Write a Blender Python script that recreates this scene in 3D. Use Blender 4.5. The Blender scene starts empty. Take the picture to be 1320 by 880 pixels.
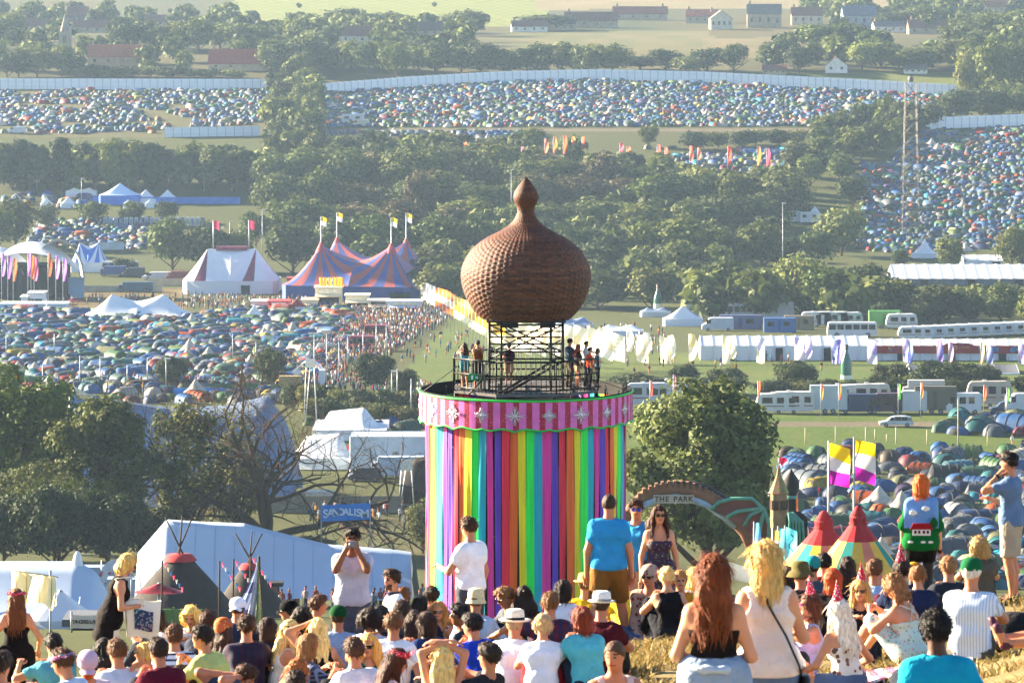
import bpy, math, random, time
import numpy as np
from mathutils import Vector, Matrix
T0 = time.time()
RAD = math.radians
sc = bpy.context.scene
# ------------------------------------------------------------------ camera
cam_d = bpy.data.cameras.new('camera')
cam = bpy.data.objects.new('camera', cam_d); sc.collection.objects.link(cam)
F, YH, CX = 5500.0, -60.0, 660.0           # focal length in photo pixels, eye-level row, centre column
cam_d.sensor_width = 36.0; cam_d.lens = 36.0 * F / 1320.0
cam_d.shift_y = -(440.0 - YH) / 1320.0      # lens shift keeps the tower upright
cam_d.clip_start = 1.0; cam_d.clip_end = 20000.0
cam_d.dof.use_dof = True; cam_d.dof.focus_distance = 105.0; cam_d.dof.aperture_fstop = 11.0
cam.location = (0, 0, 0); cam.rotation_euler = (RAD(90), 0, 0)
sc.camera = cam
# ------------------------------------------------------------------ sky, sun, exposure
SUN_EL, SUN_BACK = 18.5, 27.0               # low evening sun, from the left and a little behind the tower
w = bpy.data.worlds.new('World'); sc.world = w; w.use_nodes = True
nt = w.node_tree
sky = nt.nodes.new('ShaderNodeTexSky'); sky.sky_type = 'NISHITA'; sky.sun_disc = False
sky.sun_elevation = RAD(SUN_EL); sky.sun_rotation = RAD(270 + SUN_BACK)
sky.air_density = 0.75; sky.dust_density = 0.1
bg = nt.nodes['Background']; bg.inputs['Strength'].default_value = 0.05
nt.links.new(sky.outputs[0], bg.inputs[0])
sd = bpy.data.lights.new('sun', 'SUN'); sd.energy = 5.0; sd.angle = RAD(0.6); sd.color = (1.0, 0.83, 0.60)
sun = bpy.data.objects.new('sun', sd); sc.collection.objects.link(sun)
_s = Vector((-math.cos(RAD(SUN_BACK)) * math.cos(RAD(SUN_EL)), math.sin(RAD(SUN_BACK)) * math.cos(RAD(SUN_EL)), math.sin(RAD(SUN_EL))))
sun.rotation_euler = _s.to_track_quat('Z', 'Y').to_euler()
vs = sc.view_settings
vs.view_transform = 'Standard'; vs.look = 'None'; vs.gamma = 1.0; vs.use_curve_mapping = False; vs.exposure = 2.95
sc.render.engine = 'CYCLES'
cy = sc.cycles
cy.use_denoising = True; cy.use_adaptive_sampling = True; cy.adaptive_threshold = 0.02
cy.max_bounces = 5; cy.diffuse_bounces = 2; cy.glossy_bounces = 2; cy.transmission_bounces = 3; cy.volume_bounces = 1; cy.transparent_max_bounces = 6
cy.sample_clamp_indirect = 4.0
HAZE = 0.00005

# ------------------------------------------------------------------ helpers
COL = sc.collection
def lin(h):
    """sRGB hex -> linear rgba"""
    h = h.lstrip('#'); c = [int(h[i:i+2], 16) / 255 for i in (0, 2, 4)]
    return tuple((v / 12.92 if v <= 0.04045 else ((v + 0.055) / 1.055) ** 2.4) ** 1.2 * 0.95 for v in c) + (1.0,)
def raw(h, k=1.0): return tuple(min(.95, (v / .95) ** (1 / 1.2) * k) for v in lin(h)[:3]) + (1.0,)
def hashf(n): return (np.sin(n) * 43758.5453) % 1.0
def vnoise(P, s=0):
    P = np.asarray(P, float); i = np.floor(P); f = P - i; f = f * f * (3 - 2 * f); r = 0
    for dx in (0, 1):
        for dy in (0, 1):
            for dz in (0, 1):
                n = (i[:, 0] + dx) * 127.1 + (i[:, 1] + dy) * 311.7 + (i[:, 2] + dz) * 74.7 + s * 17.3
                wgt = (f[:, 0] if dx else 1 - f[:, 0]) * (f[:, 1] if dy else 1 - f[:, 1]) * (f[:, 2] if dz else 1 - f[:, 2])
                r = r + hashf(n) * wgt
    return r * 2 - 1

def mesh_np(name, V, faces, mats=(), mi=None, smooth=False, col=None):
    """faces: list of (n,k) int arrays; mi: per-face material index; col: per-face rgb colours (corner attribute 'Col')."""
    V = np.asarray(V, np.float32).reshape(-1, 3)
    if not isinstance(faces, (list, tuple)): faces = [faces]
    faces = [np.asarray(f, np.int32) for f in faces if len(f)]
    loops = np.concatenate([f.ravel() for f in faces]); ks = np.concatenate([np.full(len(f), f.shape[1], np.int32) for f in faces])
    me = bpy.data.meshes.new(name)
    me.vertices.add(len(V)); me.vertices.foreach_set('co', V.ravel())
    me.loops.add(len(loops)); me.loops.foreach_set('vertex_index', loops)
    st = np.concatenate([[0], np.cumsum(ks)[:-1]]).astype(np.int32)
    me.polygons.add(len(ks)); me.polygons.foreach_set('loop_start', st)
    for m in mats: me.materials.append(m)
    if mi is not None: me.polygons.foreach_set('material_index', np.asarray(mi, np.int32))
    if smooth is not False:
        me.polygons.foreach_set('use_smooth', np.ones(len(ks), bool) if smooth is True else np.asarray(smooth, bool))
    if col is not None:
        a = me.attributes.new('Col', 'FLOAT_COLOR', 'CORNER')
        c = np.repeat(np.asarray(col, np.float32), ks, axis=0); c = np.concatenate([c, np.ones((len(c), 1), np.float32)], 1)
        a.data.foreach_set('color', c.ravel())
    me.update(calc_edges=True)
    return me
def link(name, data, parent=None, loc=None, rz=None, rot=None, scale=None):
    o = bpy.data.objects.new(name, data); COL.objects.link(o)
    if parent is not None: o.parent = parent
    if loc is not None: o.location = loc
    if rz is not None: o.rotation_euler = (0, 0, rz)
    if rot is not None: o.rotation_euler = rot
    if scale is not None: o.scale = scale if hasattr(scale, '__len__') else (scale,) * 3
    return o
def tag(o, label, cat, group=None, kind=None):
    if label: o['label'] = label
    if cat: o['category'] = cat
    if group: o['group'] = group
    if kind: o['kind'] = kind
    return o
def thing(name, label, cat, loc=(0, 0, 0), rz=0.0, group=None, scale=None):
    return tag(link(name, None, None, loc, rz, None, scale), label, cat, group)
def structure(o): o['kind'] = 'structure'; return o
def copy_tree(o, parent=None, loc=None, rz=None, scale=None, label=None, group=None, color=None):
    c = o.copy(); COL.objects.link(c)
    if parent is not None: c.parent = parent
    if loc is not None: c.location = loc
    if rz is not None: c.rotation_euler = (0, 0, rz)
    if scale is not None: c.scale = scale if hasattr(scale, '__len__') else (scale,) * 3
    if label: c['label'] = label
    if group: c['group'] = group
    if color is not None: c.color = color
    for ch in o.children: copy_tree(ch, c)
    return c

class MB:
    """collects small shapes into one mesh"""
    def __init__(s): s.v, s.f, s.m, s.sm = [], [], [], []
    def add(s, V, Fc, m=0, smooth=False):
        b = len(s.v); s.v += [tuple(p) for p in V]; s.f += [tuple(i + b for i in f) for f in Fc]
        s.m += [m] * len(Fc); s.sm += [smooth] * len(Fc); return s
    def box(s, c, size, m=0, rz=0.0, bev=0.0):
        x, y, z = [v / 2 for v in size]; ca, sa = math.cos(rz), math.sin(rz)
        V = [(c[0] + i * x * ca - j * y * sa, c[1] + i * x * sa + j * y * ca, c[2] + k * z) for i, j, k in
             ((-1,-1,-1),(1,-1,-1),(1,1,-1),(-1,1,-1),(-1,-1,1),(1,-1,1),(1,1,1),(-1,1,1))]
        return s.add(V, [(0,3,2,1),(4,5,6,7),(0,1,5,4),(1,2,6,5),(2,3,7,6),(3,0,4,7)], m)
    def tube(s, pts, rad, n=6, m=0, cap=True, smooth=True):
        pts = [Vector(p) for p in pts]; k = len(pts)
        rad = [rad] * k if not hasattr(rad, '__len__') else rad
        V, Fc = [], []; up = Vector((0.31, 0.17, 0.93))
        t0 = (pts[-1] - pts[0]).normalized()
        if abs(t0.dot(up)) > 0.9: up = Vector((0.9, 0.3, 0.1))
        for i in range(k):
            t = (pts[min(i + 1, k - 1)] - pts[max(i - 1, 0)])
            t = t.normalized() if t.length > 1e-9 else t0
            a = t.cross(up).normalized(); b = t.cross(a)
            for j in range(n):
                q = 2 * math.pi * j / n; V.append(pts[i] + a * math.cos(q) * rad[i] + b * math.sin(q) * rad[i])
        for i in range(k - 1):
            for j in range(n):
                j2 = (j + 1) % n; Fc.append((i * n + j, i * n + j2, (i + 1) * n + j2, (i + 1) * n + j))
        s.add(V, Fc, m, smooth)
        if cap: 
            b = len(s.v) - len(V)
            s.f += [tuple(b + j for j in range(n))[::-1], tuple(b + (k - 1) * n + j for j in range(n))]; s.m += [m, m]; s.sm += [False, False]
        return s
    def lathe(s, prof, n=16, m=0, c=(0, 0, 0), smooth=True, sx=1.0, sy=1.0):
        V, Fc = [], []; k = len(prof)
        for r, z in prof:
            for j in range(n):
                q = 2 * math.pi * j / n; V.append((c[0] + r * sx * math.cos(q), c[1] + r * sy * math.sin(q), c[2] + z))
        for i in range(k - 1):
            for j in range(n):
                j2 = (j + 1) % n; Fc.append((i * n + j, i * n + j2, (i + 1) * n + j2, (i + 1) * n + j))
        return s.add(V, Fc, m, smooth)
    def grid(s, fn, nu, nv, m=0, smooth=True):
        V = [fn(i / nu, j / nv) for j in range(nv + 1) for i in range(nu + 1)]
        Fc = [(j * (nu + 1) + i, j * (nu + 1) + i + 1, (j + 1) * (nu + 1) + i + 1, (j + 1) * (nu + 1) + i) for j in range(nv) for i in range(nu)]
        return s.add(V, Fc, m, smooth)
    def extrude(s, poly, y0, y1, m=0, axis='y'):
        """poly in (x,z) extruded along y"""
        n = len(poly); V = [(x, y0, z) for x, z in poly] + [(x, y1, z) for x, z in poly]
        Fc = [tuple(range(n)), tuple(range(2 * n - 1, n - 1, -1))] + [(i, i + n, (i + 1) % n + n, (i + 1) % n) for i in range(n)]
        return s.add(V, Fc, m)
    def mesh(s, name, mats):
        mats = mats if isinstance(mats, (list, tuple)) else [mats]
        me = bpy.data.meshes.new(name); me.from_pydata(s.v, [], s.f)
        for mm in mats: me.materials.append(mm)
        me.polygons.foreach_set('material_index', s.m); me.polygons.foreach_set('use_smooth', s.sm)
        me.update(); return me
    def obj(s, name, mats, parent=None, loc=None, rz=None, **k): return link(name, s.mesh(name, mats), parent, loc, rz, **k)

# ------------------------------------------------------------------ materials
_M = {}
def mat(name, color=(0.5, 0.5, 0.5), rough=0.8, spec=0.3, var=0.15, scale=3.0, metal=0.0, bump=0.0, bscale=20.0, transl=0.0,
        objcol=False, attr=None, emit=None, coords='Object', var2=None, stretch=None):
    """procedural principled material: colour mottled by noise, optional bump, translucency, colour from the object or an attribute"""
    if name in _M: return _M[name]
    m = bpy.data.materials.new(name); m.use_nodes = True; N, L = m.node_tree.nodes, m.node_tree.links
    p = N['Principled BSDF']; p.inputs['Roughness'].default_value = rough; p.inputs['Metallic'].default_value = metal
    p.inputs['Specular IOR Level'].default_value = spec
    if isinstance(color, str): color = lin(color)
    color = tuple(color)[:3] + (1.0,)
    tc = N.new('ShaderNodeTexCoord'); src = tc.outputs[coords]
    if stretch:
        mp = N.new('ShaderNodeMapping'); mp.inputs['Scale'].default_value = stretch; L.new(src, mp.inputs['Vector']); src = mp.outputs[0]
    base = None
    if objcol: oi = N.new('ShaderNodeObjectInfo'); base = oi.outputs['Color']
    if attr: at = N.new('ShaderNodeAttribute'); at.attribute_name = attr; base = at.outputs['Color']
    if var > 0:
        nz = N.new('ShaderNodeTexNoise'); nz.inputs['Scale'].default_value = scale; nz.inputs['Detail'].default_value = 4.0
        L.new(src, nz.inputs['Vector'])
        mr = N.new('ShaderNodeMapRange'); mr.inputs['From Min'].default_value = 0.3; mr.inputs['From Max'].default_value = 0.7
        mr.inputs['To Min'].default_value = 1 - var; mr.inputs['To Max'].default_value = 1 + var; L.new(nz.outputs[0], mr.inputs[0])
        mx = N.new('ShaderNodeMix'); mx.data_type = 'RGBA'; mx.blend_type = 'MULTIPLY'; mx.inputs[0].default_value = 1.0
        if base is not None: L.new(base, mx.inputs[6])
        else: mx.inputs[6].default_value = color
        if var2 is not None:
            m2 = N.new('ShaderNodeMix'); m2.data_type = 'RGBA'; m2.inputs[6].default_value = color; m2.inputs[7].default_value = lin(var2) if isinstance(var2, str) else tuple(var2)[:3] + (1,)
            n2 = N.new('ShaderNodeTexNoise'); n2.inputs['Scale'].default_value = scale * 0.37; n2.inputs['Detail'].default_value = 3.0; L.new(src, n2.inputs['Vector'])
            r2 = N.new('ShaderNodeMapRange'); r2.inputs['From Min'].default_value = 0.4; r2.inputs['From Max'].default_value = 0.6; L.new(n2.outputs[0], r2.inputs[0])
            L.new(r2.outputs[0], m2.inputs[0]); L.new(m2.outputs[2], mx.inputs[6])
        L.new(mr.outputs[0], mx.inputs[7]); out = mx.outputs[2]
        L.new(out, p.inputs['Base Color'])
    else:
        out = base
        if base is not None: L.new(base, p.inputs['Base Color'])
        else: p.inputs['Base Color'].default_value = color
    if bump > 0:
        bn = N.new('ShaderNodeTexNoise'); bn.inputs['Scale'].default_value = bscale; bn.inputs['Detail'].default_value = 3.0; L.new(src, bn.inputs['Vector'])
        bp = N.new('ShaderNodeBump'); bp.inputs['Strength'].default_value = bump; bp.inputs['Distance'].default_value = 0.05
        L.new(bn.outputs[0], bp.inputs['Height']); L.new(bp.outputs[0], p.inputs['Normal'])
    if transl > 0:
        tb = N.new('ShaderNodeBsdfTranslucent'); ms = N.new('ShaderNodeMixShader'); ms.inputs[0].default_value = transl
        if out is not None: L.new(out, tb.inputs['Color'])
        else: tb.inputs['Color'].default_value = color
        L.new(p.outputs[0], ms.inputs[1]); L.new(tb.outputs[0], ms.inputs[2]); L.new(ms.outputs[0], N['Material Output'].inputs['Surface'])
    if emit: p.inputs['Emission Color'].default_value = color; p.inputs['Emission Strength'].default_value = emit
    _M[name] = m; return m
def stripes(name, c1, c2, freq, axis='X', rough=0.8, duty=0.5, transl=0.0, c3=None, mode='linear', var=0.1):
    """two-colour printed stripes along an object axis ('A' = angle round z)"""
    if name in _M: return _M[name]
    m = mat(name, c1, rough, var=var, transl=transl); N, L = m.node_tree.nodes, m.node_tree.links
    mul = [n for n in N if n.type == 'MIX'][0]; tc = [n for n in N if n.type == 'TEX_COORD'][0]
    sx = N.new('ShaderNodeSeparateXYZ'); L.new(tc.outputs['Object'], sx.inputs[0])
    def math_(op, a, b=None):
        n = N.new('ShaderNodeMath'); n.operation = op
        for i, v in enumerate((a, b)):
            if v is None: continue
            if isinstance(v, (int, float)): n.inputs[i].default_value = v
            else: L.new(v, n.inputs[i])
        return n.outputs[0]
    if axis == 'A': co = math_('DIVIDE', math_('ARCTAN2', sx.outputs[1], sx.outputs[0]), 2 * math.pi)
    else: co = sx.outputs['XYZ'.index(axis)]
    fr = math_('FRACT', math_('ADD', math_('MULTIPLY', co, freq), 100.0)); s_ = math_('LESS_THAN', fr, duty)
    mx = N.new('ShaderNodeMix'); mx.data_type = 'RGBA'
    mx.inputs[6].default_value = lin(c1) if isinstance(c1, str) else tuple(c1)[:3] + (1,); mx.inputs[7].default_value = lin(c2) if isinstance(c2, str) else tuple(c2)[:3] + (1,)
    L.new(s_, mx.inputs[0]); o = mx.outputs[2]
    if c3 is not None:                       # a second set of stripes across: plaid / check
        s2 = math_('LESS_THAN', math_('FRACT', math_('ADD', math_('MULTIPLY', sx.outputs[2], freq), 100.0)), duty)
        m2 = N.new('ShaderNodeMix'); m2.data_type = 'RGBA'; m2.inputs[7].default_value = lin(c3); L.new(math_('MULTIPLY', s2, 0.6), m2.inputs[0]); L.new(o, m2.inputs[6]); o = m2.outputs[2]
    L.new(o, mul.inputs[6])
    return m
def spots(name, c1, c2, scale, thr=0.35, rough=0.85, kind='VORONOI', c3=None):
    """blotches of c2 on c1 (floral prints, polka dots)"""
    if name in _M: return _M[name]
    m = mat(name, c1, rough, var=0.1); N, L = m.node_tree.nodes, m.node_tree.links
    mul = [n for n in N if n.type == 'MIX'][0]; tc = [n for n in N if n.type == 'TEX_COORD'][0]
    vo = N.new('ShaderNodeTexVoronoi'); vo.inputs['Scale'].default_value = scale; L.new(tc.outputs['Object'], vo.inputs['Vector'])
    lt = N.new('ShaderNodeMath'); lt.operation = 'LESS_THAN'; lt.inputs[1].default_value = thr; L.new(vo.outputs['Distance'], lt.inputs[0])
    mx = N.new('ShaderNodeMix'); mx.data_type = 'RGBA'; mx.inputs[6].default_value = lin(c1); mx.inputs[7].default_value = lin(c2); L.new(lt.outputs[0], mx.inputs[0])
    if c3 is not None:
        m2 = N.new('ShaderNodeMix'); m2.data_type = 'RGBA'; m2.inputs[6].default_value = lin(c2); m2.inputs[7].default_value = lin(c3)
        s3 = N.new('ShaderNodeSeparateColor'); L.new(vo.outputs['Color'], s3.inputs[0])
        g = N.new('ShaderNodeMath'); g.operation = 'GREATER_THAN'; g.inputs[1].default_value = 0.5; L.new(s3.outputs[0], g.inputs[0])
        L.new(g.outputs[0], m2.inputs[0]); L.new(m2.outputs[2], mx.inputs[7])
    L.new(mx.outputs[2], mul.inputs[6]); return m
# ------------------------------------------------------------------ terrain
ROWS = np.array([[500,690],[600,600],[650,548],[740,500],[830,455],[980,410],[1080,380],[1180,340],[1260,300],[1340,250],[1420,200],[1490,165],[1620,115],[1680,90],[2050,40],[2500,0],[3000,-30],[4200,-52],[9000,-66]], float)
_near = [(-60, 2.0), (0, -2.2), (25, -4.95), (50, -8.2), (56, -9.1), (70, -12.3), (100, -17.6), (149, -24.1), (200, -31.5), (260, -41.0), (350, -53.1), (420, -61.5)]
_pd = np.array([a for a, b in _near] + list(ROWS[:, 0])); _pz = np.array([b for a, b in _near] + [-(r - YH) * d / F for d, r in ROWS])
def _pchip(xq):
    """monotone-ish cubic through the profile points"""
    h = np.diff(_pd); dl = np.diff(_pz) / h; m = np.zeros_like(_pz)
    m[1:-1] = (dl[:-1] * h[1:] + dl[1:] * h[:-1]) / (h[1:] + h[:-1]); m[0] = dl[0]; m[-1] = dl[-1]
    i = np.clip(np.searchsorted(_pd, xq) - 1, 0, len(h) - 1); t = (xq - _pd[i]) / h[i]
    t2, t3 = t * t, t * t * t
    return (2*t3-3*t2+1)*_pz[i] + (t3-2*t2+t)*h[i]*m[i] + (-2*t3+3*t2)*_pz[i+1] + (t3-t2)*h[i]*m[i+1]
_res = np.zeros((0, 3))                      # residual bumps under the picnickers: x, y, dz
def G(x, y):
    x = np.atleast_1d(np.asarray(x, float)); y = np.atleast_1d(np.asarray(y, float))
    x, y = np.broadcast_arrays(x, y)
    z = _pchip(y)
    wn = np.clip((120 - y) / 65, 0, 1); wn = wn * wn * (3 - 2 * wn)
    z = z + wn * np.where(x < 1.5, 0.12 * np.clip(x, -25, 1.5), 0.12 * 1.5 + 0.05 * (np.minimum(x, 20) - 1.5))
    if len(_res):
        near = (y < 75) & (y > 10); 
        if near.any():
            xx, yy = x[near], y[near]; num = np.zeros(len(xx)); den = np.full(len(xx), 0.15)
            for a, b, r in _res:
                k = np.exp(-((xx - a) ** 2 / 1.6 + (yy - b) ** 2 / 9.0)); num += k * r; den += k
            z = z.copy(); z[near] += num / den
    return z
def g(x, y): return float(G(x, y)[0])
def row_d(row):
    """distance of the ground seen at a photo row, beyond the brow of the hill"""
    return np.interp(-np.asarray(row, float), -_rt, _dt)
_dt = np.linspace(345, 4000, 3000); _rt = YH - _pchip(_dt) / _dt * F
_rt = np.minimum.accumulate(_rt)
def at(px, d, dz=0.0): x = (px - CX) / F * d; return (x, d, g(x, d) + dz)
def rowpt(px, row, dz=0.0): return at(px, float(row_d(row)), dz)
def mpx(p, d): return p * d / F
def zrow(row, d): return -(row - YH) / F * d
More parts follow.
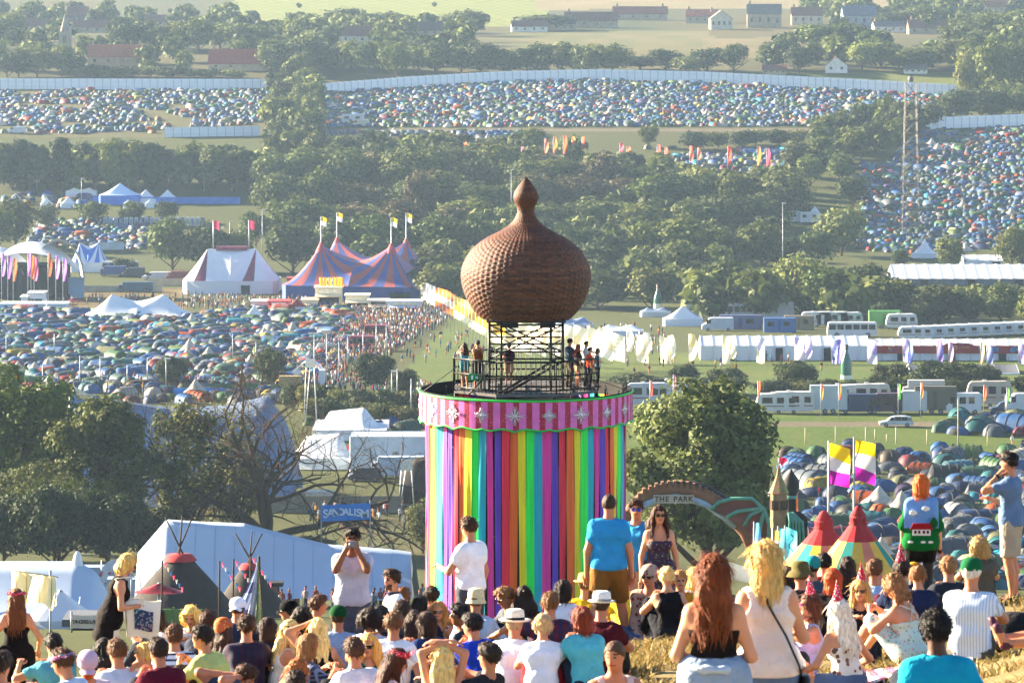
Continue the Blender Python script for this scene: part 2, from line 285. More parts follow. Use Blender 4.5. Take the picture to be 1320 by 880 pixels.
# px, head-top row, px per metre, pose, yaw (0 = back to us, 90 = facing left, 180 = facing us, -90 = right), options, label
# options: h hair colour, hs hair style, t top (colour or material key), ts top style, b bottom colour, bs bottom style, arms, hy/hp head turn, acc accessories, f female, sk skin
PEOPLE = [
(21,758,112,'stand',8,dict(h='5a2f14',hs='long',t='17131a',ts='cami',b='1c1416',bs='skirt',arms='bent',f=1,acc=['flowers']),'woman with flower crown, black strappy top, standing by the white marquee'),
(173,727,117,'stand',-78,dict(h='c9a25a',hs='bob',t='221c1e',ts='tunic',b='e8e0d0',bs='shorts',arms='bag',f=1,lean=16,hp=35,acc=['tote','glasses']),'blonde woman in black sleeveless tunic standing and looking into a tote bag'),
(68,818,122,'sit',25,dict(h='1d1512',hs='short',t='6fb3bf',b='33343a',arms='raiseL'),'boy in pale teal T-shirt with one hand raised'),
(76,842,150,'sit',70,dict(h='4a2f1c',hs='short',t='cfdcec',b='3a3f4a',hp=15,acc=['bandana']),'man with pink and blue bandana tied round brown hair'),
(113,833,146,'sit',185,dict(h='a5511f',hs='short',t='ead9e0',b='5a6274',hp=25,acc=['pinkcap','beard']),'ginger bearded man in a pink cap looking down'),
(135,820,128,'sit',-20,dict(h='1a1210',hs='long',t='20242f',ts='tank',b='2a2c33',f=1),'woman with long black hair and navy vest beside the pink cap'),
(3,835,150,'sit',-15,dict(h='2a1d15',hs='short',t='S:navystripe',b='30343c'),'man in navy pinstriped T-shirt cut off by the picture edge'),
(185,828,138,'sit',75,dict(h='c79b55',hs='bun',t='d8c9b4',ts='tank',b='4a4f5c',f=1,arms='face1',acc=['glasses']),'blonde woman with tied-up hair holding her hand to her face'),
(203,833,142,'sit',35,dict(h='2b1b12',hs='short',t='6d1d35',b='3a3d46',lean=22),'dark-haired man in a maroon T-shirt near the left front'),
(195,771,116,'sit',85,dict(h='24150f',hs='long',t='eef0f4',b='3e4656',f=1,hp=20,acc=['glasses']),'woman with long dark hair and white top beside the tote bag'),
(245,775,116,'sit',170,dict(h='d8b25e',hs='curly',t='eceef2',b='4a5566',f=1,hp=18),'woman with curly blonde hair facing up the hill in white'),
(225,800,130,'sit',5,dict(h='4b2e1b',hs='short',t='S:whitestripe',b='394050'),'man in white T-shirt with navy stripes, back turned'),
(259,802,134,'sit',60,dict(h='23170f',hs='short',t='c7cf86',b='4a4238',lean=18,hy=30,acc=['glasses']),'man in yellow-green T-shirt and sunglasses looking left'),
(268,797,122,'sit',-5,dict(h='3a2216',hs='short',t='454a58',b='30333c'),'brown-haired head just behind the yellow-green T-shirt'),
(290,789,124,'sit',-30,dict(h='3b2418',hs='long',t='8a5a3a',b='32343c',f=1,acc=['scarf']),'woman with an orange patterned headscarf'),
(307,783,116,'sit',-10,dict(h='4b3020',hs='short',t='3a4258',b='30333c',acc=['whitecap']),'person in a white cap behind the orange headscarf'),
(318,793,128,'sit',5,dict(h='3a2416',hs='short',t='S:darkplaid',b='30333c'),'man in dark navy and maroon checked shirt, back turned'),
(324,838,142,'sit',-60,dict(h='3d2516',hs='short',t='8b939f',b='4d5462',lean=62,hp=30),'man in grey T-shirt bent right forward over his knees'),
(376,795,128,'sit',-75,dict(h='d6b06a',hs='long',t='f1ece2',ts='tank',b='23242a',f=1,acc=['headband']),'blonde woman with a hair band and white vest, side on'),
(371,773,116,'sit',80,dict(h='1a1412',hs='short',t='39455c',b='30333c',acc=['blackcap','glasses']),'man in a black cap and sunglasses looking left'),
(388,772,118,'sit',10,dict(h='1c1210',hs='curly',t='2a2d38',b='30333c',f=1),'dark curly head beside the black cap'),
(412,758,112,'sit',-70,dict(h='4a2d1a',hs='short',t='3b6ab0',b='30333c'),'brown-haired man in blue looking right in the back row'),
(436,770,122,'sit',0,dict(h='3a2618',hs='short',t='a9b9d0',b='3a4050',acc=['greencap']),'man in a bottle-green cap and pale blue T-shirt below the photographer'),
(451,776,114,'sit',-40,dict(h='8a6a45',hs='short',t='343844',b='30333c',acc=['whitecap']),'person in a white cap beside the bottle-green cap'),
(454,720,118,'stand',180,dict(h='15100e',hs='short',t='c3c0cc',b='5a6070',bs='shorts',arms='camera',sk=2,acc=['glasses','camera']),'standing man in grey T-shirt holding a camera to his mouth'),
(504,744,116,'kneel',105,dict(h='33200f',hs='short',t='f2f2f4',b='3b4252',acc=['beard','collar'],hy=20),'bearded man in a white polo shirt with navy collar'),
(410,784,130,'sit',5,dict(h='dcb974',hs='long',t='27232a',ts='tank',b='3d4a62',f=1,arms='headL'),'blonde woman in black vest with hand to her head, back turned'),
(400,824,140,'sit',-50,dict(h='8a5c34',hs='bob',t='S:bluecheck',b='30333c',f=1),'woman with light brown bob and dark blue checked shirt'),
(387,842,152,'sit',-60,dict(h='97511f',hs='long',t='5e4a44',b='30333c',f=1,acc=['glasses']),'auburn-haired woman in sunglasses at the bottom edge'),
(381,874,160,'sit',0,dict(h='2e1d14',hs='short',t='41444e',b='30333c'),'dark head just showing at the bottom edge'),
(475,812,140,'sit',190,dict(h='d39a4c',hs='longwavy',t='2f6a58',b='cfd3da',f=1,hy=-25,acc=['glasses']),'woman with long golden hair and sunglasses facing us in green'),
(518,825,148,'sit',-75,dict(h='3a1f14',hs='long',t='eee6ea',ts='tank',b='cdb8c0',f=1,hp=18,acc=['redbow']),'dark-haired girl with a red bandana and white vest'),
(508,783,132,'sit',-8,dict(h='5b3c22',hs='short',t='f4f5f8',b='46536a',arms='ground1'),'man in a plain white T-shirt leaning on one arm'),
(490,785,124,'sit',15,dict(h='15100f',hs='short',t='2c2f3a',b='30333c',sk=3),'black-haired person behind the plain white T-shirt'),
(478,803,126,'sit',-10,dict(h='241710',hs='curly',t='d6d9e2',b='30333c'),'dark curly-haired person behind the golden-haired woman'),
(534,772,126,'sit',10,dict(h='2c1a12',hs='long',t='17151a',b='2f3b55',f=1),'woman with long dark brown hair and black top beside the tower'),
(518,774,120,'sit',0,dict(h='38241a',hs='short',t='2f3340',b='30333c'),'dark-haired person below the white polo shirt'),
(519,757,108,'sit',-20,dict(h='6a4428',hs='short',t='586a88',b='30333c'),'brown-haired person in the back row right of the white polo shirt'),
(542,765,116,'sit',-15,dict(h='14100f',hs='short',t='27304c',b='30333c'),'black-haired man in navy left of the striped-top woman'),
(565,757,116,'sit',150,dict(h='a4733f',hs='long',t='S:navystripe2',ts='tank',b='3a4252',f=1,hy=25,acc=['glasses']),'woman in sunglasses and navy striped top facing us under the ribbons'),
(556,753,108,'sit',10,dict(h='2a1b14',hs='short',t='40454f',b='30333c'),'dark head behind the striped-top woman'),
(603,680,114,'stand',52,dict(h='3a2415',hs='short',t='f3f4f6',b='5a5e66',bs='shorts',arms='front',acc=['glasses']),'young man in a white T-shirt standing against the ribbons'),
(614,763,118,'sit',-12,dict(h='6a4c30',hs='short',t='c3d0e2',ts='long',b='4a5265',acc=['buckethat','strap']),'person in a cream bucket hat and pale denim shirt'),
(645,763,116,'sit',120,dict(h='7a5230',hs='short',t='5f646c',b='30333c',hp=28,acc=['glasses']),'man with glasses and light brown hair looking down below the red ribbon'),
(675,755,116,'sit',5,dict(h='241610',hs='longwavy',t='2a2326',b='30333c',f=1),'woman with long dark wavy hair left of the checked maroon shirt'),
(709,741,128,'sit',0,dict(h='6a4526',hs='short',t='S:maroonplaid',b='3a4252',arms='hugL'),'man in a maroon and navy checked shirt with an arm round his neighbour'),
(727,747,116,'sit',-15,dict(h='1d1310',hs='bob',t='eceff4',b='30333c',f=1),'dark-haired woman in white right of the checked maroon shirt'),
(591,793,128,'sit',80,dict(h='1a1311',hs='short',t='424652',b='30333c',acc=['glasses'],sk=2),'dark-haired man in sunglasses in profile above the blonde woman'),
(607,802,134,'sit',30,dict(h='181110',hs='short',t='1f49b8',b='2b3350',lean=30,hy=30),'man in a royal blue T-shirt leaning forward'),
(571,825,150,'sit',0,dict(h='d9b36c',hs='long',t='1d1a1f',ts='cami',b='2a2c34',f=1,arms='head2'),'blonde woman with both arms folded on top of her head'),
(664,787,138,'sit',-8,dict(h='8a7358',hs='short',t='f2f5fa',b='5a6378',lean=24,acc=['fedora']),'person in a cream fedora with dark band and white T-shirt'),
(700,782,140,'sit',-5,dict(h='b89a6c',hs='bun',t='eef2f8',b='9a2b33',f=1,lean=18),'woman with fair hair in a bun and white T-shirt'),
(629,852,150,'sit',60,dict(h='2a1d15',hs='short',t='34363c',b='26272c',lean=-30,kneesup=1),'person with one bare knee raised at the bottom edge'),
(748,774,140,'sit',20,dict(h='6e2a12',hs='bob',t='6cc6cf',b='3b4152',f=1,lean=18,hy=25,acc=['glasses']),'woman with short red-brown bob and turquoise top'),
(776,787,132,'sit',-15,dict(h='3a2a1c',hs='short',t='5c1626',b='3a3d46',acc=['trilby']),'person in a white trilby and dark red top'),
(791,826,172,'sit',200,dict(h='4a3220',hs='shaved',t='d9c2bc',ts='tank',b='4a4f5a',lean=10,hy=-40,hp=10),'sunburnt man with cropped hair in a pink vest looking right'),
(755,749,110,'sit',-10,dict(h='5a4028',hs='short',t='e0b82c',b='3a3d46',acc=['strawhat']),'person in a straw hat and yellow top behind the khaki shorts'),
(785,613,116,'stand',-4,dict(h='33241a',hs='shaved',t='3f9fd2',b='8a6632',bs='shorts',arms='down',stride=.34),'man in blue T-shirt and khaki shorts standing, back turned'),
(820,635,109,'stand',158,dict(h='3a2618',hs='short',t='3d97cc',b='b4a088',bs='shorts',arms='cup',acc=['blueglasses','cup'],hy=20),'man in blue T-shirt and blue sunglasses facing us with a cup'),
(850,653,110,'stand',188,dict(h='33190f',hs='longwavy',t='S:floraldark',ts='cami',b='S:floraldark',bs='skirt',arms='down',f=1,acc=['glasses']),'woman with long curly dark hair in a floral strapless dress, standing'),
(836,733,116,'cross',160,dict(h='3a2418',hs='short',t='S:scarfred',ts='long',b='5b7395',arms='lap',acc=['glasses','headscarf']),'person in sunglasses wrapped in a red patterned scarf, cross-legged'),
(859,739,118,'sit',15,dict(h='d2ae70',hs='bun',t='201f24',ts='tank',b='2a2c34',f=1,arms='ground1'),'blonde woman with hair up and black vest seated on the grass'),
(877,722,116,'sit',165,dict(h='a4703c',hs='bun',t='d29a34',b='4a4f5c',f=1,hy=20),'woman with fair hair tied back facing us in mustard'),
(896,735,114,'sit',-10,dict(h='d8b060',hs='bob',t='8a90a0',b='3a3d46',f=1),'yellow-blonde head beside the standing woman in the black top'),
(808,768,112,'sit',20,dict(h='7a5a34',hs='short',t='d8c23a',b='c8b050',lean=25),'person in yellow sitting behind the legs in khaki shorts'),
(921,702,222,'stand',-6,dict(h='6a3212',hs='xlong',t='2a2220',ts='cami',b='9aa9bb',bs='wrap',arms='hips',f=1,res=1),'standing woman with long chestnut hair, black crop top and denim shirt round her waist'),
(988,713,218,'stand',3,dict(h='c8a05c',hs='xbob',t='f1ddd2',ts='singlet',b='6e8099',bs='trousers',arms='fold',f=1,res=1,acc=['sling']),'standing blonde woman in a cream sleeveless top with a black shoulder bag'),
(1042,757,142,'sit',100,dict(h='4a2a18',hs='bob',t='c9c4e0',ts='tank',b='c9c4e0',bs='skirt',f=1,arms='face1',acc=['cone','shades2'],lean=-12),'girl in a lavender dress, novelty glasses and party hat'),
(1079,776,150,'cross',35,dict(h='cbbfb0',hs='long',t='S:floralwhite',ts='bandeau',b='6d7f9c',bs='shorts',f=1,acc=['cone'],arms='knees'),'silver-blonde woman in a floral bandeau top and party hat, cross-legged'),
(1074,726,126,'sit',-10,dict(h='b4441a',hs='bob',t='2a2628',b='30333c',f=1),'woman with bright copper hair behind the party hats'),
(1031,737,124,'sit',15,dict(h='4a3a28',hs='short',t='4c4a44',b='30333c',acc=['olivehat']),'person in a wide olive-green hat'),
(1047,725,112,'sit',0,dict(h='2c2018',hs='short',t='50606a',b='30333c',acc=['beanie']),'person in a teal beanie in front of the red tents'),
(1062,712,108,'sit',5,dict(h='17110f',hs='short',t='a02a3a',b='30333c'),'dark-haired man in red in front of the red tents'),
(1093,718,112,'sit',-10,dict(h='2a1b14',hs='long',t='33363e',b='30333c',f=1),'woman with dark brown hair in front of the striped tent'),
(1127,700,122,'sit',-5,dict(h='5c3d24',hs='short',t='a9c3e4',b='4a5265'),'man with cropped brown hair in a pale sky-blue T-shirt'),
(1109,755,136,'sit',170,dict(h='b98a4a',hs='long',t='2f2d36',b='30333c',f=1,acc=['cone','glasses']),'woman in sunglasses and polka-dot party hat facing us'),
(1146,740,140,'sit',55,dict(h='7a5230',hs='curly',t='S:floralmint',ts='strappy',b='S:floralmint',bs='skirt',f=1,hp=25,acc=['yellowband','glasses']),'curly-haired girl with yellow headband and mint floral sundress'),
(1161,735,124,'sit',20,dict(h='2b1c14',hs='short',t='2e3b5c',b='5c2436',acc=['cone']),'dark-haired person in party hat behind the curly-haired girl'),
(1183,715,128,'sit',0,dict(h='7a4f2c',hs='bun',t='2b3658',b='30333c',f=1,acc=['yellowflower']),'woman in navy with a yellow flower in her plaited hair'),
(1206,777,212,'sit',6,dict(h='150f0e',hs='short',t='1fa5bd',b='3a3f4c',sk=3,lean=8,arms='groundB',res=1),'man with black hair in a bright turquoise T-shirt, nearest on the grass'),
(1187,590,113,'stand',-3,dict(h='b4551c',hs='bob',t='jumper',ts='jumper',b='15120f',bs='shorts',arms='down',f=1,tights=1),'red-haired woman standing in a green and blue house-pattern jumper'),
(1299,577,113,'stand',72,dict(h='211610',hs='short',t='6f86a4',b='b3a896',bs='shorts',arms='face1',acc=['headtie','watch']),'man in slate-blue T-shirt and beige shorts with hand at his face'),
(1253,712,152,'sit',-18,dict(h='b9b2a8',hs='short',t='S:paleblue',b='6a665e',acc=['greenpeak','glasses'],lean=4),'older man in a bright green cap and pale striped shirt'),
(1222,733,120,'sit',10,dict(h='8a6038',hs='short',t='3a3d48',b='30333c'),'brown-haired person left of the pale striped shirt'),
(1262,699,108,'sit',5,dict(h='9a7a48',hs='curly',t='6a6458',b='30333c',f=1),'fair curly head behind the bright green cap'),
(1015,731,118,'sit',0,dict(h='2a1912',hs='long',t='30333c',b='30333c',f=1),'dark-haired woman between the blonde woman and the olive hat'),
(150,842,138,'sit',30,dict(h='5a3a22',hs='short',t='d8dde6',b='3c4250'),'brown-haired man in pale shirt in front of the navy vest'),
(345,806,126,'sit',10,dict(h='2c1c14',hs='bob',t='31405c',b='30333c',f=1),'dark bob between the grey T-shirt and the white vest'),
(455,836,146,'sit',30,dict(h='412a1c',hs='short',t='e3e5ea',b='30333c'),'brown-haired man in white low beside the golden-haired woman'),
(548,790,128,'sit',40,dict(h='301f16',hs='bob',t='2c4a7c',b='30333c',f=1),'dark-haired woman in blue left of the arms-folded blonde'),
(1000,838,150,'sit',-25,dict(h='332319',hs='short',t='eceef2',b='30333c'),'person in white low between the two standing women'),
]
# ------------------------------------------------------------------ people: bodies grown from a signed-distance field over a posed skeleton
def surf_nets(f, xs, ys, zs):
    ins = f < 0
    nx, ny, nz = f.shape
    c = ins[:-1,:-1,:-1].astype(np.int8)
    cnt = np.zeros((nx-1, ny-1, nz-1), np.int8)
    for a in (0, 1):
        for b in (0, 1):
            for d in (0, 1): cnt += ins[a:nx-1+a, b:ny-1+b, d:nz-1+d]
    act = (cnt > 0) & (cnt < 8)
    I, J, K = np.nonzero(act); n = len(I)
    if n == 0: return np.zeros((0, 3)), np.zeros((0, 4), int)
    idx = np.full(act.shape, -1, np.int32); idx[I, J, K] = np.arange(n)
    vals = {}; pos = {}
    for a in (0, 1):
        for b in (0, 1):
            for d in (0, 1):
                vals[a, b, d] = f[I+a, J+b, K+d]; pos[a, b, d] = np.stack([xs[I+a], ys[J+b], zs[K+d]], 1)
    S = np.zeros((n, 3)); C = np.zeros(n)
    for k0 in vals:
        for ax in range(3):
            if k0[ax] == 0:
                k1 = list(k0); k1[ax] = 1; k1 = tuple(k1)
                a, b = vals[k0], vals[k1]; m = (a < 0) != (b < 0)
                t = np.where(m, a / np.where(m, a - b, 1), 0)
                S += np.where(m[:, None], pos[k0] + (pos[k1] - pos[k0]) * t[:, None], 0); C += m
    V = S / C[:, None]
    Q = []
    x = ins[:-1, 1:-1, 1:-1] != ins[1:, 1:-1, 1:-1]; i, j, k = np.nonzero(x); j += 1; k += 1; fl = ins[i, j, k]
    q = np.stack([idx[i, j-1, k-1], idx[i, j, k-1], idx[i, j, k], idx[i, j-1, k]], 1); q[~fl] = q[~fl][:, ::-1]; Q.append(q)
    x = ins[1:-1, :-1, 1:-1] != ins[1:-1, 1:, 1:-1]; i, j, k = np.nonzero(x); i += 1; k += 1; fl = ins[i, j, k]
    q = np.stack([idx[i-1, j, k-1], idx[i-1, j, k], idx[i, j, k], idx[i, j, k-1]], 1); q[~fl] = q[~fl][:, ::-1]; Q.append(q)
    x = ins[1:-1, 1:-1, :-1] != ins[1:-1, 1:-1, 1:]; i, j, k = np.nonzero(x); i += 1; j += 1; fl = ins[i, j, k]
    q = np.stack([idx[i-1, j-1, k], idx[i, j-1, k], idx[i, j, k], idx[i-1, j, k]], 1); q[~fl] = q[~fl][:, ::-1]; Q.append(q)
    return V, np.concatenate(Q)
def axis_pts(lo, hi, h, fine=None, hf=None):
    if fine is None: return np.arange(lo, hi + h, h).astype(np.float32)
    a, b = max(lo, fine[0]), min(hi, fine[1]); out = []
    if a > lo: n = max(1, int(math.ceil((a - lo) / h))); out.append(np.linspace(lo, a, n, endpoint=False))
    out.append(np.linspace(a, b, max(2, int(math.ceil((b - a) / hf))), endpoint=False))
    if b < hi: n = max(1, int(math.ceil((hi - b) / h))); out.append(np.linspace(b, hi, n + 1))
    else: out.append(np.array([hi, hi + hf]))
    return np.concatenate(out).astype(np.float32)
class SDF:
    """smooth union of round cones ('c') and ellipsoids ('e'), with cutters applied at the end"""
    def __init__(s, hs=1.0): s.p, s.cut, s.hs = [], [], hs
    def cone(s, a, b, ra, rb=None, k=0.035): s.p.append(('c', np.array(a, np.float32), np.array(b, np.float32), ra, ra if rb is None else rb, k)); return s
    def ell(s, c, r, R=None, k=0.025): s.p.append(('e', np.array(c, np.float32), np.array(r, np.float32) * (1 if R is None else s.hs), np.eye(3, dtype=np.float32) if R is None else np.asarray(R, np.float32), 0, k)); return s
    def bounds(s):
        lo, hi = np.full(3, 9.), np.full(3, -9.)
        for p in s.p:
            if p[0] == 'c':
                for q, r in ((p[1], p[3]), (p[2], p[4])): lo = np.minimum(lo, q - r); hi = np.maximum(hi, q + r)
            else: r = float(p[2].max()); lo = np.minimum(lo, p[1] - r); hi = np.maximum(hi, p[1] + r)
        return lo, hi
    def mesh(s, h, fine=None, hf=None, jitter=0.0, zh=None):
        lo, hi = s.bounds(); lo = lo - 2.2 * h + jitter; hi = hi + 2.2 * h
        ax = [axis_pts(lo[i], hi[i], zh if zh and i == 2 else h, None if fine is None or i < 2 else (fine[0][i], fine[1][i]), hf) for i in range(3)]
        f = np.full([len(a) for a in ax], 0.3, np.float32)
        for p in s.p:
            k = p[5]; r = max(p[3], p[4]) if p[0] == 'c' else float(p[2].max()); mg = r + k + 2.2 * h
            a, b = (np.minimum(p[1], p[2]) - mg, np.maximum(p[1], p[2]) + mg) if p[0] == 'c' else (p[1] - mg, p[1] + mg)
            sl = tuple(slice(int(np.searchsorted(ax[i], a[i])), int(np.searchsorted(ax[i], b[i]))) for i in range(3))
            X = ax[0][sl[0]][:, None, None]; Y = ax[1][sl[1]][None, :, None]; Z = ax[2][sl[2]][None, None, :]
            if X.size == 0 or Y.size == 0 or Z.size == 0: continue
            dx, dy, dz = X - p[1][0], Y - p[1][1], Z - p[1][2]
            if p[0] == 'c':
                v = p[2] - p[1]; L2 = float(v @ v) + 1e-9
                t = np.clip((dx * v[0] + dy * v[1] + dz * v[2]) / L2, 0, 1)
                d = np.sqrt((dx - t * v[0]) ** 2 + (dy - t * v[1]) ** 2 + (dz - t * v[2]) ** 2) - (p[3] + (p[4] - p[3]) * t)
            else:
                R = p[3]; q = [dx * R[0, i] + dy * R[1, i] + dz * R[2, i] for i in range(3)]; r = p[2]
                k0 = np.sqrt((q[0] / r[0]) ** 2 + (q[1] / r[1]) ** 2 + (q[2] / r[2]) ** 2); k1 = np.sqrt((q[0] / r[0] ** 2) ** 2 + (q[1] / r[1] ** 2) ** 2 + (q[2] / r[2] ** 2) ** 2) + 1e-6
                d = k0 * (k0 - 1) / k1
            o = f[sl]; hh = np.maximum(k - np.abs(o - d), 0) / k; f[sl] = np.minimum(o, d) - hh * hh * k * 0.25
        X, Y, Z = ax[0][:, None, None], ax[1][None, :, None], ax[2][None, None, :]
        for c in s.cut: f = np.maximum(f, c(X, Y, Z))
        return surf_nets(f, ax[0].astype(float), ax[1].astype(float), ax[2].astype(float))
def V3(*a): return np.array(a, float)
def unit(v): return v / (np.linalg.norm(v) + 1e-9)
def ik(a, b, l1, l2, hint):
    """elbow for a two-bone limb from a to b; returns (elbow, reachable end)"""
    d = b - a; L = np.linalg.norm(d); mx = (l1 + l2) * 0.985
    if L > mx: b = a + d / L * mx; d = b - a; L = mx
    x = (l1 * l1 - l2 * l2 + L * L) / (2 * L); y = math.sqrt(max(l1 * l1 - x * x, 1e-6)); u = d / L
    hh = hint - u * (hint @ u); return a + u * x + unit(hh) * y, b
def rot(ax, a):
    return np.array(Matrix.Rotation(a, 3, ax))
def skeleton(pose, o):
    fem = o.get('f', 0); lean = RAD(o.get('lean', {'stand': 1, 'sit': 13, 'cross': 12, 'kneel': 4, 'out': -12}[pose])); J = {}
    sd_ = V3(0, math.sin(lean), math.cos(lean)); fw = V3(0, math.cos(lean), -math.sin(lean)); X = V3(1, 0, 0)
    pz = {'stand': .93, 'sit': .115, 'cross': .115, 'kneel': .44, 'out': .115}[pose]
    pel = V3(0, 0, pz); J.update(pel=pel, sd=sd_, fw=fw, X=X)
    hunch = {'stand': 0, 'sit': .35, 'cross': .3, 'kneel': .05, 'out': .1}[pose]
    J['waist'] = pel + .15 * sd_ - .02 * hunch * fw; J['chest'] = pel + .34 * sd_ - .04 * hunch * fw
    nb = pel + .50 * sd_ + .05 * hunch * fw; J['nb'] = nb
    up = unit(sd_ * .5 + V3(0, 0, .5) + fw * .12)
    hy, hp = RAD(o.get('hy', 0)), RAD(o.get('hp', 4)); R = rot('Z', hy) @ rot('X', -hp)
    J['R'] = R; J['hc'] = nb + up * .075 + R @ V3(0, .01, .105); sw = .138 if fem else .158
    J['sh'] = {sgn: nb - .068 * sd_ + sgn * sw * X - .01 * fw for sgn in (-1, 1)}
    st = o.get('stride', 0)
    for sgn in (-1, 1):
        if pose == 'stand':
            yo = st * .5 * sgn; J['hip', sgn] = pel + V3(.085 * sgn, 0, -.01); J['kn', sgn] = V3((.09 + st * .12) * sgn, .02 + yo * .6, .5); J['an', sgn] = V3((.10 + st * .28) * sgn, -.03 + yo, .085)
            J['toe', sgn] = J['an', sgn] + V3(.02 * sgn, .17, -.05)
        elif pose == 'sit':
            J['hip', sgn] = pel + V3(.09 * sgn, .02, 0); J['kn', sgn] = V3(.15 * sgn, .36, .43 + (.12 if o.get('kneesup') and sgn > 0 else 0)); J['an', sgn] = V3(.13 * sgn, .60, .08); J['toe', sgn] = J['an', sgn] + V3(.01, .16, -.04)
        elif pose == 'cross':
            J['hip', sgn] = pel + V3(.09 * sgn, .02, 0); J['kn', sgn] = V3(.36 * sgn, .26, .15); J['an', sgn] = V3(-.06 * sgn, .36, .07); J['toe', sgn] = J['an', sgn] + V3(-.14 * sgn, .05, -.02)
        elif pose == 'kneel':
            J['hip', sgn] = pel + V3(.09 * sgn, 0, 0); J['kn', sgn] = V3(.12 * sgn, .2, .07); J['an', sgn] = V3(.12 * sgn, -.22, .06); J['toe', sgn] = J['an', sgn] + V3(0, -.13, -.02)
        else:
            J['hip', sgn] = pel + V3(.09 * sgn, .02, 0); J['kn', sgn] = V3(.12 * sgn, .44, .13); J['an', sgn] = V3(.13 * sgn, .86, .08); J['toe', sgn] = J['an', sgn] + V3(.05 * sgn, .06, .15)
    T = lambda x, y, z: pel + x * X + y * fw + z * sd_
    arms = o.get('arms', {'stand': 'down', 'sit': 'knees', 'cross': 'lap', 'kneel': 'lap', 'out': 'groundB'}[pose]); hc = J['hc']; hf = R @ V3(0, 1, 0)
    for sgn in (-1, 1):
        sh = J['sh'][sgn]; hint = V3(sgn * .6, -.6, -.5)
        down = sh + V3(sgn * .09, .05, -.52)
        tgt = {'down': down, 'bent': T(sgn * .27, .12, .02), 'hips': T(sgn * .05, .16, .09), 'fold': T(sgn * .03, .20, .2), 'knees': J['kn', sgn] + V3(-sgn * .06, .05, .07), 'lap': T(sgn * .06, .30, .06),
               'camera': hc + hf * .15 + V3(sgn * .06, 0, -.09), 'head2': hc + V3(-sgn * .03, -.02, .135), 'groundB': V3(sgn * .33, -.26, .04), 'bag': T(sgn * .07, .26, .22)}.get(arms)
        if arms == 'hips': hint = V3(sgn * 1.0, -.75, -.1)
        if arms == 'fold': hint = V3(sgn * .8, -.2, -.8)
        if arms == 'head2': hint = V3(sgn * 1.0, .1, -.35)
        if arms == 'camera': hint = V3(sgn * .55, .1, -1.0)
        base = J['kn', sgn] + V3(-sgn * .06, .05, .07) if pose in ('sit', 'out') else (down if pose == 'stand' else T(sgn * .06, .30, .06))
        if tgt is None:
            tgt = base
            if arms == 'face1' and sgn < 0: tgt = hc + hf * .11 + V3(-.06, 0, -.15); hint = V3(-.8, .2, -.8)
            if arms == 'face1' and sgn > 0 and pose == 'stand': tgt = T(.02, .22, .24)
            if arms == 'headL' and sgn < 0: tgt = hc + V3(-.09, .03, .05); hint = V3(-1, .1, .1)
            if arms == 'raiseL' and sgn < 0: tgt = T(-.3, .28, .5)
            if arms == 'ground1' and sgn > 0: tgt = V3(.36, -.10, .04)
            if arms == 'front' and sgn < 0: tgt = sh + V3(.02, .34, -.22)
            if arms == 'cup' and sgn > 0: tgt = T(.2, .25, .14)
            if arms == 'hugL' and sgn < 0: tgt = T(-.55, .06, .37); hint = V3(0, -.6, .3)
        e, wv = ik(sh, tgt, .285, .255, hint); J['el', sgn] = e; J['wr', sgn] = wv
        fd = unit(wv - e)
        if arms in ('groundB',) or (arms == 'ground1' and sgn > 0): fd = unit(V3(0, -1, -.05))
        if arms == 'head2': fd = V3(-sgn, .1, 0)
        if arms == 'hips': fd = unit(V3(-sgn, .3, -.1))
        J['hd', sgn] = fd
    J['top'] = hc + R @ V3(0, 0, .110)
    return J
SKIN = {0: 'c98d6c', 1: 'd49a78', 2: '9a6545', 3: '5e3a28'}
def cloth_mat(k):
    if k.startswith('S:'): return PATTERNS[k[2:]]()
    if k == 'jumper': return jumper_mat()
    return mat('cloth_' + k, k, 0.92, 0.12, var=0.12, scale=7.0, bump=0.55, bscale=15.0)
PATTERNS = {
 'navystripe': lambda: stripes('cloth_navy_pinstripe', '232b40', '8f9ab0', 38, 'Z', duty=.25),
 'navystripe2': lambda: stripes('cloth_navy_white_stripe', '2b3450', 'd8dde6', 22, 'Z', duty=.5),
 'whitestripe': lambda: stripes('cloth_white_navy_stripe', 'eef0f4', '4a4560', 20, 'Z', duty=.35),
 'darkplaid': lambda: stripes('cloth_dark_plaid', '1f2a48', '4a2138', 14, 'X', duty=.45, c3='30284a'),
 'bluecheck': lambda: stripes('cloth_blue_check', '222c48', '8794b4', 24, 'X', duty=.35, c3='8794b4'),
 'maroonplaid': lambda: stripes('cloth_maroon_plaid', '7a2038', '33385a', 12, 'X', duty=.5, c3='3d2446'),
 'paleblue': lambda: stripes('cloth_pale_blue_stripe', 'dfe6ef', 'b6c6dc', 40, 'X', duty=.4),
 'floraldark': lambda: spots('cloth_dark_floral', '4a3550', '8f8a76', 26, .32, c3='3f6a5a'),
 'floralwhite': lambda: spots('cloth_white_floral', 'efeae6', 'a06a5a', 15, .36, c3='7d5a4a'),
 'floralmint': lambda: spots('cloth_mint_floral', 'cfe3da', '8fb8a8', 24, .3, c3='d8b0a4'),
 'scarfred': lambda: spots('cloth_red_scarf', 'b9a292', '9a2c40', 18, .34, c3='7c6a58')}
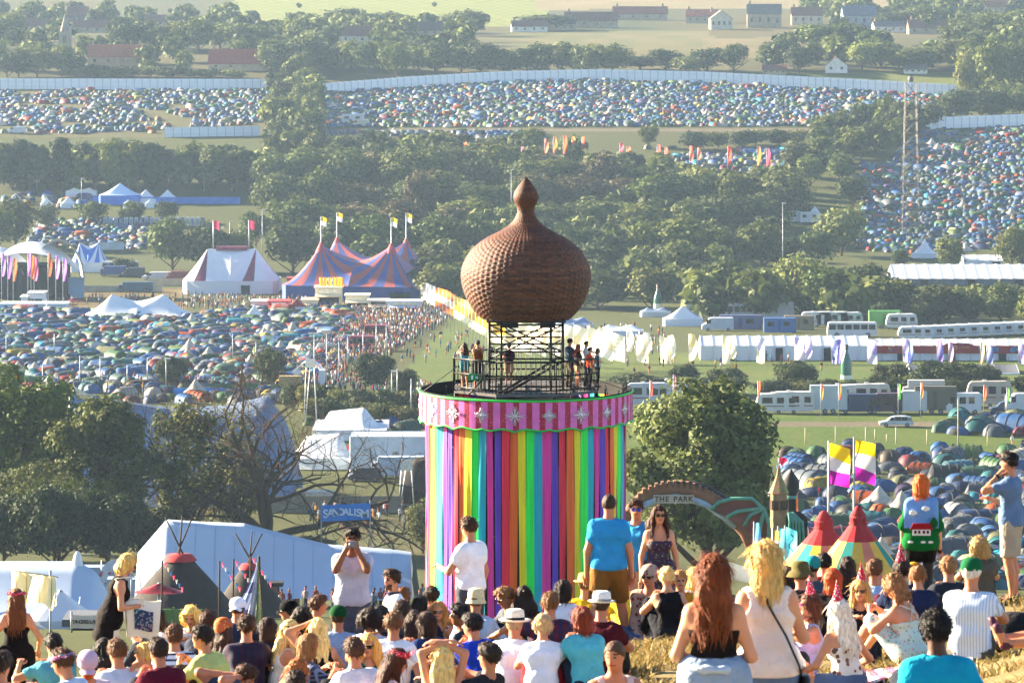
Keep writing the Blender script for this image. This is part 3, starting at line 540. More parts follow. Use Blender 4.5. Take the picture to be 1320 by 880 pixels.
def jumper_mat():
    m = mat('cloth_house_jumper', '0f7a3a', .95, .1, var=.12, scale=60, bump=.4, bscale=80)
    if m.get('done'): return m
    m['done'] = 1; N, L = m.node_tree.nodes, m.node_tree.links
    mul = [n for n in N if n.type == 'MIX'][0]; tc = [n for n in N if n.type == 'TEX_COORD'][0]; sx = N.new('ShaderNodeSeparateXYZ'); L.new(tc.outputs['Object'], sx.inputs[0])
    def rng(sock, a, b):
        mr = N.new('ShaderNodeMapRange'); mr.inputs['From Min'].default_value = a; mr.inputs['From Max'].default_value = b; L.new(sock, mr.inputs[0]); return mr.outputs[0]
    ab = N.new('ShaderNodeMath'); ab.operation = 'ABSOLUTE'; L.new(sx.outputs[0], ab.inputs[0])
    z = rng(sx.outputs[2], 1.075, 1.085); x = rng(ab.outputs[0], .215, .205)      # blue sky panel on the back and chest, green sleeves and fields
    mu = N.new('ShaderNodeMath'); mu.operation = 'MULTIPLY'; L.new(z, mu.inputs[0]); L.new(x, mu.inputs[1])
    mx = N.new('ShaderNodeMix'); mx.data_type = 'RGBA'; mx.inputs[6].default_value = lin('14713a'); mx.inputs[7].default_value = lin('7ea6d6'); L.new(mu.outputs[0], mx.inputs[0]); L.new(mx.outputs[2], mul.inputs[6])
    return m
def hair_mat(k): return mat('hair_' + k, raw(k, 1.25), 0.6, 0.2, var=0.38, scale=1.0, stretch=(55, 55, 7), bump=0.5, bscale=1.0)
def add_fingers(Vs, Qs, w, fd, h, sgn, n0):
    """four fingers and a thumb as bent six-sided tubes rooted in the palm"""
    side = unit(np.cross(fd, V3(0, 0, 1)) + V3(1e-3, 0, 0)); nrm = unit(np.cross(side, fd))
    mb = MB()
    for i, (off, ln) in enumerate(((-.030, .062), (-.010, .075), (.010, .080), (.030, .072))):
        a = w + fd * .085 + side * off; b = a + fd * ln * .55 - nrm * .012; c = b + fd * ln * .35 - nrm * .028
        mb.tube([a - fd * .02, a, b, c], [.0095, .0095, .0085, .0065], 5)
    a = w + fd * .03 + side * (.034 * -sgn); b = a + fd * .035 + side * (.03 * -sgn) - nrm * .01; mb.tube([a - side * (-sgn) * .02, a, b, b + fd * .03], [.012, .012, .010, .008], 5)
    return mb
def person(px, row, ppm, pose, yaw, o, label, loc=None, name='person', group=None):
    d = F / ppm; fem = o.get('f', 0); s = o.get('s', .94 if fem else 1.0); res = o.get('res', 0)
    J = skeleton(pose, o); ya = RAD(yaw); top = J['top'] * s
    hx = top[0] * math.cos(ya) - top[1] * math.sin(ya); hyy = top[0] * math.sin(ya) + top[1] * math.cos(ya)
    root = thing(name, label, 'person', loc, ya, group, s)
    h = .0125 if res else (.021 if ppm > 135 else (.025 if ppm > 60 else .04)); hf = .0075 if res else (.0105 if ppm > 60 else .03)
    hc, R, X, fw, sd_, pel, nb = J['hc'], J['R'], J['X'], J['fw'], J['sd'], J['pel'], J['nb']
    skin = mat('skin_%d' % o.get('sk', 1 if fem else 0), SKIN[o.get('sk', 1 if fem else 0)], .55, .35, var=.08, scale=9)
    HS = .92; H = lambda x, y, z: hc + R @ V3(x, y, z) * HS
    # ---- body
    B = SDF(HS); ww = .9 if fem else 1.0
    def torso(S, e, wst=1.0):
        S.cone(pel - .068 * X, pel + .068 * X, (.110 if fem else .100) + e, k=.06); S.cone(J['waist'] - .055 * X * ww, J['waist'] + .055 * X * ww, (.092 if fem else .106) * wst + e, k=.07)
        S.cone(J['chest'] - .082 * X * ww, J['chest'] + .082 * X * ww, .108 * ww + e, k=.08)
        for g_ in (-1, 1): S.cone(nb - .035 * sd_ + .03 * g_ * X, J['sh'][g_], .058 + e, .052 * ww + e, k=.06)
        if fem:
            for g_ in (-1, 1): S.ell(J['chest'] + fw * .085 + X * .065 * g_ - .03 * sd_, (.055 + e, .05 + e, .055 + e), k=.05)
    torso(B, 0)
    B.cone(nb - .02 * sd_, H(0, -.02, -.05), .057 * ww, .053 * ww, k=.03)
    B.ell(H(0, -.010, .014), (.076, .095, .104), R, .02).ell(H(0, .026, -.048), (.057, .066, .076), R, .03).ell(H(0, .062, -.092), (.024, .022, .022), R, .02)
    B.cone(H(0, .090, .008), H(0, .110, -.028), .009, .0135, .012)
    for g_ in (-1, 1): B.ell(H(.077 * g_, -.006, -.008), (.010, .02, .031), R, .008)
    arm = .9 if fem else 1.05
    for g_ in (-1, 1):
        sh, el, wr = J['sh'][g_], J['el', g_], J['wr', g_]
        B.cone(sh, el, .052 * arm, .041 * arm, .04); B.cone(el, wr, .042 * arm, .028 * arm, .02); B.cone(wr, wr + J['hd', g_] * .075, .027, .03, .02)
        hp_, kn, an, to = J['hip', g_], J['kn', g_], J['an', g_], J['toe', g_]
        B.cone(hp_, kn, .092, .056, .05); mid = kn * .68 + an * .32 - .012 * fw; B.cone(kn, mid, .055, .054, .03); B.cone(mid, an, .054, .034, .03)
        B.cone(an + V3(0, -.03, -.035) * (1 if pose == 'stand' else .3), to, .038, .034, .025)
    fine = (hc - .125, hc + .14)
    V, Q = B.mesh(.015 if res else (.0215 if ppm > 60 else .036), (fine[0], fine[1]), .009 if res else (.0125 if ppm > 60 else .03), zh=.02 if res else (.04 if ppm > 60 else .05))
    hd = (V - hc) @ R / HS
    cen = hd[Q].mean(1); face = (cen[:, 1] > .05)
    mi = np.zeros(len(Q), int)
    ax_ = np.abs(cen[:, 0])
    mi[face & (ax_ > .016) & (ax_ < .046) & (cen[:, 2] > .000) & (cen[:, 2] < .016)] = 1
    mi[face & (ax_ > .012) & (ax_ < .052) & (cen[:, 2] > .026) & (cen[:, 2] < .037)] = 3
    mi[face & (ax_ < .026) & (cen[:, 2] > -.064) & (cen[:, 2] < -.047)] = 2
    if 'beard' in o.get('acc', ()): mi[(cen[:, 1] > .03) & (cen[:, 2] < -.052) & (cen[:, 2] > -.125) & (np.abs(cen[:, 0]) < .08) & (mi != 2)] = 3
    wc = V[Q].mean(1)
    for g_ in (-1, 1):
        dd = np.minimum(np.linalg.norm(wc - J['toe', g_], axis=1), np.linalg.norm(wc - J['an', g_] - V3(0, -.02, -.03), axis=1))
        mi[dd < .062] = 4
        if o.get('tights'): mi[(wc[:, 2] < .8) & (mi == 0)] = 4
    Qs = [Q]; n0 = len(V)
    if ppm > 60:
        for g_ in (-1, 1):
            mb = add_fingers(None, None, J['wr', g_], J['hd', g_], h, g_, n0)
            fv = np.array(mb.v); q4 = np.array([q for q in mb.f if len(q) == 4]); V = np.concatenate([V, fv]); Qs.append(q4 + n0); n0 += len(fv); mi = np.concatenate([mi, np.zeros(len(q4), int)])
    eyes = mat('eye_dark', '1a1310', .3, var=0); lips = mat('lip', 'a8594e', .5, var=0)
    shoe = mat('shoe_' + o.get('shoe', '26262b'), o.get('shoe', '26262b'), .6, var=.2)
    link('body', mesh_np('body', V, Qs, [skin, eyes, lips, hair_mat(o['h']), shoe], mi, True), root)
    # ---- top
    ts = o.get('ts', 'tee'); S = SDF(); e = .018 if ts in ('tee', 'long', 'tunic', 'singlet') else .009
    if ts == 'jumper': e = .016
    torso(S, e, 1.05 if ts in ('tee', 'long', 'singlet', 'jumper', 'tunic') else 1.0)
    sl = {'tee': .52, 'long': 1.9, 'jumper': 1.05}.get(ts, 0)
    for g_ in (-1, 1):
        if sl > 0:
            sh, el, wr = J['sh'][g_], J['el', g_], J['wr', g_]; t = min(sl, 1)
            S.cone(sh, sh + (el - sh) * t, .063 if not ts == 'jumper' else .066, .060, .05)
            if sl > 1: S.cone(el, el + (wr - el) * (sl - 1), .060, .045, .03)
    hem = {'stand': -.05, 'sit': -.05, 'cross': -.04, 'kneel': -.06, 'out': -.05}[pose]
    if ts in ('singlet', 'jumper', 'tee') and pose == 'stand': S.cone(pel + sd_ * .0 - .07 * X, pel + sd_ * .0 + .07 * X, (.104 if not fem else .112) + e, k=.07)
    if ts == 'tunic': S.cone(pel - sd_ * .20 - .08 * X, pel - sd_ * .20 + .08 * X, .137, k=.12); S.cone(pel - .08 * X, pel + .08 * X, .132, k=.08); hem = -.30
    if ts == 'cami' and o.get('res'): hem = .10
    if ts == 'jumper': S.cone(pel - sd_ * .04 - .085 * X, pel - sd_ * .04 + .085 * X, .135, k=.07); hem = -.12
    cutn = {'cami': .335, 'bandeau': .35, 'strappy': .32}.get(ts, 9)
    P0, D0 = pel, sd_
    S.cut.append(lambda x, y, z: (hem - ((x - P0[0]) * D0[0] + (y - P0[1]) * D0[1] + (z - P0[2]) * D0[2])))
    if cutn < 9: S.cut.append(lambda x, y, z: (((x - P0[0]) * D0[0] + (y - P0[1]) * D0[1] + (z - P0[2]) * D0[2]) - cutn - .35 * (fw[1] * (y - P0[1]) + fw[2] * (z - P0[2])) * (fw[1] * (y - P0[1]) + fw[2] * (z - P0[2]) > 0)))
    else:
        nc = nb + .045 * sd_ + .02 * fw; nr = {'tank': .105, 'singlet': .125, 'tunic': .10}.get(ts, .082)
        S.cut.append(lambda x, y, z: nr - np.sqrt((x - nc[0]) ** 2 + (y - nc[1]) ** 2 + (z - nc[2]) ** 2))
        if ts in ('tank', 'tunic', 'singlet'):
            for g_ in (-1, 1):
                sc_ = J['sh'][g_] + V3(.05 * g_, 0, -.03); S.cut.append(lambda x, y, z, c=sc_: .088 - np.sqrt((x - c[0]) ** 2 + (y - c[1]) ** 2 * .6 + (z - c[2]) ** 2))
    V, Q = S.mesh(h, jitter=.0037)
    if len(V):
        amp = (.010 if ts in ('tee', 'long', 'jumper', 'singlet', 'tunic') else .004) * (.6 if res else 1)
        fr = 9.0; sd0 = (px * 7.1) % 50
        V = V + amp * np.stack([vnoise(V * fr + sd0 + i * 9, i) for i in range(3)], 1) * (1.0 if ppm > 60 else .5)
        V = V + amp * .5 * np.stack([vnoise(V * V3(20, 20, 10) + sd0 + i * 5, i + 3) for i in range(3)], 1)
        tname = {'tee': 't_shirt', 'long': 'shirt', 'tunic': 'tunic', 'jumper': 'jumper'}.get(ts, 'sleeveless_top')
        topo = link(tname, mesh_np(tname, V, Q, [cloth_mat(o['t'])], None, True), root)
    if ts in ('cami', 'strappy', 'bandeau') and ts != 'bandeau' and ppm > 60:
        mb = MB()
        for g_ in (-1, 1):
            x0 = .085 * g_; back = lambda z_, x_: pel + z_ * sd_ + x_ * X
            bx = -x0 if ts == 'strappy' else x0
            mb.tube([back(cutn - .02, bx) - fw * .112, back(.42, (x0 + bx) / 2) - fw * .112, back(.475, x0) - fw * .055, back(.485, x0) + fw * .02, back(.42, x0) + fw * .10, back(cutn - .01, x0) + fw * .125], .006, 5)
        mb.obj('shoulder_strap', cloth_mat(o['t']), root)
    # ---- bottoms
    bs = o.get('bs', 'trousers'); S = SDF(); bm = cloth_mat(o['b']); e = .016
    S.cone(pel - .068 * X + .03 * sd_, pel + .068 * X + .03 * sd_, .107 if not fem else .115, k=.05); S.cone(pel - .07 * X - .04 * sd_, pel + .07 * X - .04 * sd_, .112 if not fem else .118, k=.05)
    for g_ in (-1, 1):
        hp_, kn, an = J['hip', g_], J['kn', g_], J['an', g_]
        if bs == 'shorts':
            sh_ = .45 if fem else .88; S.cone(hp_, hp_ + (kn - hp_) * sh_, .100 + e, .085 + e, .045)
            if not fem: S.cut.append(lambda x, y, z, a=hp_, v=unit(kn - hp_), l=np.linalg.norm(kn - hp_) * (sh_ + .05): np.where(((x - a[0]) * v[0] + (y - a[1]) * v[1] + (z - a[2]) * v[2]) > l, (((x - a[0]) * v[0] + (y - a[1]) * v[1] + (z - a[2]) * v[2]) - l) * .9, -1.0) if pose == 'stand' else np.float32(-1.0))
        elif bs == 'trousers': S.cone(hp_, kn, .098 + e, .062 + e, .045); S.cone(kn, an + (kn - an) * .06, .060 + e, .046 + e, .03)
        elif bs in ('skirt', 'wrap'):
            if pose == 'stand': S.cone(hp_ + X * .01 * g_, hp_ * .15 + kn * .85 + X * .05 * g_, .115, .13, .09)
            else: S.cone(hp_, kn, .105, .082, .12)
    if bs in ('skirt',) and pose == 'stand': S.cut.append(lambda x, y, z: .55 - z + 0 * x + 0 * y)
    if bs == 'wrap': S.cone(pel + .06 * sd_ - .10 * X - .03 * fw, pel + .06 * sd_ + .10 * X - .03 * fw, .122, k=.05); S.cone(pel - .15 * sd_ - .08 * X - .04 * fw, pel - .15 * sd_ + .08 * X - .04 * fw, .15, k=.1)
    V, Q = S.mesh(h if pose == 'stand' else h * 1.8, jitter=.0021)
    V = V + .006 * np.stack([vnoise(V * V3(10, 10, 7) + px + i * 7, i) for i in range(3)], 1)
    if bs == 'wrap': V = V + .014 * np.stack([vnoise(V * V3(16, 16, 3) + 5 + i, i) for i in range(3)], 1)
    bn = {'shorts': 'shorts', 'trousers': 'trousers', 'skirt': 'skirt', 'wrap': 'tied_denim_shirt'}[bs]
    link(bn, mesh_np(bn, V, Q, [bm], None, True), root)
    if bs == 'wrap':
        mb = MB(); pts = [pel + .10 * sd_ + .175 * math.cos(a) * X + .14 * math.sin(a) * fw - .02 * fw for a in np.linspace(0, 2 * math.pi, 25)]
        rr = [.026 + .008 * math.sin(i * 2.3) for i in range(25)]; mb.tube(pts, rr, 8); mb.obj('waist_roll', cloth_mat('b9c4d2'), root)
    # ---- hair
    hs = o.get('hs', 'short'); S = SDF(HS); bk = -fw; cutface = .02
    hl = .011 if res else (.014 if ppm > 60 else .03)
    e = {'short': .016, 'shaved': .006, 'curly': .034, 'long': .016, 'xlong': .018, 'longwavy': .02, 'bob': .018, 'xbob': .02, 'bun': .013}[hs]
    S.ell(H(0, -.014, .012), (.081 + e, .097 + e, .102 + e * .8), R, .02)
    if hs == 'short': S.p.pop(); S.ell(H(0, -.012, .034), (.080 + e, .098 + e, .088), R, .02); S.ell(H(0, -.036, -.004), (.079, .082, .082), R, .03); S.ell(H(.01, .03, .085), (.065, .06, .042), R, .03)
    if hs in ('bob', 'xbob'):
        ln = -.105 if hs == 'bob' else -.20
        for g_ in (-1, 1): S.cone(H(.066 * g_, -.01, .02), H(.074 * g_, -.005, ln), .034, .034, .03); S.cone(H(.045 * g_, -.06, 0), H(.05 * g_, -.065, ln - .02), .046, .045, .04)
        S.cone(H(0, -.075, 0), H(0, -.09, ln - .02), .05, .045, .04)
    if hs in ('long', 'longwavy', 'xlong'):
        wv = .03 if hs == 'longwavy' else 0; L_ = {'long': .17, 'longwavy': .22, 'xlong': .11}[hs]
        for g_ in (-1, 0, 1):
            a = H(.055 * g_, -.062, -.01); b = nb + X * (.068 + wv) * g_ + bk * .085 + sd_ * .03; c = nb + X * (.078 + wv) * g_ + bk * .118 - sd_ * L_
            S.cone(a, b, .047, .042 + wv * .4, .04); S.cone(b, c, .042 + wv * .4, .03, .04)
            if g_ and hs != 'xlong': S.cone(H(.075 * g_, .0, .01), H(.082 * g_, .005, -.12), .028, .03, .03); S.cone(H(.082 * g_, .005, -.12), nb + X * .1 * g_ + fw * .06 - sd_ * .10, .03, .022, .03)
    if hs == 'bun':
        S.ell(H(0, -.105, .065), (.05, .045, .048), R, .02); 
        for g_ in (-1, 1): S.cone(H(.06 * g_, -.05, -.02), H(.04 * g_, -.08, -.05), .035, .03, .03)
    if hs == 'curly':
        for g_ in (-1, 0, 1): S.cone(H(.075 * g_, -.05, 0), H(.095 * g_, -.06, -.14 if fem else -.05), .055, .05, .04)
    rh = np.random.default_rng(int(px * 13 + row))
    hat = any(a_.endswith('cap') or a_ in ('greenpeak', 'fedora', 'trilby', 'strawhat', 'buckethat', 'olivehat', 'beanie', 'scarf', 'headscarf') for a_ in o.get('acc', ()))
    if hat: S.p[0] = ('e', S.p[0][1], np.minimum(S.p[0][2], np.array([.084, .102, .092], np.float32)), S.p[0][3], 0, .02); S.cut.append(lambda x, y, z: ((x - hc[0]) * R[0, 2] + (y - hc[1]) * R[1, 2] + (z - hc[2]) * R[2, 2]) - .045)
    if ppm > 60 and hs != 'shaved' and not hat:
        for _ in range(9):
            u_ = unit(rh.normal(size=3)); u_[2] = abs(u_[2]) * .9; u_[1] -= .25; S.ell(H(*(u_ * np.array([.085, .10, .105]))), rh.uniform(.018, .034, 3) * (.62 if hs in ('short', 'bun') else 1), R, .02)
    Rf = R; c0 = hc
    def facecut(x, y, z):
        x, y, z = c0[0] + (x - c0[0]) / HS, c0[1] + (y - c0[1]) / HS, c0[2] + (z - c0[2]) / HS
        ly = (x - c0[0]) * Rf[0, 1] + (y - c0[1]) * Rf[1, 1] + (z - c0[2]) * Rf[2, 1]; lz = (x - c0[0]) * Rf[0, 2] + (y - c0[1]) * Rf[1, 2] + (z - c0[2]) * Rf[2, 2]; lx = np.abs((x - c0[0]) * Rf[0, 0] + (y - c0[1]) * Rf[1, 0] + (z - c0[2]) * Rf[2, 0])
        if hs in ('short', 'shaved', 'bun'): return np.maximum((ly - lz - .018) * .707, -.058 - lz + 0 * lx)
        return np.minimum(np.minimum(ly - .035, .064 - lx), .062 - lz)
    S.cut.append(facecut)
    V, Q = S.mesh(hl, jitter=.0011)
    if len(V):
        am = {'curly': .016, 'longwavy': .012, 'shaved': .001}.get(hs, .009 if hs == 'short' else .007)
        frq = V3(26, 26, 26) if hs == 'curly' else (V3(34, 34, 12) if hs == 'longwavy' else V3(52, 52, 9))
        V = V + am * np.stack([vnoise(V * frq + px + i * 11, i) for i in range(3)], 1)
        QQ = [Q]
        if ppm > 60 and hs != 'shaved' and not hat:
            ns = 900 if res else 170; ii = rh.integers(0, len(V), ns); P = V[ii]; ax0 = np.where((P[:, 2] > hc[2] - .08)[:, None], hc[None], np.stack([nb[0] + 0 * P[:, 0], nb[1] + 0 * P[:, 0], P[:, 2]], 1)); n_ = P - ax0; n_ /= np.linalg.norm(n_, axis=1)[:, None] + 1e-6
            lg = {'short': .035, 'curly': .06, 'bun': .05, 'bob': .08, 'xbob': .11}.get(hs, .13); d_ = np.array([0, -.25, -1.0]) + rh.normal(size=(ns, 3)) * (.8 if hs in ('short', 'curly') else .22); d_ -= n_ * (d_ * n_).sum(1)[:, None]; d_ /= np.linalg.norm(d_, axis=1)[:, None] + 1e-6
            L2 = lg * rh.uniform(.5, 1.3, (ns, 1)); sd2 = np.cross(n_, d_); w2 = rh.uniform(.0022, .0045, (ns, 1)) * (1 if res else 1.5); A = P + n_ * .001; Bm = P + d_ * L2 * .5 + n_ * rh.uniform(.004, .014, (ns, 1)); Cm = P + d_ * L2 + n_ * rh.uniform(-.002, .018, (ns, 1))
            k0 = len(V); V = np.concatenate([V, np.stack([A - sd2 * w2, A + sd2 * w2, Bm + sd2 * w2 * .8, Bm - sd2 * w2 * .8, Cm + sd2 * w2 * .3, Cm - sd2 * w2 * .3], 1).reshape(-1, 3)]); q = k0 + np.arange(ns)[:, None] * 6; QQ.append(np.concatenate([q + [0, 1, 2, 3], q + [3, 2, 4, 5]]))
        link('hair', mesh_np('hair', V, QQ, [hair_mat(o['h'])], None, True), root)
    # ---- accessories, built in head space
    Mh = (Matrix(R.tolist()) * HS).to_4x4(); Mh.translation = Vector(hc)
    def head_obj(nm, mb, m):
        ob = mb.obj(nm, m, root); ob.matrix_local = Mh; return ob
    black = mat('black_plastic', '0c0c0e', .25, .5, var=0)
    for a in o.get('acc', ()):
        mb = MB()
        if a in ('glasses', 'blueglasses', 'shades2'):
            lm = {'glasses': black, 'blueglasses': mat('blue_lens', '1c4fc0', .15, .6, var=0), 'shades2': mat('pink_lens', 'd8487a', .3, var=0)}[a]
            for g_ in (-1, 1):
                mb.add([(g_ * .006, .106, .020), (g_ * .060, .094, .023), (g_ * .056, .094, -.012), (g_ * .022, .106, -.018), (g_ * .006, .112, .020), (g_ * .062, .100, .023), (g_ * .058, .100, -.012), (g_ * .022, .112, -.018)],
                       [(4, 5, 6, 7), (0, 3, 2, 1), (0, 1, 5, 4), (1, 2, 6, 5), (2, 3, 7, 6), (3, 0, 4, 7)])
                mb.tube([(g_ * .060, .095, .016), (g_ * .082, .03, .014), (g_ * .082, -.01, .004)], .004, 4)
            mb.tube([(-.01, .112, .014), (.01, .112, .014)], .004, 4); head_obj('sunglasses' if a != 'shades2' else 'novelty_glasses', mb, lm)
        elif a.endswith('cap') or a in ('greenpeak',):
            cm = mat('cap_' + a, {'greencap': '14532f', 'greenpeak': '1c6a45', 'whitecap': 'e9ecf2', 'blackcap': '131317', 'pinkcap': 'd6b9c6'}[a], .9, .1, var=.08)
            prof = [(.099, .012), (.103, .04), (.099, .075), (.083, .108), (.05, .128), (.012, .135), (.0, .135)]
            mb.lathe(prof, 18, sy=1.16, c=(0, -.012, 0)); mb.add([(.008 * math.cos(t), -.012 + .008 * math.sin(t), .138) for t in np.linspace(0, 5.5, 6)], [(0, 1, 2, 3, 4, 5)])
            back = a in ('whitecap',); yo = -1 if back else 1
            mb.grid(lambda u, v: ((u - .5) * .16 * (1 - .25 * v * v), (-.012 + yo * (.098 + v * .075 * (1 - (2 * u - 1) ** 2 * .45))), .024 - .02 * v - .03 * (2 * u - 1) ** 2), 8, 3)
            mb.grid(lambda u, v: ((u - .5) * .16 * (1 - .25 * v * v), (-.012 + yo * (.098 + v * .075 * (1 - (2 * u - 1) ** 2 * .45))), .019 - .02 * v - .03 * (2 * u - 1) ** 2), 8, 3)
            head_obj('cap', mb, cm)
        elif a in ('fedora', 'trilby', 'strawhat', 'buckethat', 'olivehat'):
            c_, br = {'fedora': ('efe6d2', .165), 'trilby': ('f0ece2', .145), 'strawhat': ('d8b878', .155), 'buckethat': ('ead9ae', .125), 'olivehat': ('6e6642', .16)}[a]
            dz = .03; soft = a in ('buckethat', 'olivehat')
            mb.lathe([(.096, dz + .004), (br * .8, dz - (.03 if soft else .004)), (br, dz - (.055 if soft else -.010)), (br - .002, dz - (.05 if soft else -.016)), (br * .8, dz + (.0 if soft else .004)), (.100, dz + .012), (.096, dz + .07), (.088, dz + .108), (.06, dz + .118), (.025, dz + .104 if not soft else dz + .122), (0, dz + .1 if not soft else dz + .124)], 22, sy=1.15, c=(0, -.01, 0))
            ho = head_obj('hat', mb, mat('hat_' + a, c_, .9, .1, var=.12, scale=40))
            if a in ('fedora', 'trilby'):
                mb = MB(); mb.lathe([(.1025, dz + .012), (.1025, dz + .036), (.0985, dz + .038)], 22, sy=1.15, c=(0, -.01, 0)); b = head_obj('hat_band', mb, mat('band_' + a, '1d1a1c' if a == 'fedora' else '9a9488', .8, var=.05)); b.parent = ho; b.matrix_local = Matrix.Identity(4)
        elif a == 'beanie':
            mb.lathe([(.099, -.01), (.104, .03), (.1, .08), (.078, .12), (.04, .142), (0, .148)], 18, sy=1.15, c=(0, -.012, 0)); head_obj('beanie', mb, mat('beanie_teal', '1f9a9e', .95, var=.15, scale=60, bump=.4, bscale=90))
        elif a == 'cone':
            mb.lathe([(.062, .10), (.03, .195), (.003, .29), (0, .29)], 14, c=(-.01, -.02, 0)); mb.lathe([(0, .30), (.014, .29), (0, .275)], 8, c=(-.01, -.02, 0))
            ho = head_obj('party_hat', mb, spots('party_hat_dots', 'd2304a', 'f2e8ea', 42, .3)); ho.rotation_mode = 'XYZ'
        elif a in ('bandana', 'headband', 'yellowband', 'headtie', 'scarf', 'headscarf', 'redbow'):
            cm = {'bandana': lambda: spots('bandana_print', 'd87aa8', '4aa0c8', 30, .4, c3='e8e2ea'), 'headband': lambda: spots('headband_print', 'e2cf9a', '4a3a2a', 34, .35), 'yellowband': lambda: mat('yellow_headband', 'e2b21c', .9), 'headtie': lambda: mat('dark_head_tie', '24262c', .9),
                  'scarf': lambda: spots('orange_headscarf', 'c26a34', '7a8a98', 22, .36, c3='d8a060'), 'headscarf': lambda: PATTERNS['scarfred'](), 'redbow': lambda: spots('red_bandana', 'd23450', 'f0d8dc', 50, .3)}[a]()
            if a in ('scarf', 'headscarf'): mb.lathe([(.085, -.06), (.104, -.01), (.108, .04), (.102, .085), (.08, .118), (.04, .136), (0, .14)], 18, sy=1.18, c=(0, -.03, 0))
            else:
                wz = .05 if a in ('redbow',) else .034
                mb.lathe([(.101, .028), (.104, .03 + wz * .5), (.099, .03 + wz), (.094, .03 + wz)], 20, sy=1.16, c=(0, -.012, .0 if a != 'redbow' else .02))
                if a in ('bandana', 'redbow', 'headband'):
                    for q in (-1, 1): mb.grid(lambda u, v, q=q: (.05 * (1 if a != 'redbow' else .3) + q * .02 * u + .03 * v, (-.13 if a != 'redbow' else .09) - .03 * v * q, (.03 - .09 * v) if a != 'redbow' else .10 + .05 * v * (1 - abs(2 * u - 1))), 2, 4)
            head_obj('headscarf' if 'scarf' in a else 'bandana', mb, cm)
        elif a == 'flowers':
            for i in range(15):
                t = i * 2 * math.pi / 15; mb.lathe([(0, -.02), (.022 + .006 * math.sin(i * 3), -.008), (.026, .008), (.012, .02), (0, .02)], 7, c=(.105 * math.cos(t), -.012 + .118 * math.sin(t), .055 + .01 * math.sin(i * 5)))
            head_obj('flower_crown', mb, spots('flower_crown_print', 'c8406e', '8a6a9a', 14, .42, c3='d89aa0'))
        elif a == 'yellowflower': mb.lathe([(0, 0), (.03, .01), (.045, .03), (.02, .04), (0, .035)], 9, c=(-.05, -.03, .105)); head_obj('hair_flower', mb, mat('yellow_flower', 'e6b41e', .8))
        elif a == 'camera':
            c = (np.array(J['wr', -1]) + J['wr', 1]) / 2 + V3(0, .06, .06); mb.box(c, (.11, .035, .07)); mb.lathe([(.028, 0), (.028, .03), (.02, .034), (0, .034)], 12, c=(0, 0, 0)); 
            mb.v[8:] = [(c[0] + x, c[1] + .017 + z, c[2] + y) for x, y, z in mb.v[8:]]; mb.obj('camera', mat('camera_silver', '8a8c92', .4, metal=.6, var=.1), root)
        elif a == 'cup':
            c = J['wr', 1] + J['hd', 1] * .08; mb.lathe([(.028, -.05), (.036, .06), (.034, .06), (.027, -.045), (0, -.045)], 12, c=c); mb.obj('paper_cup', mat('cup_white', 'e6e2e4', .7, var=.05), root)
        elif a == 'tote':
            c = (J['wr', -1] + J['wr', 1]) / 2 + fw * .05
            BG = lambda a, u, v: (c[0] + a * (.05 + .03 * math.sin(math.pi * v)) + .015 * math.sin(u * 8 + v * 5), c[1] + (u - .5) * (.42 - .06 * v) + .03, c[2] + .07 + .02 * math.sin(u * 6) - .43 * v); mb.grid(lambda u, v: BG(1, u, v), 8, 8); mb.grid(lambda u, v: BG(-1, 1 - u, v), 8, 8)
            for u_ in (0, 1): mb.grid(lambda u, v, u_=u_: tuple(np.array(BG(-1, u_, v)) * (1 - u) + np.array(BG(1, u_, v)) * u), 2, 8)
            tb = mb.obj('tote_bag', mat('tote_canvas', 'ece8dc', .95, var=.08), root); m2 = MB(); m2.grid(lambda u, v: tuple(np.array(BG(1, .22 + .56 * u, .25 + .55 * v)) + V3(.012, 0, 0)), 5, 5)
            q = m2.obj('printed_picture', spots('tote_print', '3a4a6e', '8fb0a8', 30, .36, c3='a88aa0'), tb)
            m3 = MB(); m3.tube([c + V3(.12, .02, .05), c + V3(.1, -.02, .35), J['sh'][1] + V3(.0, .05, .07), J['sh'][1] + V3(.0, -.06, .06), c + V3(.02, -.05, .04)], .009, 5); m3.obj('handle', mat('tote_canvas'), tb)
        elif a == 'sling':
            mb.tube([nb + V3(-.03, -.06, .02), nb + V3(-.01, -.135, -.09), pel + V3(.10, -.165, .22), pel + V3(.19, -.12, .02), pel + V3(.22, 0, -.08)], .008, 6); mb.tube([nb + V3(-.03, -.06, .02), nb + V3(-.05, .05, -.02), nb + V3(.0, .14, -.2), pel + V3(.18, .12, .05), pel + V3(.22, 0, -.08)], .008, 6)
            bag = mb.obj('bag_strap', mat('black_leather', '17120f', .5, var=.1), root); m2 = MB(); m2.lathe([(0, -.10), (.06, -.09), (.085, 0), (.075, .07), (.05, .09), (0, .09)], 12, c=pel + V3(.235, .0, -.14), sx=.5, sy=1.2); m2.obj('shoulder_bag', mat('black_leather'), root)
        elif a == 'strap': mb.tube([J['sh'][-1] + V3(.05, .02, .075), nb + V3(-.05, -.14, -.06), pel + V3(.14, -.14, .15), pel + V3(.17, .0, .05)], .012, 5); mb.obj('bag_strap', mat('navy_strap', '26304a', .8), root)
        elif a == 'collar': mb.lathe([(.066, -.012), (.072, .02), (.066, .032), (.060, .0)], 14, c=nb + V3(0, .01, .012)); mb.obj('collar', mat('navy_collar', '27304e', .9), root)
        elif a == 'watch': mb.tube([J['wr', -1] - J['hd', -1] * .03, J['wr', -1] - J['hd', -1] * .004], .036, 10); mb.obj('wristband', mat('wristband', '3a2a22', .6), root)
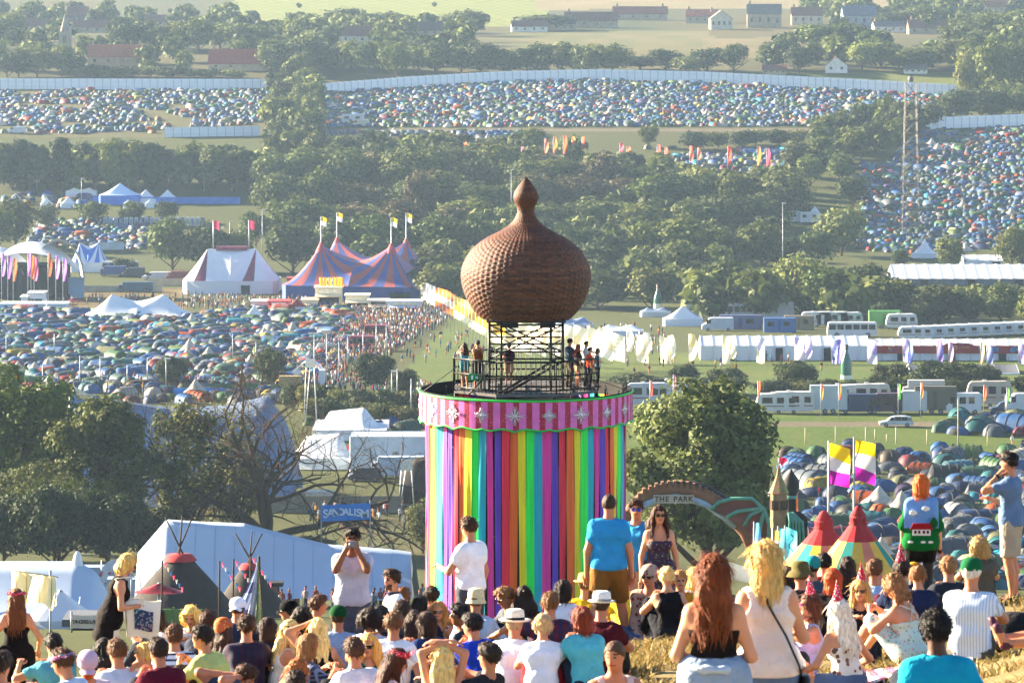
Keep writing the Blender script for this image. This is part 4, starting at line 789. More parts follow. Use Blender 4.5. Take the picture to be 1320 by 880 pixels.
    if o['t'] == 'jumper':
        zb = 1.02; yb = -.158; mb = MB(); mb.box((0, yb, zb + .02), (.22, .012, .075)); w_ = mb.obj('knitted_house', mat('knit_white', 'e6e2dc', .95, var=.1), root)
        mb = MB(); mb.extrude([(-.14, zb + .055), (.14, zb + .055), (.10, zb + .13), (-.10, zb + .13)], yb - .008, yb + .012); mb.obj('roof', mat('knit_red', 'a01c28', .95, var=.1), w_)
        mb = MB(); [mb.box((x_, yb - .008, zb + .025), (.028, .008, .036)) for x_ in (-.075, -.028, .028, .075)]; mb.obj('window', mat('knit_maroon', '6a1420', .95, var=.1), w_)
        mb = MB(); [mb.lathe([(0, -.014), (.03, -.006), (.03, .01), (0, .02)], 8, c=(x_, yb - .0, zb - .10), sy=.3) for x_ in (-.13, .02, .11)]; mb.obj('knitted_sheep', mat('knit_white'), root)
        mb = MB(); [mb.lathe([(0, -.03), (.05, -.01), (.045, .02), (0, .04)], 9, c=(x_, yb + .02, z_), sy=.3) for x_, z_ in ((-.10, 1.27), (.05, 1.32))]; mb.obj('knitted_cloud', mat('knit_white'), root)
        mb = MB(); mb.lathe([(0, -.06), (.045, -.03), (.05, .02), (.02, .07), (0, .08)], 9, c=(.15, yb + .03, zb + .12), sy=.3); mb.obj('knitted_tree', mat('knit_green', '12632f', .95, var=.1), root)
    return root
def person_place(rec):
    """world position of a picnicker's seat or feet, from the head's position in the picture and its size"""
    px, row, ppm, pose, yaw, o, label = rec
    d = F / ppm; s = o.get('s', .94 if o.get('f') else 1.0); J = skeleton(pose, o); t = J['top'] * s; ya = RAD(yaw)
    hx, hy_ = t[0] * math.cos(ya) - t[1] * math.sin(ya), t[0] * math.sin(ya) + t[1] * math.cos(ya)
    hat = .0
    return np.array([(px - CX) / F * d - hx, d - hy_, zrow(row, d) - t[2] - hat])
_pp = [person_place(r) for r in PEOPLE]
_base = np.array([g(p[0], p[1]) for p in _pp]); _want = np.clip(np.array([p[2] for p in _pp]) - _base, -.55, .55)
_res = np.array([[p[0], p[1], w_] for p, w_ in zip(_pp, _want)])
for _ in range(5):
    cur = np.array([g(p[0], p[1]) for p in _pp]) - _base; _res[:, 2] = np.clip(_res[:, 2] + .6 * (_want - cur), -.8, .8)
# ------------------------------------------------------------------ ground sheet, fields, tracks
def ground_mat():
    m = mat('hill_grass', 'b99a55', .95, .1, var=.3, scale=1.5, bump=.5, bscale=6.0, var2='8f8a48'); N, L = m.node_tree.nodes, m.node_tree.links
    mul = [n for n in N if n.type == 'MIX' and n.blend_type == 'MULTIPLY'][0]; near = mul.inputs[6].links[0].from_socket
    at_ = N.new('ShaderNodeAttribute'); at_.attribute_name = 'Col'; L.new(at_.outputs['Color'], mul.inputs[6])
    return m
def inpoly(px, row, poly):
    poly = np.array(poly, float); r = np.zeros(px.shape, bool); j = len(poly) - 1
    for i in range(len(poly)):
        a, b = poly[i], poly[j]; m = ((a[1] > row) != (b[1] > row)) & (px < (b[0] - a[0]) * (row - a[1]) / (b[1] - a[1] + 1e-9) + a[0]); r ^= m; j = i
    return r
# land use as seen from the hill: polygon (column, row), base colour, variation colour, stripe spacing
LAND = [([(300,44),(480,40),(700,34),(720,-29),(300,-29)], 'b6bd68', 'a0aa54', 6), ([(690,13),(1400,9),(1400,-29),(700,-29)], 'cdbd8e', 'bfae7c', 0),
 ([(600,86),(610,43),(915,40),(940,92)], 'b3a774', '94995c', 0), ([(905,74),(905,50),(1032,48),(1032,78)], 'bfae80', 'a39a66', 0), ([(930,108),(960,93),(1255,93),(1265,113)], 'a8b25c', '9aa652', 0),
 ([(500,508),(545,455),(590,398),(650,398),(760,455),(1420,455),(1420,512)], '82a046', '9aa454', 0), ([(790,604),(800,529),(1420,534),(1420,592)], '7c9c34', '94a446', 0),
 ([(985,542),(1420,549),(1420,556),(985,548)], 'b3a68c', 'a39880', 0), ([(415,164),(1050,167),(1050,171),(415,168)], 'b5a890', 'a89a80', 0), ([(370,262),(382,260),(436,303),(424,306)], '9a968a', '8d897e', 0),
 ([(55,400),(60,370),(245,372),(245,400)], 'ad985f', '9c8a58', 0), ([(440,720),(450,640),(560,640),(560,720)], '7d8a48', '9a8f60', 0), ([(0,178),(0,112),(350,112),(345,178)], '8d8f56', 'a09664', 0), ([(860,340),(920,335),(960,300),(900,310)], 'a8997a', '998a6a', 0)]
def build_ground():
    ds = np.concatenate([np.arange(4, 24, 1.0), np.arange(24, 58, .5), np.arange(58, 160, 2.), np.arange(160, 1800, 8.), np.arange(1800, 3200, 25.), np.arange(3200, 9000, 300.)])
    ts = np.concatenate([np.linspace(-.6, -.15, 12), np.linspace(-.14, .14, 180), np.linspace(.15, .6, 12)])
    Y = np.repeat(ds[:, None], len(ts), 1); X = ts[None, :] * Y; Z = G(X.ravel(), Y.ravel())
    V = np.stack([X.ravel(), Y.ravel(), Z], 1); n = len(ts); k = np.arange((len(ds) - 1) * n); k = k[(k % n) < n - 1]
    Q = np.stack([k, k + 1, k + n + 1, k + n], 1)
    # plain ground colours by place: straw on the picnic hill, trodden green meadow in the valley, pasture beyond
    cy_ = V[Q].mean(1); d = cy_[:, 1]; px = CX + cy_[:, 0] / d * F; row = YH - cy_[:, 2] / d * F
    straw, meadow, past, gold, trod = [np.array(lin(c)[:3]) for c in ('ab9a70', '7f8a45', '7c8c4e', 'b3a468', '8f8258')]; straw, meadow, past, gold, trod = straw * .5, meadow * .28, past * .2, gold * .18, trod * .28
    nz = vnoise(np.stack([cy_[:, 0] * .02, d * .008, 0 * d], 1), 3)[:, None] * .5 + .5
    c = np.where((d < 90)[:, None], straw, meadow * (1 - .35 * nz) + trod * .35 * nz); c = np.where((d > 1640)[:, None], past * nz + gold * (1 - nz), c)
    for poly, c1, c2, st in LAND:
        m_ = inpoly(px + 4 * vnoise(np.stack([px * .05, row * .3, 0 * px], 1), 9), row, poly) & (d > 340)
        k_ = np.clip(vnoise(np.stack([px * .03, row * .25, 0 * px], 1), 5) * .5 + .5, 0, 1)
        if st: k_ = .35 * k_ + .65 * (((px + row * 1.5) / st) % 1 > .5)
        c[m_] = (.34 if st else .28) * (np.array(lin(c1)[:3]) * (1 - k_[:, None]) + np.array(lin(c2)[:3]) * k_[:, None])[m_]
    o = link('ground', mesh_np('ground', V, Q, [ground_mat()], None, True, c)); structure(o)
build_ground()
# ------------------------------------------------------------------ the ribbon tower
def tower():
    D = 149.0; x0, y0, z0 = at(678, D); m1 = D / F; zr = zrow(503, D) - z0           # rim height above the ground
    root = thing('ribbon_tower', 'round tower hung with rainbow ribbons under a giant wicker onion dome', 'tower', (x0, y0, z0))
    steel = mat('scaffold_black', '17171a', .45, .4, metal=.5, var=.2); deckm = mat('deck_grey', '6d6a68', .8, var=.2, scale=3); darkm = mat('tower_inner_dark', '14120f', .9, var=.2)
    Rr, Rv = 128 * m1, 137.5 * m1
    # ribbons: 11 repeats of seven colours
    cols = ['1ee84c', '0a9cb0', 'd42c8e', '5a34a8', 'dc2040', 'f4601a', 'ffca1c']
    nm = ['green', 'teal', 'magenta', 'purple', 'crimson', 'orange', 'yellow']
    rm = [mat('ribbon_' + n, raw(c, 1.3), .55, .4, var=.2, scale=2, transl=.2, stretch=(14, 14, .25)) for n, c in zip(nm, cols)]; r = np.random.default_rng(3); N_ = 77  # vertical colour streaks stand in for the shading of ribbon folds
    for i in range(N_):
        a0 = math.pi * 1.5 + (i + .5) * 2 * math.pi / N_; wd = 2 * math.pi / N_ * r.choice([r.uniform(.74, .92), r.uniform(.9, 1.08), r.uniform(.9, 1.1)]); ph = r.uniform(0, 6.28); rr0 = Rr + r.uniform(-.03, .03); tw = r.uniform(-.09, .09); mb = MB(); top = zr - .35
        def fn(u, v, out=0.0): a = a0 + (u - .5) * wd * (1 - .06 * math.sin(v * 6 + ph)) + tw * (v - .3) * .25; q = rr0 + .018 * math.sin(v * 9 + ph + u * 2) + .010 * math.sin(u * 9.4 + ph) * (1 - v * .5) + out; return (q * math.cos(a), q * math.sin(a), top * (1 - v) + .25 * v)
        mb.grid(fn, 5, 12); mb.grid(lambda u, v: fn(1 - u, v, -.012), 5, 12); mb.obj('ribbon', rm[i % 7], root)
    # inner scaffold legs and cross braces seen between the ribbons
    inner = MB()
    for i in range(12):
        a = i * math.pi / 6; b = a + math.pi / 6; R_ = Rr - .22; p = lambda t, z: (R_ * math.cos(t), R_ * math.sin(t), z); inner.tube([p(a, 0), p(a, zr - .1)], .035, 6)
        for k in range(5): z1 = k * zr / 5; inner.tube([p(a, z1), p(b, z1)], .025, 5); inner.tube([p(a, z1), p(b, z1 + zr / 5)], .022, 5)
    inner.obj('inner_scaffold', steel, root); MB().lathe([(Rr - .55, 0), (Rr - .55, zr - .6)], 40).obj('interior_shade_drum', darkm, root)  # dark drum added to stand in for the shaded interior between ribbons
    # valance
    H0 = 1.02
    def drop(a):
        t = (a / (2 * math.pi) * 10) % 1.0; xs_ = [0, .10, .18, .28, .37, .44, .5, .56, .63, .72, .82, .9, 1]; ys_ = [1, .62, .48, .68, .86, .80, .60, .80, .86, .68, .48, .62, 1]; return H0 * (.80 + .20 * np.interp(t, xs_, ys_))
    a1 = math.pi * 1.5 - 2 * math.pi / 60
    mb = MB(); nU = 240; flare = .10
    for k_ in range(2):
        mb.grid(lambda u, v: ((Rv + flare * 0 - .03 * k_ + .0 * v) * math.cos(u * 2 * math.pi), (Rv - .03 * k_) * math.sin(u * 2 * math.pi), zr - .03 - drop(u * 2 * math.pi - a1) * v), nU, 3)
    val = mb.obj('valance', stripes('valance_stripes', raw('d868b0'), raw('a82440'), 52, 'A', .7, .45, var=.12), root)
    tr = MB(); tr.tube([(Rv * math.cos(t), Rv * math.sin(t), zr) for t in np.linspace(0, 2 * math.pi, 97)], .045, 6, cap=False); tr.tube([((Rv + .015) * math.cos(t), (Rv + .015) * math.sin(t), zr - .03 - drop(t - a1)) for t in np.linspace(0, 2 * math.pi, 481)], .034, 5, cap=False); tr.obj('green_edging', mat('edging_green', '35c455', .5, var=.08), val)
    st = MB(); rs = np.random.default_rng(8)
    def star(big):
        mb = MB()
        for k in range(8):
            a = k * math.pi / 4; L_ = (.33 if k % 2 == 0 else .2) * (1 if big else .72); c, s_ = math.cos(a), math.sin(a); mb.add([(0, -.012, 0), (c * L_ * .5 - s_ * .035, -.004, s_ * L_ * .5 + c * .035), (c * L_, -.004, s_ * L_), (c * L_ * .5 + s_ * .035, -.004, s_ * L_ * .5 - c * .035)], [(0, 1, 2, 3), (3, 2, 1, 0)])
            for j in (.55, .8):
                for q in (-1, 1): e = (c * L_ * j, s_ * L_ * j); b2 = a + q * .8; mb.tube([(e[0], -.006, e[1]), (e[0] + math.cos(b2) * .09, -.006, e[1] + math.sin(b2) * .09)], .011, 4)
        mb.lathe([(0, -.08), (.07, -.04), (.08, .03), (0, .07)], 8, sy=.3); return mb.mesh('sequin_star', mat('silver_sequins', 'cfc2ca', .35, .6, metal=.4, var=.4, scale=25))
    sm = [star(True), star(False)]
    for i in range(20):
        a = a1 + i * math.pi / 10; link('sequin_star', sm[i % 2], val, ((Rv + .012) * math.cos(a), (Rv + .012) * math.sin(a), zr - .50), a + math.pi / 2)
    mb = MB()                                                                            # sprinkled sequins
    for _ in range(1500): a = rs.uniform(0, 6.28); z = zr - .06 - rs.uniform(.0, .82); s_ = rs.uniform(.008, .016); mb.box((Rv * math.cos(a), Rv * math.sin(a), z), (s_, s_, s_), 0, a)
    q = mb.obj('sequin_sprinkle', mat('silver_sequins'), val); q['kind'] = 'stuff'
    # well and deck
    MB().lathe([(Rv - .02, zr - .05), (Rv - .03, zr + .075), (Rv - .07, zr + .075), (Rv - .08, zr - .55), (0, zr - .55)], 48).obj('rim_well', darkm, root)
    zd = zr + .12; Rd = 2.50
    oc = [(Rd / math.cos(math.pi / 8) * math.cos(math.pi / 8 + i * math.pi / 4), Rd / math.cos(math.pi / 8) * math.sin(math.pi / 8 + i * math.pi / 4)) for i in range(8)]
    mb = MB(); mb.add([(x, y, zd) for x, y in oc] + [(x, y, zd - .1) for x, y in oc], [tuple(range(8)), tuple(range(15, 7, -1))] + [(i, i + 8, (i + 1) % 8 + 8, (i + 1) % 8) for i in range(8)]); mb.obj('deck', deckm, root)
    mb = MB(); [mb.tube([(x * .98, y * .98, zr - .6), (x * .98, y * .98, zd - .1)], .05, 6) for x, y in oc]; mb.obj('deck_posts', steel, root)
    for i in range(8):
        a, b = Vector((*oc[i], 0)), Vector((*oc[(i + 1) % 8], 0)); mb = MB()
        for h_ in (.12, .60, 1.10): mb.tube([a + Vector((0, 0, zd + h_)), b + Vector((0, 0, zd + h_))], .032, 6)
        for k in range(13): p = a.lerp(b, k / 12); mb.tube([p + Vector((0, 0, zd)), p + Vector((0, 0, zd + 1.10))], .030 if k in (0, 12) else .013, 5)
        mb.obj('railing_panel', steel, root)
    # central scaffold
    hw = 1.28; zt = zrow(410, D) - z0; mb = MB(); cor = [(-hw, -hw), (hw, -hw), (hw, hw), (-hw, hw)]; mid = [(-hw + .42, -hw), (hw - .42, -hw), (-hw + .42, hw), (hw - .42, hw)]
    for x, y in cor + mid: mb.tube([(x, y, zd), (x, y, zt)], .045, 7)
    zz = [zd + .14, zd + .5, zd + 1.1, zd + 1.62, zd + 2.05, zt - .12]
    for i in range(4):
        a, b = cor[i], cor[(i + 1) % 4]
        for z in zz: mb.tube([(*a, z), (*b, z)], .032, 6)
        mb.tube([(*a, zz[2]), (*b, zz[5])], .03, 6); mb.tube([(*b, zz[2]), (*a, zz[5])], .03, 6)
        for z in zz[2:5]: mb.tube([(a[0] * .7 + b[0] * .3, a[1] * .7 + b[1] * .3, z), (*a, z + .45)], .022, 5)
    mb.obj('scaffold_frame', steel, root)
    mb = MB(); mb.tube([(-.95, -2.35, zd), (1.1, -1.45, zd + 1.15)], .045, 6); mb.tube([(-.75, -2.35, zd), (1.3, -1.45, zd + 1.05)], .045, 6); mb.tube([(-2.0, -1.75, zd - .1), (-1.28, -1.3, zd + .62)], .03, 6); mb.obj('stair_rail', steel, root)
    mb = MB(); [mb.box((x, y, zt - .14), (.55, .22, .16)) for x, y in ((-.55, -1.28), (.75, -1.28), (.5, 1.28), (-.7, 1.28))]; mb.box((0, 0, zt - .02), (2.75, 2.75, .05)); mb.obj('lamp_housing', steel, root)
    mb = MB(); mb.box((-1.78, -1.86, zd + .52), (.42, .03, .24)); sg = mb.obj('exit_sign', mat('exit_green', '0f9a5e', .5, var=.05), root)
    mb = MB(); mb.box((-1.86, -1.885, zd + .52), (.07, .012, .14)); mb.obj('exit_symbol', mat('sign_white', 'e8efe8', .6, var=.03), sg); mb = MB(); mb.box((-1.70, -1.885, zd + .52), (.10, .012, .05)); mb.box((-1.65, -1.885, zd + .52), (.04, .012, .12)); mb.obj('exit_symbol', mat('sign_white', 'e8efe8', .6, var=.03), sg)
    mb = MB(); mb.grid(lambda u, v: (-2.56 + .02 * v, -1.05 + .35 * u, zd + 1.1 * v), 2, 3); mb.box((-1.45, -1.5, zd + .5), (.06, .55, .95)); mb.obj('deck_gate', mat('gate_grey', '7a7672', .7, var=.1), root)
    mb = MB(); mb.tube([(-Rv * .98, -.9, zr), (-2.45, -.95, zd + .75)], .012, 5); mb.tube([(Rv * .98, -.6, zr), (2.5, -.5, zd + .3)], .012, 5); mb.obj('guy_rope', steel, root)
    # wicker onion: ribs and strands woven in and out
    prof = np.array([(227.5,.6),(232,3.5),(238,8.5),(245,14),(252,17),(258,16.2),(264,12.6),(269,10.3),(274,10.6),(281,14),(289,20),(298,34),(308,54),(322,71),(339,81),(353,84.3),(370,82),(384,77),(397,70),(407,61),(411,56)], float)
    # resample by arc length
    pr = np.stack([prof[:, 1] * m1, zrow(prof[:, 0], D) - z0], 1); seg = np.concatenate([[0], np.cumsum(np.linalg.norm(np.diff(pr, axis=0), axis=1))]); Ls = seg[-1]
    from_s = lambda s_: np.stack([np.interp(s_, seg, pr[:, 0]), np.interp(s_, seg, pr[:, 1])], 1)
    strands = 74; sub = 3; ribs = 62; ang = ribs * 5; S_ = np.linspace(0, Ls, strands * sub + 1); pp = from_s(S_)
    k_ = np.ones(13) / 13; pad = lambda v: np.convolve(np.concatenate([np.full(6, v[0]), v, np.full(6, v[-1])]), k_, 'valid'); pp = np.stack([pad(pp[:, 0]), pad(pp[:, 1])], 1)
    tn = np.gradient(pp, axis=0); nr = np.stack([-tn[:, 1], tn[:, 0]], 1); nr /= np.linalg.norm(nr, axis=1)[:, None] + 1e-9; nr *= np.where(nr[:, 0:1] < 0, -1, 1)
    th = np.linspace(0, 2 * math.pi, ang, endpoint=False); row_i = np.floor(np.linspace(0, strands - 1e-6, len(S_))); fr = np.linspace(0, strands, len(S_)) % 1.0
    amp = np.clip(pp[:, 0] / 2.28, .16, 1)[:, None]; wob = rs.uniform(-.25, .25, strands)[row_i.astype(int)][:, None]
    over = .6 * np.cos(th[None, :] * ribs + wob * 2) + .75 * np.sin(th[None, :] * ribs / 2 + math.pi * (row_i[:, None] % 2) + wob); rnd = np.sqrt(np.clip(1 - (2 * fr[:, None] - 1) ** 2, 0, 1))
    disp = amp * (.022 * over * (.35 + .65 * rnd) + .016 * rnd - .012)
    Rg = pp[:, 0:1] + disp * nr[:, 0:1]; Zg = pp[:, 1:2] + disp * nr[:, 1:2] + 0 * th[None, :]
    V = np.stack([Rg * np.cos(th), Rg * np.sin(th), Zg], 2).reshape(-1, 3); nS = len(S_); i, j = np.meshgrid(np.arange(nS - 1), np.arange(ang), indexing='ij'); j2 = (j + 1) % ang
    Q = np.stack([i * ang + j, (i + 1) * ang + j, (i + 1) * ang + j2, i * ang + j2], 2).reshape(-1, 4)
    strandc = np.array([lin(c)[:3] for c in ('673d25', '6b4128', '613822', '70462c')])[rs.integers(0, 4, strands)]; ri = np.repeat(row_i[:-1].astype(int), ang); ci = np.tile((np.arange(ang) * ribs // ang), nS - 1); col = strandc[ri] * (.62 + .76 * hashf(ri * 12.7 + ci * 78.2))[:, None]
    on = link('onion_dome', mesh_np('onion_dome', V, Q, [mat('wicker', (.2, .1, .05), .6, .3, var=.3, scale=14, attr='Col', bump=.4, bscale=60)], None, True, col), root); on['kind'] = 'stuff'
    MB().lathe([(pr[-1, 0], pr[-1, 1]), (pr[-1, 0] * .9, pr[-1, 1] - .02), (0, pr[-1, 1] - .02)], 40).obj('dome_underside', darkm, on)
    return root, zd, (x0, y0, z0)
_tw, TZD, TLOC = tower()
TOWER_PEOPLE = [(599, 440, 28, dict(h='2c1c12', hs='long', t='6fa8c0', ts='cami', b='4aa0a8', bs='shorts', f=1, arms='camera'), 'woman holding a phone up on the tower deck', -.55),
 (616, 437, 10, dict(h='1c1410', hs='short', t='8a5a3c', ts='tank', b='1a1a1e', bs='shorts', arms='camera'), 'bare-shouldered man with raised arms on the tower deck', -.85),
 (656, 441, -15, dict(h='1c1410', hs='short', t='4a2a38', b='b08a70', bs='shorts', arms='fold'), 'man in a plum T-shirt inside the tower scaffold', .2),
 (734, 435, -60, dict(h='1a1410', hs='short', t='4a5a6a', b='5a5248', acc=['blackcap'], arms='fold'), 'man in cap and grey shirt behind the tower railing', -.3),
 (745, 442, -70, dict(h='7a2a18', hs='long', t='26262c', b='c09a80', bs='shorts', f=1, acc=['bigbag']), 'woman with red hair and dark top on the tower deck', -.6),
 (755, 438, -80, dict(h='2a1c14', hs='short', t='dcdce0', b='3a3a42', acc=['fedora2'], arms='front'), 'man in a dark trilby pointing from the tower deck', .1),
 (760, 446, -75, dict(h='2a1c14', hs='short', t='e0582a', b='2a2c34', arms='front'), 'steward in an orange vest at the tower railing', -.95),
 (770, 448, -85, dict(h='5a3a20', hs='bob', t='b0b4bc', b='3a3a42', f=1, arms='fold'), 'woman in grey at the corner of the tower railing', -.2)]
for px, rw, yaw, o, lb, dy in TOWER_PEOPLE:
    d = TLOC[1] + dy; o['acc'] = [a for a in o.get('acc', []) if a in ('blackcap',)]; h_ = zrow(rw, d) - (TLOC[2] + TZD); o['s'] = max(.8, min(1.02, h_ / 1.76))
    person(px, rw, 37, 'stand', yaw, o, lb, loc=((px - CX) / F * d, d, TLOC[2] + TZD))
# ------------------------------------------------------------------ trees, bushes, hedges
rng = np.random.default_rng(7)
leafm = mat('leaves', (.05, .08, .02), .75, .2, var=.25, scale=.6, attr='Col', transl=.22)
def _leaf_tint():
    m = leafm; N, L = m.node_tree.nodes, m.node_tree.links; mul = [n for n in N if n.type == 'MIX'][0]
    hs = N.new('ShaderNodeHueSaturation'); oi = N.new('ShaderNodeObjectInfo'); src = mul.inputs[6].links[0].from_socket
    for i, (a, b) in (('Hue', (.455, .498)), ('Value', (.8, 1.25)), ('Saturation', (.85, 1.05))):
        mr = N.new('ShaderNodeMapRange'); mr.inputs['To Min'].default_value = a; mr.inputs['To Max'].default_value = b
        wn = N.new('ShaderNodeTexWhiteNoise'); wn.noise_dimensions = '1D'; ad = N.new('ShaderNodeMath'); ad.inputs[1].default_value = {'Hue': .13, 'Value': 3.7, 'Saturation': 9.1}[i]
        L.new(oi.outputs['Random'], ad.inputs[0]); L.new(ad.outputs[0], wn.inputs['W']); L.new(wn.outputs['Value'], mr.inputs[0]); L.new(mr.outputs[0], hs.inputs[i])
    L.new(src, hs.inputs['Color']); L.new(hs.outputs[0], mul.inputs[6])
_leaf_tint()
bark = mat('bark', '5b4b3a', .95, .1, var=.35, scale=6, bump=.6, bscale=14)
def leaves(cen, nrm, size, r, col, jit=.42):
    """a quad per leaf clump"""
    n = len(cen); nn = nrm + jit * r.normal(size=(n, 3)); nn /= np.linalg.norm(nn, axis=1)[:, None] + 1e-9
    t = np.cross(nn, r.normal(size=(n, 3))); t /= np.linalg.norm(t, axis=1)[:, None] + 1e-9; b = np.cross(nn, t)
    s = size * (.55 + .9 * r.random(n))[:, None]; a = .45 + .4 * r.random((n, 1))
    bend = nn * s * .25
    V = np.stack([cen - t * s - bend, cen - b * s * a, cen + t * s - bend, cen + b * s * a], 1).reshape(-1, 3)
    return V, np.arange(4 * n).reshape(n, 4), np.clip(col * (.7 + .6 * r.random((n, 1))), 0, 1)
GREENS = {'oak': '52642a', 'ash': '5f7030', 'dark': '3c4f24', 'pale': '74803c', 'brown': '5d5a34', 'willow': '66703a'}
def crown_mesh(seed, w=.8, h=.8, base=.22, nb=16, nl=2400, ls=.035, tone='oak', rough=1.0, low=False, fill=.15):
    """leaf clumps on the shells of many overlapping boughs; unit tree height"""
    r = np.random.default_rng(seed); C, N, K = [], [], []
    c0 = np.array(lin(GREENS[tone])[:3])
    for i in range(nb):
        q = r.normal(size=3); q /= np.linalg.norm(q); q = q * (.35 + .6 * r.random() ** .6 if nb < 44 else .5 + .48 * r.random() ** .5); bw = .42 if nb < 24 else (.30 if nb < 44 else .21)
        br = bw * (.8 + .7 * r.random()); rr_ = 1 - br * .75
        ce = np.array([q[0] * rr_ * w / 2, q[1] * rr_ * w / 2, base + h / 2 + q[2] * rr_ * h / 2]); br3 = np.array([br * w / 2 * .92, br * w / 2 * .92, br * h / 2 * .85])
        m = nl // nb; u = r.normal(size=(m, 3)); u /= np.linalg.norm(u, axis=1)[:, None]; u[:, 2] = np.where((u[:, 2] < -.4) & (r.random(m) < .5), -u[:, 2], u[:, 2])
        rad = (1 - .5 * r.random(m) ** 2.2) * (1 + .28 * rough * vnoise(u * 2.3 + i * 7, seed)); p = ce + u * rad[:, None] * br3
        C.append(p); N.append(u * .9 + np.array([0, 0, .35])); K.append(np.tile(c0 * (.85 + .3 * r.random()), (m, 1)))
    m = int(nl * fill); q = np.clip(r.normal(size=(m, 3)), -1.5, 1.5) * np.array([w * .2, w * .2, h * .2]) + np.array([0, 0, base + h * .5]); C.append(q); N.append(r.normal(size=(m, 3))); K.append(np.tile(c0 * .9, (m, 1)))
    C, N, K = map(np.concatenate, (C, N, K)); ok = C[:, 2] > (.01 if low or base < .1 else base * .6); V, Q, col = leaves(C[ok], N[ok], ls, r, K[ok])
    return mesh_np('crown', V, Q, [leafm], None, False, col)
def trunk_mesh(seed, w=.8, h=.8, base=.22, rad=.022, limbs=7):
    r = np.random.default_rng(seed + 99); mb = MB()
    mb.tube([(0, 0, -.04), (.005, 0, base * .6), (.01 * r.normal(), .01 * r.normal(), base + h * .3), (.02 * r.normal(), 0, base + h * .75)], [rad * 1.3, rad, rad * .7, rad * .2], 7)
    for i in range(limbs):
        a = i * 2.4 + r.random(); z = base * (.7 + .2 * r.random()) + h * .35 * i / limbs; L_ = w * (.3 + .15 * r.random()); e = (math.cos(a) * L_, math.sin(a) * L_, z + h * (.25 + .2 * r.random()))
        mid = (e[0] * .45, e[1] * .45, z + (e[2] - z) * .35); mb.tube([(0, 0, z - .03), mid, e], [rad * .55, rad * .4, rad * .1], 5)
    return mb.mesh('trunk', bark)
TREEKINDS = {}
def treekind(key, **k):
    s = k.pop('seed'); tk = dict(w=k.get('w', .8), h=k.get('h', .8), base=k.get('base', .22))
    TREEKINDS[key] = (crown_mesh(s, **k), trunk_mesh(s, **tk), k.get('w', .8))
for i, (kk, kw) in enumerate([('r', dict(w=.95, h=.94, base=.05, tone='oak')), ('s', dict(w=.8, h=.94, base=.05, tone='ash')), ('d', dict(w=.9, h=.95, base=.04, tone='dark')), ('w', dict(w=1.15, h=.93, base=.06, tone='oak', nb=20, nl=3000)),
                              ('p', dict(w=.62, h=.94, base=.06, tone='ash')), ('b', dict(w=.8, h=.9, base=.08, tone='brown', nl=1500)), ('l', dict(w=1.0, h=.93, base=.06, tone='pale')), ('t', dict(w=.42, h=.95, base=.06, tone='dark', nb=14))]):
    treekind(kk + '0', seed=20 + i, **kw); treekind(kk + '1', seed=60 + i, **kw)
treekind('u0', seed=5, w=1.6, h=.95, base=.02, tone='dark', nb=18, nl=2000, ls=.05, low=True); treekind('u1', seed=6, w=1.5, h=.95, base=.02, tone='willow', nb=18, nl=2000, ls=.05, low=True)
treekind('U0', seed=15, w=1.3, h=.95, base=.02, tone='dark', nb=26, nl=6000, ls=.028, low=True)
HOUSE_SPOTS = [(46, 42, 32, 18), (101, 28, 27, 19), (120, 42, 50, 15), (201, 33, 40, 13), (150, 85, 72, 27), (308, 90, 76, 26), (462, 56, 42, 22), (555, 46, 50, 17), (682, 41, 46, 14), (722, 39, 38, 18), (762, 36, 68, 20), (825, 26, 70, 17), (985, 36, 44, 30), (1040, 32, 40, 22), (1107, 36, 44, 28), (1145, 42, 40, 14), (1285, 16, 34, 15), (1200, 44, 60, 18), (1340, 14, 30, 17), (1180, 94, 30, 11), (998, 95, 30, 11), (905, 30, 40, 17), (929, 38, 28, 24), (1078, 93, 28, 20), (84, 64, 30, 40)]
def hides_house(px, base, hpx, wpx): return any(abs(px - a) < (w_ + wpx) * .33 and 0 < base - b < hpx * .7 and base - hpx < b - 2 for a, b, w_, h_ in HOUSE_SPOTS)
TREE_N = {}
def tree(px, base_d, hm, kind='r', label=None, group=None, wmul=1.0, name='tree', dz=0.0):
    key = kind + '01'[TREE_N.get('n', 0) % 2] if kind + '1' in TREEKINDS else kind + '0'; TREE_N['n'] = TREE_N.get('n', 0) + 1
    cm, tm, w0 = TREEKINDS[key]; o = thing(name, label, 'tree' if name == 'tree' else 'bush', at(px, base_d, dz), rng.uniform(0, 6.28), group, (hm * wmul, hm * wmul, hm))
    link('crown', cm, o); link('trunk', tm, o); return o
def tree_px(px, top, base, wpx, kind, label, group=None, name='tree'):
    """a tree by its outline in the photo: crown top row, foot row, width in columns"""
    d = float(row_d(base)); hm = mpx(base - top, d); w0 = TREEKINDS[kind + '0'][2]
    if group: label = {'r': 'rounded ', 's': 'light green ', 'd': 'dark green ', 'w': 'wide-crowned ', 'p': 'narrow ', 'b': 'brownish ', 'l': 'pale green '}.get(kind, '') + label.replace('tall slim', 'tall').replace('dark clipped', 'clipped'); group = label
    return tree(px, d, hm, kind, label, group, mpx(wpx, d) / (hm * w0), name)
